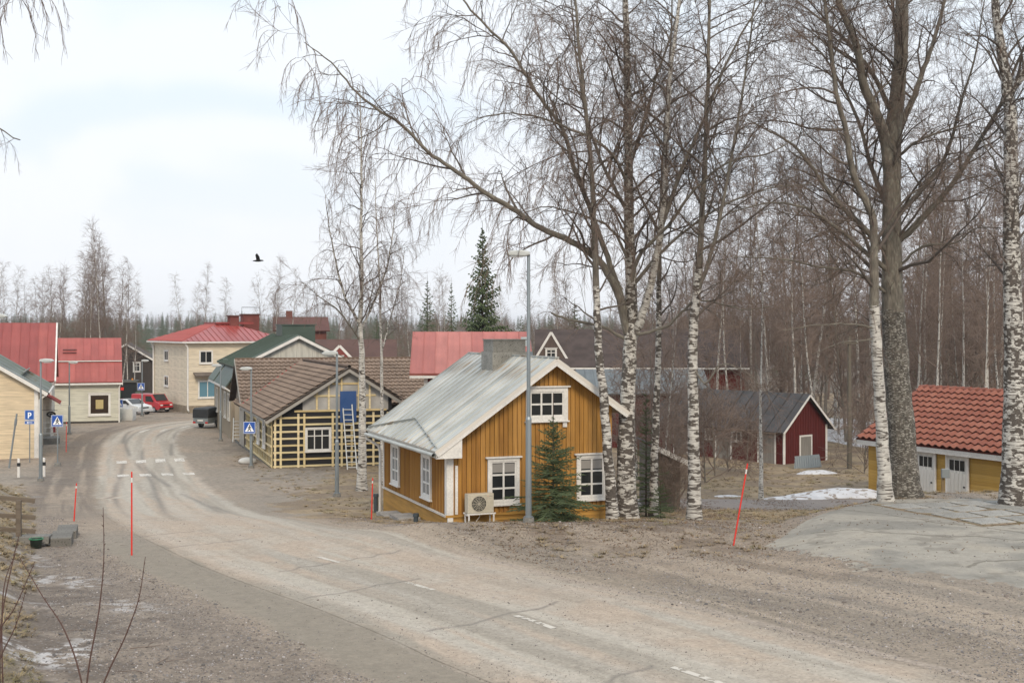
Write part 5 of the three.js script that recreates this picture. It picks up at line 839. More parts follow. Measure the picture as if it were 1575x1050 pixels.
// birch out of frame on the bank: only its hanging twigs reach into view
heroTree('birch', 'birch on the bank whose hanging twigs dangle in from beyond the frame', 111, [
  { pts: [[-330, 1000, 13.5], [-335, 700], [-330, 400], [-320, 100], [-310, -200], [-300, -500]], r: [0.16, 0.03], mat: BARK_M, o: { from: 0.7, per: 1.2, l0: 1.4, l1: 0.8 } },
  { pts: [[-325, 130, 13.5], [-220, 20, 13], [-110, -40, 12.6], [-20, -30, 12.3], [50, 0, 12.1]], r: [0.05, 0.006], mat: BARK_D, o: { from: 0.5, per: 4.5, l0: 0.6, l1: 0.4, hang: 1, ts: 0.6, sub: 6, tw: 4, thick: 0.4, tip: 0.0016 } },
  { pts: [[-328, 330, 13.5], [-220, 250, 13.1], [-110, 205, 12.8], [-30, 190, 12.6], [30, 215, 12.4]], r: [0.035, 0.004], mat: BARK_D, o: { from: 0.7, per: 4, l0: 0.35, l1: 0.2, hang: 1, ts: 0.3, thick: 0.4, tip: 0.0016 } },
], { twigMat: TWIG });

// ---- the wood: a few birch kinds, then copies
function woodBirch(seed, H, opt = {}) {
  const r = rng(seed), g = new THREE.Group(), T = new Tubes(), lean = (r() - 0.5) * 0.26;
  const trunk = grow(V(0, 0, 0), V(lean, 1, (r() - 0.5) * 0.1), H, 14, r, 0.035, 0.03), R = opt.R ?? H * 0.0058, rad = trunk.map((_, i) => Math.max(0.012, R * (1 - 0.93 * Math.pow(i / 14, 0.9))));
  part(g, 'trunk', new Tubes().add(trunk, rad, 8, 2, 0.25, seed * 3.1).build(), opt.bark ?? BARK_W);
  const tw = []; sideGrowth(trunk, rad, { from: opt.from ?? 0.32, per: opt.per ?? 3.6, l0: opt.l0 ?? 3.4, l1: 0.7, a0: 0.4, a1: 0.8, up: 0.09, droop: 0.10, sub: 2.2, tw: 2.0, ts: 1 }, r, T, tw);
  for (const t of tw) for (let k = 0; k < (opt.den ?? 3); k++) { const q = grow(t.p, t.d.clone().add(rv(r).multiplyScalar(0.5)), 0.55 + 0.65 * r(), 2, r, 0.2, 0, opt.droop ?? 0.2); T.add(q, [0.010, 0.008, 0.005], 3); }
  const c = part(g, 'crown', T.build(), opt.twig ?? TWIG_FAR); c.userData.kind = 'stuff'; return g;
}
const KINDS = [woodBirch(201, 21), woodBirch(202, 19, { bark: BARK_M }), woodBirch(203, 23, { per: 3.0 }), woodBirch(204, 16, { l0: 2.6 }), woodBirch(205, 20, { from: 0.25, l0: 3.8, bark: BARK_D }), woodBirch(206, 17, { from: 0.12, l0: 4.2, bark: BARK_D, per: 4 })];
const SHRUB = [woodBirch(221, 4.5, { from: 0.02, per: 8, l0: 2.6, R: 0.045, bark: BARK_D, den: 3, droop: 0.05 }), woodBirch(222, 6.5, { from: 0.04, per: 6, l0: 2.6, R: 0.05, bark: BARK_D, den: 3, droop: 0.05 }), woodBirch(223, 8.5, { from: 0.1, per: 4.5, l0: 2.4, R: 0.06, bark: BARK_M, den: 2 })];
function plant(proto, name, label, group, px, D, scale, turn) { const c = proto.clone(); c.name = numbered(name); c.position.copy(onGround(px, D, -0.1)); c.scale.setScalar(scale); c.rotation.y = turn; tag(c, label, 'tree', group); scene.add(c); return c; }
{
  const r = rng(31);
  const put = (px, D, topPy, k, label, group, name = 'birch') => { const g = onGround(px, D), H = EYE - (topPy - HY) / F * D - g.y, hk = [21, 19, 23, 16, 20, 17][k]; plant(KINDS[k], name, label, group, px, D, H / hk, r() * 6.3); };
  for (const [px, D, top, k] of [[1100, 92, 250, 0], [1128, 86, 300, 1], [1155, 100, 210, 2], [1185, 90, 230, 0], [1203, 108, 190, 4], [1225, 84, 260, 3], [1248, 96, 200, 2], [1262, 78, 300, 1], [1285, 104, 180, 0], [1302, 88, 240, 5], [1322, 94, 210, 3], [1340, 110, 170, 2], [1352, 82, 270, 1], [1410, 74, 280, 0], [1424, 90, 210, 2], [1440, 72, 250, 3], [1452, 84, 300, 1], [1468, 100, 180, 4], [1484, 78, 260, 0], [1500, 92, 220, 5], [1512, 66, 300, 3], [1520, 70, 230, 0], [1536, 88, 190, 2], [1548, 74, 280, 1], [1570, 82, 200, 4], [1590, 70, 240, 0], [1610, 86, 210, 2], [1635, 74, 260, 1], [1390, 106, 170, 5], [1430, 118, 160, 4], [1490, 122, 150, 2], [1556, 112, 170, 5], [1270, 120, 190, 5], [1215, 124, 220, 2], [1165, 116, 240, 4], [1115, 118, 280, 5], [1075, 108, 300, 4], [1050, 120, 320, 2], [1020, 104, 340, 1], [995, 122, 350, 5], [1600, 110, 180, 4], [1650, 96, 220, 3]]) { const zone = px < 1172 ? 'beyond the metal-roofed shed' : px < 1366 ? 'behind the red barn' : 'behind the tiled shed'; put(px, D, top, k, (k > 3 ? 'dark-barked bare tree' : k === 1 ? 'grey-and-white barked bare birch' : 'white-barked bare birch') + ' in the wood ' + zone, 'trees of the wood ' + zone); }
  const CL = 'bare tree between the roofs behind the ochre house', CG = 'birches between the roofs';
  for (const [px, D, top, k] of [[640, 112, 430, 1], [672, 118, 420, 3], [690, 104, 430, 0], [720, 110, 440, 1], [742, 130, 440, 5], [790, 120, 430, 2], [830, 108, 420, 4], [862, 116, 400, 0], [890, 110, 390, 5], [930, 118, 380, 2], [960, 112, 370, 4], [612, 124, 440, 5], [520, 140, 440, 3], [655, 140, 445, 5], [770, 150, 450, 5], [850, 140, 430, 5]]) put(px, D, top, k, (k > 3 ? 'dark-stemmed ' : 'white-stemmed ') + CL, CG);
  const LL = 'tall bare tree in the grove behind the red street roofs', LG = 'grove behind the street houses';
  for (const [px, D, top, k] of [[140, 150, 350, 2], [158, 144, 345, 0], [170, 152, 362, 4], [122, 140, 392, 1], [104, 146, 410, 5], [88, 150, 412, 4], [66, 138, 425, 5], [184, 146, 400, 1], [196, 138, 430, 3], [206, 142, 435, 0], [52, 150, 440, 5], [20, 160, 412, 1], [8, 156, 430, 3], [148, 164, 390, 5], [112, 166, 420, 5], [78, 162, 430, 5], [-20, 150, 400, 2], [190, 168, 440, 5], [132, 158, 372, 4], [150, 172, 380, 5], [165, 160, 385, 5], [118, 152, 400, 4], [98, 170, 415, 5], [178, 156, 408, 5], [60, 158, 430, 4], [86, 140, 428, 0], [40, 164, 436, 5]]) put(px, D, top, k, (k > 3 ? 'dark-stemmed ' : 'white-stemmed ') + LL, LG);
  const FL = 'distant bare tree rising behind the cream house roof', FG = 'birches behind the cream house';
  for (const [px, D, top, k] of [[290, 190, 420, 2], [312, 186, 410, 0], [334, 194, 430, 1], [300, 200, 440, 3], [420, 150, 400, 0], [442, 146, 412, 2], [404, 156, 430, 3], [462, 158, 440, 1], [436, 164, 425, 5]]) put(px, D, top, k, (k > 3 ? 'dark-stemmed ' : 'white-stemmed ') + FL, FG);
  const SG = 'thicket bushes of the yard';
  for (const [px, D, s, k] of [[1026, 42.3, 0.5, 1], [1040, 41.8, 0.42, 0], [1000, 52, 0.95, 1], [1022, 56, 1.0, 2], [1040, 60, 0.9, 1], [1085, 58, 0.9, 0], [1100, 64, 1.0, 1], [1060, 66, 1.0, 2], [980, 60, 1.1, 2], [960, 66, 1.0, 1], [1030, 70, 1.1, 2], [1120, 68, 0.8, 0], [1150, 66, 0.75, 0], [1330, 66, 0.9, 0], [1345, 72, 1.0, 1], [1310, 84, 1.0, 1], [1370, 80, 1.0, 2], [1180, 88, 1.1, 2], [1140, 90, 1.1, 2]].concat([[1200, 96, 1.6, 1], [1235, 92, 1.5, 2], [1262, 99, 1.7, 1], [1290, 94, 1.5, 2], [1330, 98, 1.7, 1], [1400, 88, 1.6, 1], [1425, 82, 1.3, 2], [1450, 92, 1.7, 1], [1475, 86, 1.5, 2], [1505, 82, 1.5, 1], [1530, 92, 1.7, 1], [1560, 84, 1.6, 2]])) plant(SHRUB[k], 'bush', ['dense low leafless bush', 'tall twiggy leafless bush', 'slender leafless bush'][k] + (px < 1175 ? ' of the yard beside the red barn' : px < 1372 ? ' at the wood edge behind the red barn' : ' at the wood edge behind the tiled shed'), SG, px, D, s, r() * 6.3).userData.category = 'bush';
}

// ---------------------------------------------------------------- spruces
const NEEDLE = M([0.078, 0.106, 0.047], { rough: 0.9, extra: 1 }), NEEDLE_NEAR = NEEDLE, NEEDLE_FAR = NEEDLE;
function spruceGeo(seed, H, R, o = {}) {
  const r = rng(seed), T = new Tubes(), tiers = o.tiers ?? 30, y0 = (o.skirt ?? 0.06) * H;
  for (let i = 0; i < tiers; i++) {
    const f = i / tiers, y = lerp(y0, H * 0.985, Math.pow(f, 0.92)), Rad = R * Math.pow(1 - f, o.pow ?? 0.85) * (0.75 + 0.45 * r()), nb = Math.max(4, Math.round((o.boughs ?? 8) * (1 - 0.45 * f))), a0 = r() * 6.3;
    for (let b = 0; b < nb; b++) {
      const a = a0 + b / nb * 6.283 + (r() - 0.5) * 0.5, L = Math.max(0.12, Rad * (0.6 + 0.55 * r())), dir = V(Math.cos(a), (o.rise ?? 0.1) + 0.5 * f, Math.sin(a));
      const path = grow(V(0, y + (r() - 0.5) * 0.25, 0), dir, L, 5, r, 0.05, -0.10 + 0.12 * f, o.droop ?? 0.0); path[4].y += 0.03 * L; path[5].y += 0.08 * L;
      T.add(path, path.map((_, k) => lerp(0.012 + L * 0.010, 0.006, k / 5)), 3);
      const n = Math.max(4, Math.round(L * (o.side ?? 7)));
      for (let k = 0; k < n; k++) {
        const g = 0.12 + 0.88 * (k + 0.5) / n, ii = Math.min(4, Math.floor(g * 5)), p = V().lerpVectors(path[ii], path[ii + 1], g * 5 - ii), t = V().subVectors(path[ii + 1], path[ii]).normalize(), s = k % 2 ? 1 : -1, sideV = V(-t.z, -0.12, t.x).multiplyScalar(s);
        const d = t.clone().multiplyScalar(0.75).add(sideV).add(rv(r).multiplyScalar(0.3)); if (o.hang) d.y -= o.hang;
        const l = L * lerp(0.42, 0.16, g) * (0.6 + 0.7 * r()), q = grow(p, d, l, 2, r, 0.12, 0, o.hang ?? 0.05), w = o.fat ?? 0.022; T.add(q, [w, w * 0.9, w * 0.25], 3);
        if (o.needles) for (let m = 0; m < o.needles; m++) { const e = r(), c = V().lerpVectors(q[0], q[2], e), u = rv(r).normalize().multiplyScalar(0.045).addScaledVector(d.normalize(), 0.025), w2 = rv(r).multiplyScalar(0.006); T.tri(c.clone().add(w2), c.clone().sub(w2), c.clone().add(u)); }
      }
    }
  }
  return T.build();
}
function spruce(name, label, group, px, D, geo, H, mat, turn = 0, trunkR = 0.012) {
  const t = thing(name, label, 'tree', onGround(px, D, -0.08), turn, group); part(t, 'trunk', cyl(H * trunkR, 0.01, H, 8), M([0.075, 0.055, 0.042], { rough: 0.95 }), 0, H / 2, 0); const c = part(t, 'crown', geo, mat); c.userData.kind = 'stuff'; return t;
}
spruce('young_spruce', 'young green spruce growing against the gable of the ochre house', null, 851, 34.9, spruceGeo(301, 3.05, 1.3, { tiers: 24, boughs: 11, side: 14, fat: 0.015, needles: 14, rise: 0.0, skirt: 0.02, pow: 0.8 }), 3.75, NEEDLE_NEAR, 0.4, 0.007);
spruce('young_spruce', 'narrow dark young spruce tucked between the birch trunks', null, 994, 40.2, spruceGeo(302, 4.1, 0.75, { tiers: 24, boughs: 7, side: 12, fat: 0.011, needles: 7, skirt: 0.03 }), 4.1, NEEDLE, 1.1, 0.009);
spruce('young_spruce', 'low straggly spruce at the foot of the thin birch', null, 1016, 38.4, spruceGeo(303, 1.3, 0.7, { tiers: 10, boughs: 7, side: 12, fat: 0.010, needles: 7, skirt: 0.05 }), 1.3, NEEDLE_NEAR, 2.2, 0.012);
spruce('tall_spruce', 'tall ragged dark spruce rising behind the coral roof', null, 742, 92, spruceGeo(304, 15.6, 2.5, { tiers: 44, boughs: 10, side: 6, fat: 0.07, hang: 0.45, skirt: 0.12, pow: 0.75 }), 15.8, NEEDLE, 0.2);
const farGeo = spruceGeo(305, 12, 2.0, { tiers: 26, boughs: 7, side: 4, fat: 0.06, hang: 0.3, skirt: 0.1 });
{
  const s = spruce('spruce', 'distant dark spruce beside the slender bare birches', null, 657, 126, farGeo, 12.2, NEEDLE_FAR, 0.9); s.scale.setScalar(1.13);
  const c = copyOf(s, 'distant thin brownish spruce next to the ragged tall one'); c.position.copy(onGround(694, 128, -0.1)); c.scale.set(0.9, 1.12, 0.9); c.rotation.y = 2.1;
  const e = copyOf(s, 'dark spruce looming behind the brown-roofed red house'); e.position.copy(onGround(884, 118, -0.1)); e.scale.set(1.3, 0.92, 1.3); e.rotation.y = 4.0;
}
// ---------------------------------------------------------------- hills and the far wood that reads as one mass
{
  const hillY = (x, D) => { const b = EYE - below(D), u = sst(420, 1100, D); return b + u * (10.5 + 9 * fbm(x * 0.0016 + 3.3, D * 0.0011 + 8, 3) - 2); };
  const xs = span(-1200, 1200, 40), Ds = [...span(300, 1500, 50)], p = [], idx = [], u = [], nx = xs.length;
  for (const D of Ds) for (const x of xs) { p.push(x, D === 300 ? EYE - below(300) - 0.4 : hillY(x, D) + 0.1, -D); u.push(x * 0.05, D * 0.05); }
  for (let j = 0; j < Ds.length - 1; j++) for (let i = 0; i < nx - 1; i++) { const a = j * nx + i; idx.push(a, a + 1, a + nx + 1, a, a + nx + 1, a + nx); }
  const g = new THREE.BufferGeometry(); g.setAttribute('position', new THREE.Float32BufferAttribute(p, 3)); g.setAttribute('uv', new THREE.Float32BufferAttribute(u, 2)); g.setIndex(idx); g.computeVertexNormals(); struct('hills', g, M([0.10, 0.085, 0.065], { rough: 1 }));
  const r = rng(61), crownOf = (k) => { const T = KINDS[k].children; return mergeGeometries(T.map((m) => m.geometry)); };
  const kinds = [[farGeo, NEEDLE_FAR, 12, []], [crownOf(4), TWIG_FAR, 20, []], [crownOf(5), TWIG_FAR, 17, []]];
  const q = new THREE.Object3D(), c = new THREE.Color();
  const put = (k, x, D, H) => { q.position.set(x, (D > 300 ? hillY(x, D) : EYE - below(D)) - 0.3, -D); q.rotation.set(0, r() * 6.3, 0); const s = H / kinds[k][2]; q.scale.set(s * 1.15, s, s * 1.15); q.updateMatrix(); kinds[k][3].push(q.matrix.clone()); };
  for (let i = 0; i < 2600; i++) { const D = 330 + 1050 * Math.pow(r(), 0.8), x = (r() * 2 - 1) * 0.52 * D, nz = fbm(x * 0.006, D * 0.006, 2); put(nz > 0.5 ? 0 : r() < 0.5 ? 1 : 2, x, D, 10 + 7 * r()); }
  for (let i = 0; i < 260; i++) { const D = 190 + 140 * r(), x = (r() * 2 - 1) * 0.5 * D; const px = CX + x / D * F; if (px < 560 && px > -50 && D < 240) continue; put(r() < 0.2 ? 0 : r() < 0.6 ? 1 : 2, x, D, 8 + 5 * r()); }
  // the dense brown wood behind the yard
  for (let i = 0; i < 78; i++) { const D = 112 + 90 * r(), px = 980 + 760 * r(); put(r() < 0.06 ? 0 : r() < 0.55 ? 1 : 2, gx(px, D), D, (px > 1180 ? 19 : 13) + 6 * r()); }
  kinds.forEach(([geo, mat, , list], k) => { const im = new THREE.InstancedMesh(geo, mat, list.length); list.forEach((m, i) => im.setMatrixAt(i, m)); im.name = ['distant_spruce_forest', 'distant_birch_forest', 'distant_mixed_forest'][k]; tag(im, ['dark far-off spruce forest along the skyline', 'brown far-off leafless forest along the skyline', 'greyish far-off leafless forest filling the skyline'][k], 'forest', null, 'stuff'); im.castShadow = true; scene.add(im); });
}

// ---------------------------------------------------------------- street lamps
function streetLamp(px, D, H, dir, label, o = {}) {
  const t = thing('street_lamp', label, 'street lamp', onGround(px, D, -0.05), o.turn ?? 0, 'street lamps'), s = o.k ?? 1;
  part(t, 'base', cyl(0.17, 0.15, 0.22, 14), CONC, 0, 0.08, 0); part(t, 'flange', cyl(0.12, 0.12, 0.03, 12), GALV, 0, 0.21, 0);
  const cut = H * 0.38; part(t, 'pole', cyl(0.085 * s, 0.08 * s, cut, 12), GALV, 0, cut / 2 + 0.1, 0); part(t, 'pole', cyl(0.055 * s, 0.045 * s, H - cut, 12), GALV, 0, cut + (H - cut) / 2 + 0.1, 0); part(t, 'collar', cyl(0.088 * s, 0.06 * s, 0.08, 12), GALV, 0, cut + 0.13, 0);
  const head = bevelled([[-0.05, -0.03], [0.12, -0.07], [0.55, -0.05], [0.62, 0.0], [0.5, 0.085], [0.2, 0.11], [-0.02, 0.07]], 0.26, 0.04, 3); head.translate(0, 0, -0.13); if (dir < 0) head.rotateY(Math.PI);
  const hd = part(t, 'lamp_head', head, M(0xb9bdbc, { rough: 0.45 }), 0, H + 0.1, 0); part(hd, 'lens', bevelled([[0.16, -0.095], [0.5, -0.085], [0.48, -0.045], [0.18, -0.05]], 0.18, 0.015).translate(0, 0, -0.09).rotateY(dir < 0 ? Math.PI : 0), M(0xc9cfd2, { rough: 0.2 }));
  part(t, 'hatch', bx(0.07, 0.3, 0.02), GALV, 0, 0.9, 0.08 * s); return t;
}
streetLamp(813, 33.6, 7.25, -1, 'tall grey street lamp in front of the ochre gable beside the spruce');
streetLamp(518, 50, 5.75, -1, 'grey street lamp before the battened house next to the tall birch');
streetLamp(386, 66, 5.25, -1, 'grey street lamp carrying a pedestrian crossing sign at the battened house corner');
streetLamp(339, 84, 5.1, -1, 'grey street lamp by the green-roofed house front');
streetLamp(62, 58, 5.6, 1, 'grey street lamp at the corner of the cream gable house');
streetLamp(106, 90, 5.2, 1, 'grey street lamp before the whitish gambrel house');
streetLamp(218, 112, 5.0, 1, 'far street lamp with crossing sign by the parked red van');
streetLamp(-14, 47, 6.3, 1, 'street lamp on the bank, only its head showing over the red roof');

// ---------------------------------------------------------------- traffic signs
const crossTex = canvasTex(128, 128, (g, w) => { g.fillStyle = '#1f4fa3'; g.fillRect(0, 0, w, w); g.strokeStyle = '#e9edf2'; g.lineWidth = 4; g.strokeRect(4, 4, w - 8, w - 8); g.fillStyle = '#f2f4f6'; g.beginPath(); g.moveTo(64, 16); g.lineTo(114, 106); g.lineTo(14, 106); g.fill(); g.fillStyle = '#15181c'; g.beginPath(); g.arc(66, 40, 7, 0, 7); g.fill(); g.strokeStyle = '#15181c'; g.lineWidth = 9; g.lineCap = 'round'; g.beginPath(); g.moveTo(65, 50); g.lineTo(63, 72); g.lineTo(48, 96); g.moveTo(63, 72); g.lineTo(78, 96); g.moveTo(65, 53); g.lineTo(50, 66); g.moveTo(65, 53); g.lineTo(80, 66); g.stroke(); });
const parkTex = canvasTex(128, 128, (g, w) => { g.fillStyle = '#1f56a8'; g.fillRect(0, 0, w, w); g.strokeStyle = '#e9edf2'; g.lineWidth = 4; g.strokeRect(4, 4, w - 8, w - 8); g.fillStyle = '#f4f6f8'; g.font = 'bold 104px sans-serif'; g.textAlign = 'center'; g.textBaseline = 'middle'; g.fillText('P', 64, 68); });
const arrowTex = canvasTex(128, 48, (g, w, h) => { g.fillStyle = '#1f56a8'; g.fillRect(0, 0, w, h); g.strokeStyle = '#e9edf2'; g.lineWidth = 3; g.strokeRect(3, 3, w - 6, h - 6); g.fillStyle = '#f4f6f8'; g.fillRect(42, 20, 62, 8); g.beginPath(); g.moveTo(22, 24); g.lineTo(48, 10); g.lineTo(48, 38); g.fill(); });
const plateGeo = (() => { const g = new THREE.BoxGeometry(1, 1, 0.03); return g; })();
function signPlate(p, tex, x, y, z, w, h) { const face = new THREE.MeshStandardMaterial({ map: tex, roughness: 0.45 }); face.name = 'printed_sign_face'; const back = M(0x8b9092, { rough: 0.6, metal: 0.3 }); const m = part(p, 'sign_plate', new THREE.BoxGeometry(w, h, 0.02), [back, back, back, back, face, back], x, y, z); return m; }
void plateGeo;
function crossingSign(px, D, y, withPole, label) {
  const g = onGround(px, D), t = thing('pedestrian_crossing_sign', label, 'traffic sign', withPole ? g : V(g.x, y - 0.33, g.z), 0.0, 'pedestrian crossing signs');
  if (withPole) { part(t, 'post', cyl(0.035, 0.035, y - g.y + 0.36, 10), GALV, 0, (y - g.y + 0.36) / 2 - 0.03, 0); part(t, 'base', cyl(0.2, 0.16, 0.22, 12), CONC, 0, 0.08, 0); signPlate(t, crossTex, 0, y - g.y, 0.05, 0.64, 0.64); } else { signPlate(t, crossTex, 0, 0.33, 0.11, 0.64, 0.64); part(t, 'clamp', bx(0.12, 0.06, 0.06), GALV, 0, 0.33, 0.075); }
  return t;
}
crossingSign(384, 65.85, EYE - (657 - HY) / F * 66, false, 'blue pedestrian crossing sign clamped to the lamp by the battened house');
crossingSign(88, 67, EYE - (647 - HY) / F * 67, true, 'blue pedestrian crossing sign on its own post before the red porch');
crossingSign(217, 111.7, EYE - (594 - HY) / F * 112, false, 'small far crossing sign clamped to the lamp near the red van');
crossingSign(183, 104, EYE - (620 - HY) / F * 104, true, 'far crossing sign at the corner of the gambrel house');
{
  const D = 69.2, g = onGround(45, D), y = EYE - (638 - HY) / F * D, t = thing('parking_sign', 'blue parking sign with arrow plate before the cream boarded wall', 'traffic sign', g, 0.1);
  part(t, 'post', cyl(0.03, 0.03, y - g.y + 0.3, 10), GALV, 0, (y - g.y + 0.3) / 2 - 0.02, 0); signPlate(t, parkTex, 0, y - g.y, 0.045, 0.52, 0.56); signPlate(t, arrowTex, 0, y - g.y - 0.42, 0.045, 0.52, 0.19);
  const lp = thing('leaning_post', 'bare steel post leaning over before the cream boarded wall', 'post', onGround(13, 66, -0.05)); part(lp, 'post', tubeOf([V(0, 0, 0), V(0.42, 2.95, 0)], 0.05, 8), GALV); part(lp, 'bracket', bx(0.12, 0.35, 0.08), GALV, 0.36, 2.5, 0.0, 0, 0, -0.14);
  for (const [px, D2, label] of [[28, 60, 'white and black marker post on the grass bank'], [67, 60.5, 'white and black marker post beside the street lamp foot']]) { const m = thing('marker_post', label, 'post', onGround(px, D2, -0.05)); part(m, 'post', bevelled([[-0.06, 0], [0.06, 0], [0.05, 0.95], [-0.05, 0.98]], 0.08, 0.012).translate(0, 0, -0.04), WHITE); part(m, 'band', bx(0.135, 0.17, 0.1), DARK, 0, 0.68, 0); }
  // dark oval shop sign on the tall red-roofed house
  const o = thing('oval_sign', 'small dark oval hanging sign by the red porch', 'shop sign', at(78, 637, 79)); part(o, 'board', new THREE.CylinderGeometry(0.3, 0.3, 0.04, 24).rotateX(Math.PI / 2).scale(1, 0.62, 1), DARK); part(o, 'bracket', tubeOf([V(-0.6, 0.26, 0), V(0.4, 0.26, 0)], 0.015, 6), DARK); part(o, 'emblem', new THREE.TorusGeometry(0.14, 0.012, 6, 20).scale(1, 0.6, 1), WHITE, 0, 0, 0.03);
}
// ---------------------------------------------------------------- snow stakes
function stake(px, D, L, lean, label) { const t = thing('snow_stake', label, 'snow stake', onGround(px, D, -0.05), 0, 'red snow stakes'), n = 8, pts = Array.from({ length: n + 1 }, (_, i) => V(lean * (i / n), L * i / n, 0.0)); const red = M(0xd8352a, { rough: 0.5 }); part(t, 'rod', tubeOf(pts.slice(0, 8), [0.021, 0.019], 8), red); part(t, 'reflector', tubeOf([pts[7], V().lerpVectors(pts[7], pts[8], 0.45)], 0.0205, 8), WHITE); part(t, 'tip', tubeOf([V().lerpVectors(pts[7], pts[8], 0.45), pts[8]], [0.0205, 0.017], 8), red); return t; }
stake(202, 29.6, 2.05, 0.0, 'upright red snow stake at the bend of the gravel shoulder');
stake(1128, 30.8, 2.1, 0.36, 'red snow stake leaning beside the forecourt asphalt');
stake(571, 38.6, 1.35, 0.04, 'short red snow stake by the downpipe of the ochre house');
stake(113, 37.5, 1.2, 0.08, 'short red snow stake by the concrete steps');
stake(101, 76, 1.9, 0.02, 'far red snow stake in front of the red porch');

// ---------------------------------------------------------------- heat pump unit by the ochre gable
{
  const th = Math.atan(0.379), ca = Math.cos(th), sa = Math.sin(th), w0 = 0.80, off = 0.42, t = thing('heat_pump', 'beige outdoor heat pump unit on a white stand by the ochre gable', 'heat pump', V(-1.85 + ca * w0 + sa * off, 1.24, -36 - sa * w0 + ca * off), th);
  const bei = M(0xc6bfae, { rough: 0.55, tex: 'fine' }), st = WHITE, body = part(t, 'casing', bevelled([[-0.4, 0], [0.4, 0], [0.4, 0.55], [-0.4, 0.55]], 0.3, 0.018, 2), bei, 0, 0.42, -0.15);
  const grille = new Tubes(); for (let k = 1; k <= 5; k++) { const pts = []; for (let i = 0; i <= 24; i++) { const a = i / 24 * 6.2832; pts.push(V(Math.cos(a) * 0.044 * k, Math.sin(a) * 0.044 * k, 0)); } grille.add(pts, pts.map(() => 0.006), 4); } for (let i = 0; i < 12; i++) { const a = i / 12 * 6.283; grille.add([V(0, 0, 0), V(Math.cos(a) * 0.22, Math.sin(a) * 0.22, 0)], [0.005, 0.005], 4); }
  part(body, 'fan_opening', new THREE.CylinderGeometry(0.225, 0.225, 0.012, 28).rotateX(Math.PI / 2), DARK, -0.06, 0.27, 0.302); part(body, 'fan_grille', grille.build(), bei, -0.06, 0.27, 0.315);
  const badge = canvasTex(128, 32, (g) => { g.fillStyle = '#c6bfae'; g.fillRect(0, 0, 128, 32); g.fillStyle = '#c3272b'; g.beginPath(); g.moveTo(12, 4); g.lineTo(18, 13); g.lineTo(6, 13); g.fill(); g.beginPath(); g.moveTo(6, 14); g.lineTo(12, 24); g.lineTo(0, 24); g.fill(); g.beginPath(); g.moveTo(18, 14); g.lineTo(24, 24); g.lineTo(12, 24); g.fill(); g.fillStyle = '#4d4a46'; for (let i = 0; i < 9; i++) g.fillRect(32 + i * 10, 9, 6, 13); }); const bm = new THREE.MeshStandardMaterial({ map: badge, roughness: 0.5 }); bm.name = 'printed_badge'; part(body, 'badge', bx(0.16, 0.04, 0.004), bm, 0.28, 0.48, 0.303);
  { const q = body.children.at(-1); q.geometry = new THREE.BoxGeometry(0.16, 0.04, 0.004); }
  for (const [x, z] of [[-0.38, -0.14], [0.38, -0.14], [-0.38, 0.18], [0.38, 0.18]]) box(t, 'leg', st, x - 0.02, x + 0.02, 0, 0.38, z - 0.02, z + 0.02); for (const z of [-0.14, 0.18]) box(t, 'crossbar', st, -0.44, 0.44, 0.38, 0.42, z - 0.02, z + 0.02); for (const x of [-0.38, 0.38]) box(t, 'crossbar', st, x - 0.018, x + 0.018, 0.34, 0.379, -0.12, 0.16);
  part(t, 'drain_hose', tubeOf(smooth([V(0.02, 0.42, 0), V(0.0, 0.3, 0.03), V(-0.12, 0.15, 0.05), V(-0.13, 0.02, 0.08)], 10), 0.012, 6), M(0xb7b3aa, { rough: 0.5 }));
  // vent pipes and slabs along the side wall
  const loc = (w, l) => V(-1.85 + ca * w - sa * l, 0, -36 - sa * w - ca * l), gy = (v) => terrain(v.x, v.z);
  for (const [l, hh, label] of [[6.3, 0.62, 'dark capped vent pipe at the far end of the ochre wall'], [1.5, 0.22, 'short dark vent pipe stub by the ochre house corner']]) { const v = loc(-0.55, l); v.y = gy(v) - 0.05; const p = thing('vent_pipe', label, 'vent pipe', v); part(p, 'pipe', cyl(0.07, 0.07, hh, 14), M(0x39434a, { rough: 0.6 }), 0, hh / 2, 0); part(p, 'cap', cyl(0.10, 0.085, 0.1, 14), M(0x333c43, { rough: 0.6 }), 0, hh + 0.04, 0); }
  for (const [l, label] of [[4.6, 'pale concrete slab set beside the ochre plinth'], [2.9, 'second pale concrete slab nearer the ochre house corner']]) { const v = loc(-0.5, l); v.y = gy(v) + 0.02; const p = thing('concrete_slab', label, 'slab', v, th); part(p, 'slab', bevelled([[-0.35, -0.1], [0.35, -0.1], [0.35, 0.1], [-0.35, 0.1]], 1.1, 0.02).translate(0, 0, -0.55), M(0xa9a5a0, { rough: 0.95, tex: 'concrete' })); }
}
// ---------------------------------------------------------------- ladders
function ladder(label, foot, top, W, mat, group) {
  const t = thing('ladder', label, 'ladder', foot, 0, group), L = top.clone().sub(foot), side = V(L.z, 0, -L.x); if (side.lengthSq() < 0.01) side.set(1, 0, 0); side.set(1, 0, 0); const n = Math.floor(L.length() / 0.29);
  for (const s of [-1, 1]) part(t, 'rail', tubeOf([side.clone().multiplyScalar(s * W / 2), L.clone().addScaledVector(side, s * W / 2)], 0.04, 6), mat); for (let i = 1; i < n; i++) { const p = L.clone().multiplyScalar(i / n); part(t, 'rung', tubeOf([p.clone().addScaledVector(side, -W / 2), p.clone().addScaledVector(side, W / 2)], 0.026, 6), mat); } return t;
}
const ALU = M(0xc8c8c4, { rough: 0.4, metal: 0.3 });
ladder('long aluminium ladder leaning on the battened gable below the blue tarpaulin', at(542, 727, 65.2), at(534, 622, 67.2), 0.5, ALU);
ladder('white ladder propped at the plastic-covered end of the battened house', at(365, 680, 80), at(366, 643, 81.5), 0.6, ALU);

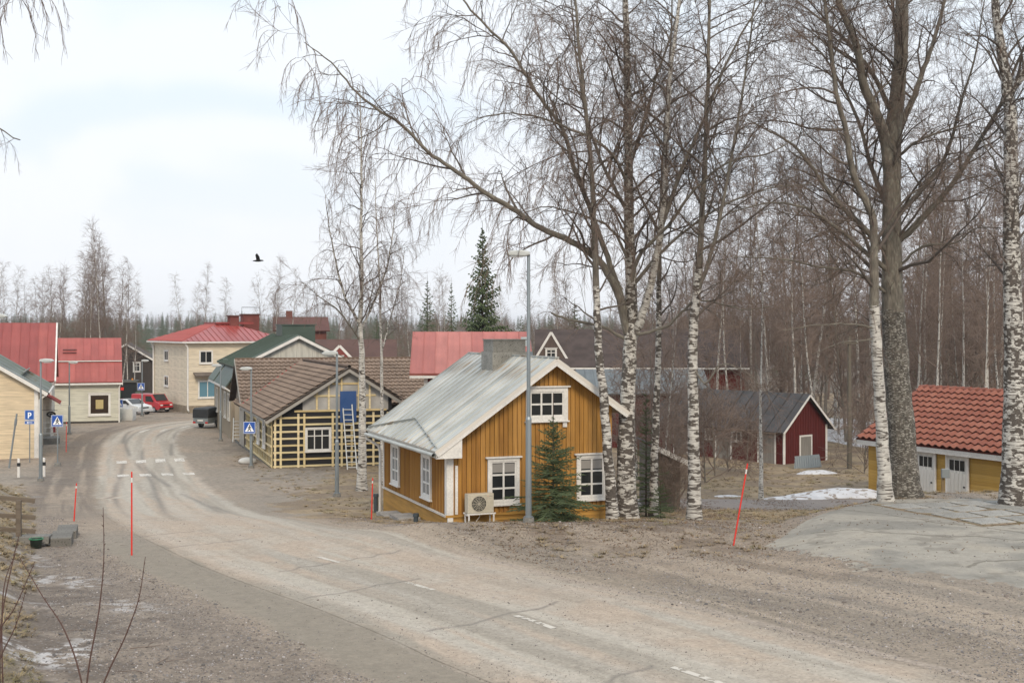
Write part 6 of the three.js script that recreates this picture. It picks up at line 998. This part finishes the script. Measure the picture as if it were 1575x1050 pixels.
// ---------------------------------------------------------------- vehicles
function wheel(p, x, y, z, R, wd = 0.2) { const w = part(p, 'wheel', new THREE.CylinderGeometry(R, R, wd, 22).rotateX(Math.PI / 2), DARK, x, y, z); part(w, 'rim', new THREE.CylinderGeometry(R * 0.62, R * 0.62, wd + 0.02, 16).rotateX(Math.PI / 2), M(0xa9abad, { rough: 0.35, metal: 0.5 })); return w; }
const carGlass = new THREE.MeshPhysicalMaterial({ color: new THREE.Color().setRGB(0.03, 0.035, 0.04), roughness: 0.05 }); carGlass.name = 'car_glass';
function vehicle(name, label, pos, turn, paint, profile, glassSide, o) {   // profile in (length, height); front at +x
  const t = thing(name, label, o.cat, pos, turn), W = o.W, body = bevelled(profile, W, 0.07, 3).translate(0, 0, -W / 2); part(t, 'body', body, new THREE.MeshPhysicalMaterial({ color: paint, roughness: 0.35, clearcoat: 0.8, clearcoatRoughness: 0.15 }));
  for (const s of [-1, 1]) for (const poly of glassSide) part(t, 'side_window', prism(poly, 0, 0.012), carGlass, 0, 0, s > 0 ? W / 2 - 0.002 : -W / 2 - 0.010);
  for (const [x0, y0, x1, y1] of o.screens) { const l = Math.hypot(x1 - x0, y1 - y0); part(t, 'windscreen', bx(l, 0.014, W * 0.82), carGlass, (x0 + x1) / 2, (y0 + y1) / 2, 0, 0, 0, Math.atan2(y1 - y0, x1 - x0)); }
  for (const s of [-1, 1]) { for (const wx of o.wheels) wheel(t, wx, o.R, s * (W / 2 - 0.09), o.R); part(t, 'headlight', bx(0.05, 0.15, 0.32), M(0xd4d8da, { rough: 0.1 }), o.front + 0.005, o.lightY, s * W * 0.34); part(t, 'mirror', bx(0.08, 0.14, 0.2), DARK, o.mirrorX, o.mirrorY, s * (W / 2 + 0.08)); }
  part(t, 'grille', bx(0.04, 0.12, W * 0.42), DARK, o.front + 0.008, o.lightY, 0); part(t, 'bumper', bevelled([[-0.08, -0.13], [0.08, -0.11], [0.09, 0.09], [-0.08, 0.12]], W * 0.98, 0.03).translate(0, 0, -W * 0.49), o.bumper, o.front + 0.01, 0.42, 0); part(t, 'number_plate', bx(0.012, 0.11, 0.46), WHITE, o.front + 0.115, 0.43, 0);
  return t;
}
{
  const g = onGround(233, 120.5); vehicle('parked_van', 'red delivery van parked before the dark barn', g, -0.62, 0xb3202c, [[-2.35, 0.35], [-2.4, 1.0], [-2.3, 1.88], [-2.1, 1.94], [1.05, 1.94], [1.72, 1.22], [2.3, 1.08], [2.42, 0.85], [2.42, 0.35], [1.9, 0.3], [-1.9, 0.3]], [[[0.1, 1.15], [1.45, 1.15], [1.0, 1.75], [0.1, 1.75]]], { cat: 'van', W: 1.84, screens: [[1.10, 1.93, 1.72, 1.27]], wheels: [-1.45, 1.5], R: 0.32, front: 2.4, lightY: 0.82, mirrorX: 1.3, mirrorY: 1.25, bumper: M(0x2a2a2c, { rough: 0.6 }) }).scale.setScalar(0.9);
  const g2 = onGround(201, 116); vehicle('parked_car', 'white hatchback parked beside the red van', g2, -0.55, 0xd9dbdc, [[-1.95, 0.3], [-2.0, 0.75], [-1.85, 1.0], [-1.35, 1.4], [0.3, 1.42], [1.0, 0.98], [1.85, 0.85], [2.0, 0.62], [1.98, 0.3]], [[[-1.25, 1.0], [0.7, 1.0], [0.2, 1.33], [-0.95, 1.33]]], { cat: 'car', W: 1.7, screens: [[0.32, 1.42, 0.98, 1.02]], wheels: [-1.25, 1.3], R: 0.3, front: 1.99, lightY: 0.68, mirrorX: 0.6, mirrorY: 1.0, bumper: M(0xc4c6c8, { rough: 0.5 }) });
  // tractor seen from behind
  const T = thing('tractor', 'dark green tractor seen from behind above the white car', 'tractor', onGround(199, 128), 1.75), grn = M(0x24402b, { rough: 0.5 }); part(T, 'hood', bevelled([[0.2, 0.9], [2.2, 0.9], [2.2, 1.6], [0.2, 1.75]], 0.9, 0.06).translate(0, 0, -0.45), grn);
  part(T, 'cab', bevelled([[-1.1, 1.0], [0.4, 1.0], [0.25, 2.7], [-1.0, 2.7]], 1.6, 0.06).translate(0, 0, -0.8), M(0x1c2224, { rough: 0.25 })); part(T, 'cab_roof', bevelled([[-1.25, 2.7], [0.5, 2.7], [0.4, 2.92], [-1.15, 2.92]], 1.75, 0.05).translate(0, 0, -0.875), M(0x202522, { rough: 0.5 })); part(T, 'beacon', cyl(0.1, 0.08, 0.18, 12), M(0xd98a1e, { rough: 0.3 }), -0.3, 3.0, 0.3);
  for (const s of [-1, 1]) { wheel(T, -0.6, 0.85, s * 0.95, 0.85, 0.45); wheel(T, 1.9, 0.55, s * 0.85, 0.55, 0.32); part(T, 'fender', bevelled([[-1.5, 1.2], [-1.2, 1.75], [0.1, 1.75], [0.35, 1.3], [0.2, 1.3], [0.0, 1.62], [-1.1, 1.62], [-1.35, 1.15]], 0.5, 0.03).translate(0, 0, s * 0.95 - 0.25), grn); part(T, 'tail_light', bx(0.05, 0.18, 0.28), M(0xc0241f, { rough: 0.3 }), -1.5, 1.45, s * 0.95); }
  box(T, 'slow_vehicle_triangle', M(0xcf2f22, { rough: 0.4 }), -1.22, -1.18, 1.9, 2.2, -0.75, -0.45);
  // covered trailer at the roadside
  const R = thing('covered_trailer', 'small grey trailer with a black cover parked by the green-roofed house', 'trailer', onGround(322, 97), 1.25); part(R, 'tub', bevelled([[-1.3, 0.42], [1.3, 0.42], [1.3, 0.85], [-1.3, 0.85]], 1.35, 0.025).translate(0, 0, -0.675), GALV); part(R, 'cover', bevelled([[-1.34, 0.86], [1.34, 0.86], [1.3, 1.5], [1.1, 1.62], [-1.1, 1.62], [-1.3, 1.5]], 1.42, 0.06).translate(0, 0, -0.71), M(0x242629, { rough: 0.55 }));
  for (const s of [-1, 1]) { wheel(R, 0.05, 0.3, s * 0.8, 0.3, 0.17); part(R, 'tail_light', bx(0.04, 0.12, 0.22), M(0xb3231f, { rough: 0.3 }), -1.33, 0.5, s * 0.55); part(R, 'mudguard', bevelled([[-0.42, 0.35], [-0.3, 0.66], [0.4, 0.66], [0.52, 0.35], [0.46, 0.35], [0.36, 0.62], [-0.26, 0.62], [-0.36, 0.35]], 0.22, 0.01).translate(0, 0, s * 0.8 - 0.11), DARK); } part(R, 'drawbar', tubeOf([V(1.3, 0.45, 0), V(2.3, 0.45, 0)], 0.04, 8), GALV); box(R, 'number_plate', WHITE, -1.345, -1.33, 0.6, 0.72, -0.25, 0.25);
  // builder's bulk bag
  const b = thing('bulk_bag', 'white builders bulk bag standing at the gambrel house corner', 'bag', onGround(196, 106)), bg = new THREE.BoxGeometry(1.05, 1.0, 0.95, 10, 10, 10), q = bg.attributes.position; for (let i = 0; i < q.count; i++) { const k = 1 + 0.10 * Math.cos(q.getY(i) * 3) + 0.08 * (fbm(q.getX(i) * 3 + 5, q.getY(i) * 3 + q.getZ(i) * 2, 2) - 0.5); q.setX(i, q.getX(i) * k); q.setZ(i, q.getZ(i) * k); } bg.computeVertexNormals(); part(b, 'sack', bg, M(0xcfd0cf, { rough: 0.8, tex: 'fine' }), 0, 0.5, 0); for (const [x, z] of [[-0.45, -0.4], [0.45, -0.4], [-0.45, 0.4], [0.45, 0.4]]) part(b, 'loop', new THREE.TorusGeometry(0.12, 0.02, 6, 12), WHITE, x, 1.05, z);
}
// ---------------------------------------------------------------- bird
{
  const b = thing('bird', 'black bird flying with raised wings above the roofs', 'bird', at(397, 401, 62)), T = new Tubes(), blk = M(0x15161a, { rough: 0.7, extra: 1 });
  T.add([V(-0.27, -0.01, 0), V(-0.2, 0, 0), V(-0.1, 0, 0), V(0.02, 0.01, 0), V(0.12, 0.015, 0), V(0.17, 0.02, 0), V(0.22, 0.015, 0), V(0.27, 0.01, 0)], [0.02, 0.03, 0.05, 0.06, 0.045, 0.035, 0.03, 0.004], 10);
  for (const s of [-1, 1]) { const w = (x, y, z) => V(x, y, z * s), A = w(0.09, 0.02, 0.02), B = w(-0.1, 0.02, 0.02), C = w(0.05, 0.2, 0.12), D = w(-0.12, 0.17, 0.12), E = w(-0.06, 0.36, 0.2), G = w(-0.14, 0.27, 0.2); for (const [p, q, u] of [[A, B, D], [A, D, C], [C, D, G], [C, G, E]]) { T.tri(p, q, u); T.tri(p.clone().add(V(0, 0.012, 0)), u.clone().add(V(0, 0.012, 0)), q.clone().add(V(0, 0.012, 0))); } }
  T.tri(V(-0.22, 0, 0), V(-0.38, 0.0, 0.06), V(-0.38, 0.0, -0.06)); part(b, 'body', T.build(), blk); b.rotation.y = 0.15;
}
// ---------------------------------------------------------------- forecourt slabs, steps, sheets, poles, snow
{
  const conc = [0xb0aea8, 0xaaa8a2, 0xb6b4ae, 0xa4a29c].map((c) => M(c, { rough: 0.95, tex: 'concrete' })), o = V(10.5, 0, -35.8), t = thing('slab_paving', 'weathered square concrete slabs with grassy joints at the forecourt edge', 'paving', V(o.x, terrain(o.x, o.z), o.z), 0), r = rng(9), ux = [0.953, 0.30], uz = [0.30, -0.953], S = 1.2;
  for (let i = 0; i < 7; i++) for (let j = 0; j < 4; j++) { const x = o.x + (ux[0] * (i + 0.5) + uz[0] * (j + 0.5)) * S, D = 35.8 + (ux[1] * (i + 0.5) + uz[1] * (j + 0.5)) * S; part(t, 'slab', bx(S - 0.13, 0.07, S - 0.34), conc[Math.floor(r() * 4)], x - t.position.x, terrain(x, -D) - 0.012 - t.position.y, -D - t.position.z, (r() - 0.5) * 0.012, 0.305, (r() - 0.5) * 0.012); }
  // post with a grey meter box in front of the shed
  const mb = thing('meter_box', 'small grey box on a wooden post between the shed doors', 'meter box', onGround(1451, 46.5)); part(mb, 'post', bx(0.09, 1.25, 0.09), M(0x8d7a5c, { rough: 0.9, tex: 'wood' }), 0, 0.6, 0); part(mb, 'box', bevelled([[-0.15, 0], [0.15, 0], [0.15, 0.34], [-0.15, 0.34]], 0.14, 0.015), M(0x7e868a, { rough: 0.5 }), 0.05, 1.0, 0.05);
  // utility pole behind the barn corner
  const up = thing('utility_pole', 'grey wooden utility pole at the corner of the red barn', 'pole', onGround(1307, 70, -0.1)); part(up, 'pole', cyl(0.15, 0.10, 7.6, 12), M(0x6d675c, { rough: 0.95, tex: 'wood' }), 0, 3.8, 0); part(up, 'crossarm', bx(0.9, 0.09, 0.09), M(0x5f594f, { rough: 0.95 }), 0, 7.2, 0.1); for (const x of [-0.38, 0.38]) part(up, 'insulator', cyl(0.035, 0.025, 0.12, 10), M(0x9a9a94, { rough: 0.3 }), x, 7.31, 0.1);
  // corrugated sheets leaning on the barn
  const cs = thing('corrugated_sheets', 'grey corrugated sheets leaning against the barn gable', 'metal sheets', onGround(1243, 70.6, -0.02), 0.4), gr = M(0x8d9698, { rough: 0.5, metal: 0.3, tex: 'tin' }); for (let k = 0; k < 4; k++) { const tb = new THREE.PlaneGeometry(1.9 - 0.05 * k, 0.2, 40, 1), q = tb.attributes.position; for (let i = 0; i < q.count; i++) q.setZ(i, 0.015 * Math.sin(q.getX(i) * 40)); tb.computeVertexNormals(); part(cs, 'sheet', tb, M(0x737b7f, { rough: 0.5, metal: 0.3, extra: 1 }), 0.03 * k, 0.12 + 0.17 * k, -0.06 * k, -0.35, 0, 0.03); } void gr;
  // garden steps with wooden railing on the bank
  const D = 31, gr0 = onGround(28, D), st = thing('garden_steps', 'concrete garden steps with a weathered wooden handrail on the bank', 'steps', gr0, 0.15), wood = M(0x756a5e, { rough: 0.95, tex: 'woodH' }); box(st, 'post', wood, -0.06, 0.06, -0.1, 1.05, -0.06, 0.06); box(st, 'post', wood, -2.06, -1.94, 0.0, 1.6, -0.5, -0.38);
  for (const [y0, y1, dz] of [[1.3, 0.98, 0.09], [0.82, 0.55, 0.07], [0.5, 0.2, 0.07]]) part(st, 'rail', bx(2.5, 0.11, 0.05), wood, -0.85, (y0 + y1) / 2 + 0.05, dz, 0, 0.2, Math.atan2(y1 - y0, 2.2)); for (const [x, y, z, w] of [[-1.2, 0.05, 0.3, 1.6], [-0.9, -0.12, 0.7, 1.7], [0.3, -0.05, -0.3, 0.9]]) part(st, 'step', bevelled([[-w / 2, 0], [w / 2, 0], [w / 2, 0.2], [-w / 2, 0.2]], 0.42, 0.02), CONC, x, y, z);
  for (const [px, DD, w, label] of [[95, 31.6, 0.5, 'mossy concrete kerb block at the foot of the garden steps'], [103, 33.2, 0.5, 'concrete kerb block at the edge of the dead grass']]) { const k = thing('kerb_block', label, 'block', onGround(px, DD, -0.06), 0.3); part(k, 'block', bevelled([[-w / 2, 0], [w / 2, 0], [w / 2, 0.3], [-w / 2, 0.3]], 1.2, 0.03).translate(0, 0, -0.6), M(0x7f7c76, { rough: 0.95, tex: 'concrete' })); }
  const bk = thing('bucket', 'black and green bucket by the garden steps', 'bucket', onGround(55, 30.6, -0.02)); part(bk, 'tub', new THREE.LatheGeometry([[0.0, 0], [0.12, 0], [0.15, 0.24], [0.17, 0.25], [0.16, 0.27], [0.13, 0.24], [0.11, 0.02], [0, 0.02]].map(([x, y]) => new THREE.Vector2(x, y)), 20), M(0x1e2a24, { rough: 0.5 })); part(bk, 'rim', new THREE.TorusGeometry(0.165, 0.014, 6, 24).rotateX(Math.PI / 2), M(0x2f7a55, { rough: 0.5 }), 0, 0.26, 0);
  // rubble and rags at the renovation
  const rb = thing('white_sack', 'slumped white sack on the ground by the battened house', 'sack', onGround(380, 68.5)), sg = new THREE.SphereGeometry(0.38, 16, 12), q2 = sg.attributes.position; for (let i = 0; i < q2.count; i++) { const k = 1 + 0.3 * (fbm(q2.getX(i) * 4 + 9, q2.getZ(i) * 4 + q2.getY(i) * 3, 3) - 0.5); q2.setXYZ(i, q2.getX(i) * k * 1.3, Math.max(-0.12, q2.getY(i) * 0.62), q2.getZ(i) * k); } sg.computeVertexNormals(); part(rb, 'sack', sg, M(0xcfcdc8, { rough: 0.8, tex: 'blotch' }), 0, 0.12, 0);
  // snow left over
  const snowM = new THREE.MeshStandardMaterial({ color: 0xd3d4d8, roughness: 0.8, map: greyTex(256, 256, (u, v) => { const n = pf(u, v, 8, 8, 5, 91), d = sst(0.58, 0.72, pf(u, v, 14, 14, 4, 95)); const w = 0.86 + 0.14 * n; return [w * lerp(1, 0.72, d), w * lerp(1, 0.67, d), w * lerp(1, 0.62, d)]; }, [1.5, 1.5]) }); snowM.name = 'old_dirty_snow';
  const snow = (label, x0, D0, rx, rz, hgt, seed) => { const nr = 10, na = 40, p = [], idx = [], u = []; const c = V(x0, terrain(x0, -D0), -D0); for (let i = 0; i <= nr; i++) for (let k = 0; k <= na; k++) { const a = k / na * 6.2832, e = (0.72 + 0.55 * fbm(Math.cos(a) * 2.2 + seed, Math.sin(a) * 2.2 + 5, 3)), f = i / nr, x = x0 + Math.cos(a) * rx * e * f, z = -D0 + Math.sin(a) * rz * e * f; p.push(x - c.x, terrain(x, z) - c.y + hgt * (1 - f * f) * (0.7 + 0.6 * fbm(x * 1.6 + seed, z * 1.6, 3)) - 0.02 * (f === 1 ? 1 : 0) + 0.01, z - c.z); u.push(x * 0.3, z * 0.3); } for (let i = 0; i < nr; i++) for (let k = 0; k < na; k++) { const a = i * (na + 1) + k; idx.push(a, a + 1, a + na + 2, a, a + na + 2, a + na + 1); } const g = new THREE.BufferGeometry(); g.setAttribute('position', new THREE.Float32BufferAttribute(p, 3)); g.setAttribute('uv', new THREE.Float32BufferAttribute(u, 2)); g.setIndex(idx); g.computeVertexNormals(); const m = part(scene, numbered('snow_patch'), g, snowM); m.position.copy(c); tag(m, label, 'snow', 'leftover snow patches', 'stuff'); };
  snow('long melting snowdrift along the end of the driveway', gx(1300, 49.5), 49.8, 2.4, 0.9, 0.30, 3); snow('thin snow tongue trailing along the driveway edge', gx(1235, 48.5), 49.0, 1.5, 0.5, 0.12, 13); snow('small snow patch before the barn gable', gx(1256, 66), 66, 1.1, 0.8, 0.18, 23); snow('crumbs of snow on the dead grass by the driveway', gx(1120, 50), 50, 0.6, 0.25, 0.06, 33);
  snow('snow lying under the trees beyond the red barn', gx(1325, 92), 92, 4.0, 9, 0.15, 43); snow('snow lying deeper in the wood past the utility pole', gx(1290, 110), 110, 5, 9, 0.15, 53);
  // leafless shoots on the bank
  const shoots = [[[130, 1075], [99, 970], [65, 917], [29, 856]], [[131, 1075], [152, 936], [159, 860], [158, 780]], [[150, 1085], [194, 974], [213, 920], [223, 856]], [[-10, 990], [23, 932], [53, 863]], [[0, 975], [19, 863], [29, 821]], [[-8, 1040], [24, 960], [40, 905]], [[2, 960], [8, 890], [24, 850]]];
  shoots.forEach((s, k) => { const DD = 8 + 0.25 * k, top = s.map(([px, py]) => at(px, py, DD)), foot = V(top[0].x + 0.1, 0, top[0].z); foot.y = terrain(foot.x, foot.z) - 0.05; const sh = thing('shoot', k < 3 ? ['thin shoot curving away over the muddy shoulder', 'tall upright thin shoot before the muddy shoulder', 'thin shoot leaning out towards the gravel'][k] : 'short reddish shoot at the edge of the grass bank', 'shoot', foot, 0, 'leafless shoots on the bank'), pts = smooth([V(0, 0, 0), ...top.map((p) => p.clone().sub(foot))], 22); part(sh, 'stem', new Tubes().add(pts, pts.map((_, i) => lerp(0.0075, 0.0022, i / 22)), 6).build(), M([0.10, 0.055, 0.045], { rough: 0.7 })); const bud = new Tubes(), r2 = rng(400 + k); for (let i = 8; i < 22; i++) { const a = r2() * 6.3, d = V(Math.cos(a), 0.9, Math.sin(a)).normalize(); bud.add([pts[i], pts[i].clone().addScaledVector(d, 0.018)], [0.004, 0.001], 4); } part(sh, 'buds', bud.build(), M([0.09, 0.05, 0.04], { rough: 0.7 })).userData.kind = 'stuff'; });
}

// ---------------------------------------------------------------- loose stones, dead grass, litter
{
  const r = rng(71), q = new THREE.Object3D(), c = new THREE.Color();
  const stoneGeo = [0, 1].map((k) => { const g = new THREE.IcosahedronGeometry(1, 0), p = g.attributes.position; for (let i = 0; i < p.count; i++) { const x = p.getX(i), y = p.getY(i), z = p.getZ(i), s = 0.75 + 0.5 * vn(x * 2 + 7 * k + 9, y * 2 + z * 3 + 20); p.setXYZ(i, x * s, y * s * 0.62, z * s); } g.computeVertexNormals(); return g; });
  const sm = new THREE.MeshStandardMaterial({ color: 0xffffff, roughness: 0.95 }); sm.name = 'gravel_stone';
  const list = [[], []], N = 120000;
  for (let i = 0; i < N; i++) {
    const D = 15.5 + 24 * Math.pow(r(), 1.5), x = (r() * 2 - 1) * (0.43 * D + 0.6), [s, d] = toRoad(x, -D); void s;
    let w; const ad = d;
    if (ad > -2.7 && ad < 2.9) w = 0.26; else if (ad >= 2.9 && ad < 3.6) w = 0.35; else if (ad <= -2.7 && ad > -4.1) w = 0.25; else w = 1;
    if (inPad(x, D)) w = 0.02; if (bankX(D) - x > 0.6) w = 0.25; w *= 0.35 + 1.3 * sst(0.3, 0.65, fbm(x * 0.8 + 3, D * 0.8 + 1, 3));
    if (r() > w) continue;
    const big = r() < 0.03 ? 2.2 : 1, sz = (0.005 + 0.012 * r() * r()) * big * (ad > 2.9 || ad < -4 ? 1.15 : 0.62);
    list[i & 1].push([x, terrain(x, -D) + sz * 0.2 + (ad > -2.7 && ad < 2.95 ? 0.014 : 0), -D, sz]);
  }
  list.forEach((l, k) => {
    const im = new THREE.InstancedMesh(stoneGeo[k], sm, l.length);
    l.forEach(([x, y, z, s], i) => { q.position.set(x, y, z); q.rotation.set(r() * 0.6, r() * 6.3, r() * 0.6); q.scale.set(s * (0.8 + 0.6 * r()), s, s * (0.8 + 0.6 * r())); q.updateMatrix(); im.setMatrixAt(i, q.matrix); const t = r(), b = 0.10 + 0.30 * r() * r() + (t < 0.06 ? 0.18 : 0); c.setRGB(b * (t > 0.6 ? 1.12 : 1.02), b * 0.95, b * (t > 0.6 ? 0.84 : 0.93)); im.setColorAt(i, c); });
    im.name = numbered('gravel'); tag(im, k ? 'loose pinkish gravel scattered over the shoulders' : 'loose grey gravel scattered over the shoulders', 'gravel', null, 'stuff'); im.castShadow = im.receiveShadow = true; scene.add(im);
  });
  // dead grass tufts
  const tuft = (seed, n, H, flat) => { const rr = rng(seed), T = new Tubes(); for (let i = 0; i < n; i++) { const a = rr() * 6.3, b = V(Math.cos(a) * 0.06 * rr(), 0, Math.sin(a) * 0.06 * rr()), d = V(Math.cos(a) * flat, 0.9, Math.sin(a) * flat).normalize(), h = H * (0.5 + 0.8 * rr()), m = b.clone().addScaledVector(d, h * 0.55), e = m.clone().addScaledVector(V(d.x * 1.6, 0.15, d.z * 1.6).normalize(), h * 0.5), sd = V(-Math.sin(a), 0, Math.cos(a)).multiplyScalar(0.006); T.tri(b.clone().add(sd), b.clone().sub(sd), m.clone().addScaledVector(sd, 0.7)); T.tri(m.clone().addScaledVector(sd, 0.7), b.clone().sub(sd), m.clone().addScaledVector(sd, -0.7)); T.tri(m.clone().addScaledVector(sd, 0.7), m.clone().addScaledVector(sd, -0.7), e); } return T.build(); };
  const gm = new THREE.MeshStandardMaterial({ color: 0xffffff, roughness: 0.95, side: THREE.DoubleSide }); gm.name = 'dead_grass';
  const tg = [tuft(81, 16, 0.10, 1.0), tuft(82, 20, 0.06, 1.5)], tl = [[], []];
  for (let i = 0; i < 60000; i++) {
    const D = 12 + 62 * r(), x = (r() * 2 - 1) * (0.43 * D + 1), [, d] = toRoad(x, -D), bk = bankX(D) - x; let w = 0;
    if (bk > 0.2 && D < 56) w = 0.9 * sst(0.3, 0.5, fbm(x * 0.9 + 60, -D * 0.9 + 31, 3) + (D < 19 ? 0.12 : 0)); else if (d > 4.2 && D > 34.5 && x > -9) w = 0.55 * sst(0.25, 0.75, fbm(x * 0.7 + 90, -D * 0.7 + 20, 4)); else if (d > 4.4 && D > 29 && x < 6.8 && !inPad(x, D)) w = 0.18;
    if (inPad(x, D)) w = 0; if (D > 43.2 && D < 48.8 && x > 2.8 && x < 14.4) w *= 0.03; if (r() > w) continue;
    // keep houses clear of grass indoors
    const hx = (x + 1.85) * Math.cos(0.3624) - (-D + 36) * Math.sin(0.3624), hz = (x + 1.85) * Math.sin(0.3624) + (-D + 36) * Math.cos(0.3624); if (hx > -0.1 && hx < 5.9 && hz < 0.1 && hz > -7.3) continue;
    tl[i & 1].push([x, terrain(x, -D), -D, (0.6 + 0.8 * r()) * (D < 20 ? 0.9 : 1.15), D]);
  }
  for (let i = 0; i < 1500; i++) { const line = r() < 0.5, a = line ? 7 * r() : Math.round(7 * r()), b = line ? Math.round(4 * r()) : 4 * r(), x = 10.5 + (0.953 * a + 0.30 * b) * 1.2 + (r() - 0.5) * 0.12, D = 35.8 + (0.30 * a - 0.953 * b) * 1.2 + (r() - 0.5) * 0.16; tl[1].push([x, terrain(x, -D) + 0.01, -D, 0.45 + 0.35 * r(), D]); }
  tl.forEach((l, k) => { const im = new THREE.InstancedMesh(tg[k], gm, l.length); l.forEach(([x, y, z, s, D], i) => { q.position.set(x, y - 0.01, z); q.rotation.set(0, r() * 6.3, 0); q.scale.set(s * 1.3, s, s * 1.3); q.updateMatrix(); im.setMatrixAt(i, q.matrix); const b = 0.55 + 0.6 * r(), gr = D < 20 ? r() * 0.5 : r() < 0.1 ? 0.4 : 0; c.setRGB(lerp(0.30, 0.17, gr) * b, lerp(0.23, 0.19, gr) * b, lerp(0.135, 0.07, gr) * b); im.setColorAt(i, c); }); im.name = numbered('dead_grass'); tag(im, k ? 'flattened straw-coloured dead grass of the yards' : 'straw-coloured dead grass tufts of the yards and bank', 'grass', null, 'stuff'); scene.add(im); });
  // fallen leaves and sticks on the verge and in the yard
  const lf = new Tubes(); lf.tri(V(-0.03, 0, 0), V(0, 0.012, 0.02), V(0.035, 0.004, 0)); lf.tri(V(-0.03, 0, 0), V(0.035, 0.004, 0), V(0, 0.014, -0.02)); const leaf = lf.build(), ll = [], sl = [];
  for (let i = 0; i < 26000; i++) { const D = 27 + 22 * r(), x = -3 + 16 * r(), [, d] = toRoad(x, -D); if (d < 3.6 || (inPad(x, D) && r() > 0.14) || (D > 36 && x < 2.5)) continue; if (r() > sst(0.35, 0.7, fbm(x * 0.6 + 8, D * 0.6 + 4, 3))) continue; (r() < 0.05 ? sl : ll).push([x, terrain(x, -D), -D]); }
  for (let i = 0; i < 110; i++) { const D = 15 + 17 * r(), x = bankX(D) + 3.2 * r() - 1; sl.push([x, terrain(x, -D), -D]); }
  const im1 = new THREE.InstancedMesh(leaf, gm, ll.length); ll.forEach(([x, y, z], i) => { q.position.set(x, y + 0.008, z); q.rotation.set((r() - 0.5) * 0.9, r() * 6.3, (r() - 0.5) * 0.9); q.scale.setScalar(0.4 + 0.7 * r()); q.updateMatrix(); im1.setMatrixAt(i, q.matrix); const b = 0.5 + 0.9 * r(); c.setRGB(0.17 * b, 0.105 * b, 0.06 * b); im1.setColorAt(i, c); }); im1.name = 'leaf_litter'; tag(im1, 'brown fallen leaves littering the verge under the birches', 'leaves', null, 'stuff'); scene.add(im1);
  const stick = tubeOf([V(-0.2, 0, 0), V(-0.05, 0.012, 0.02), V(0.08, 0.0, 0), V(0.22, 0.006, -0.03)], [0.006, 0.003], 4), im2 = new THREE.InstancedMesh(stick, TWIG, sl.length); sl.forEach(([x, y, z], i) => { q.position.set(x, y + 0.008, z); q.rotation.set(0, r() * 6.3, (r() - 0.5) * 0.1); q.scale.setScalar(0.3 + 0.9 * r() * r()); q.updateMatrix(); im2.setMatrixAt(i, q.matrix); }); im2.name = 'fallen_twigs'; tag(im2, 'thin fallen twigs strewn on the verge and shoulder', 'twigs', null, 'stuff'); scene.add(im2);
}
renderer.render(scene, camera);
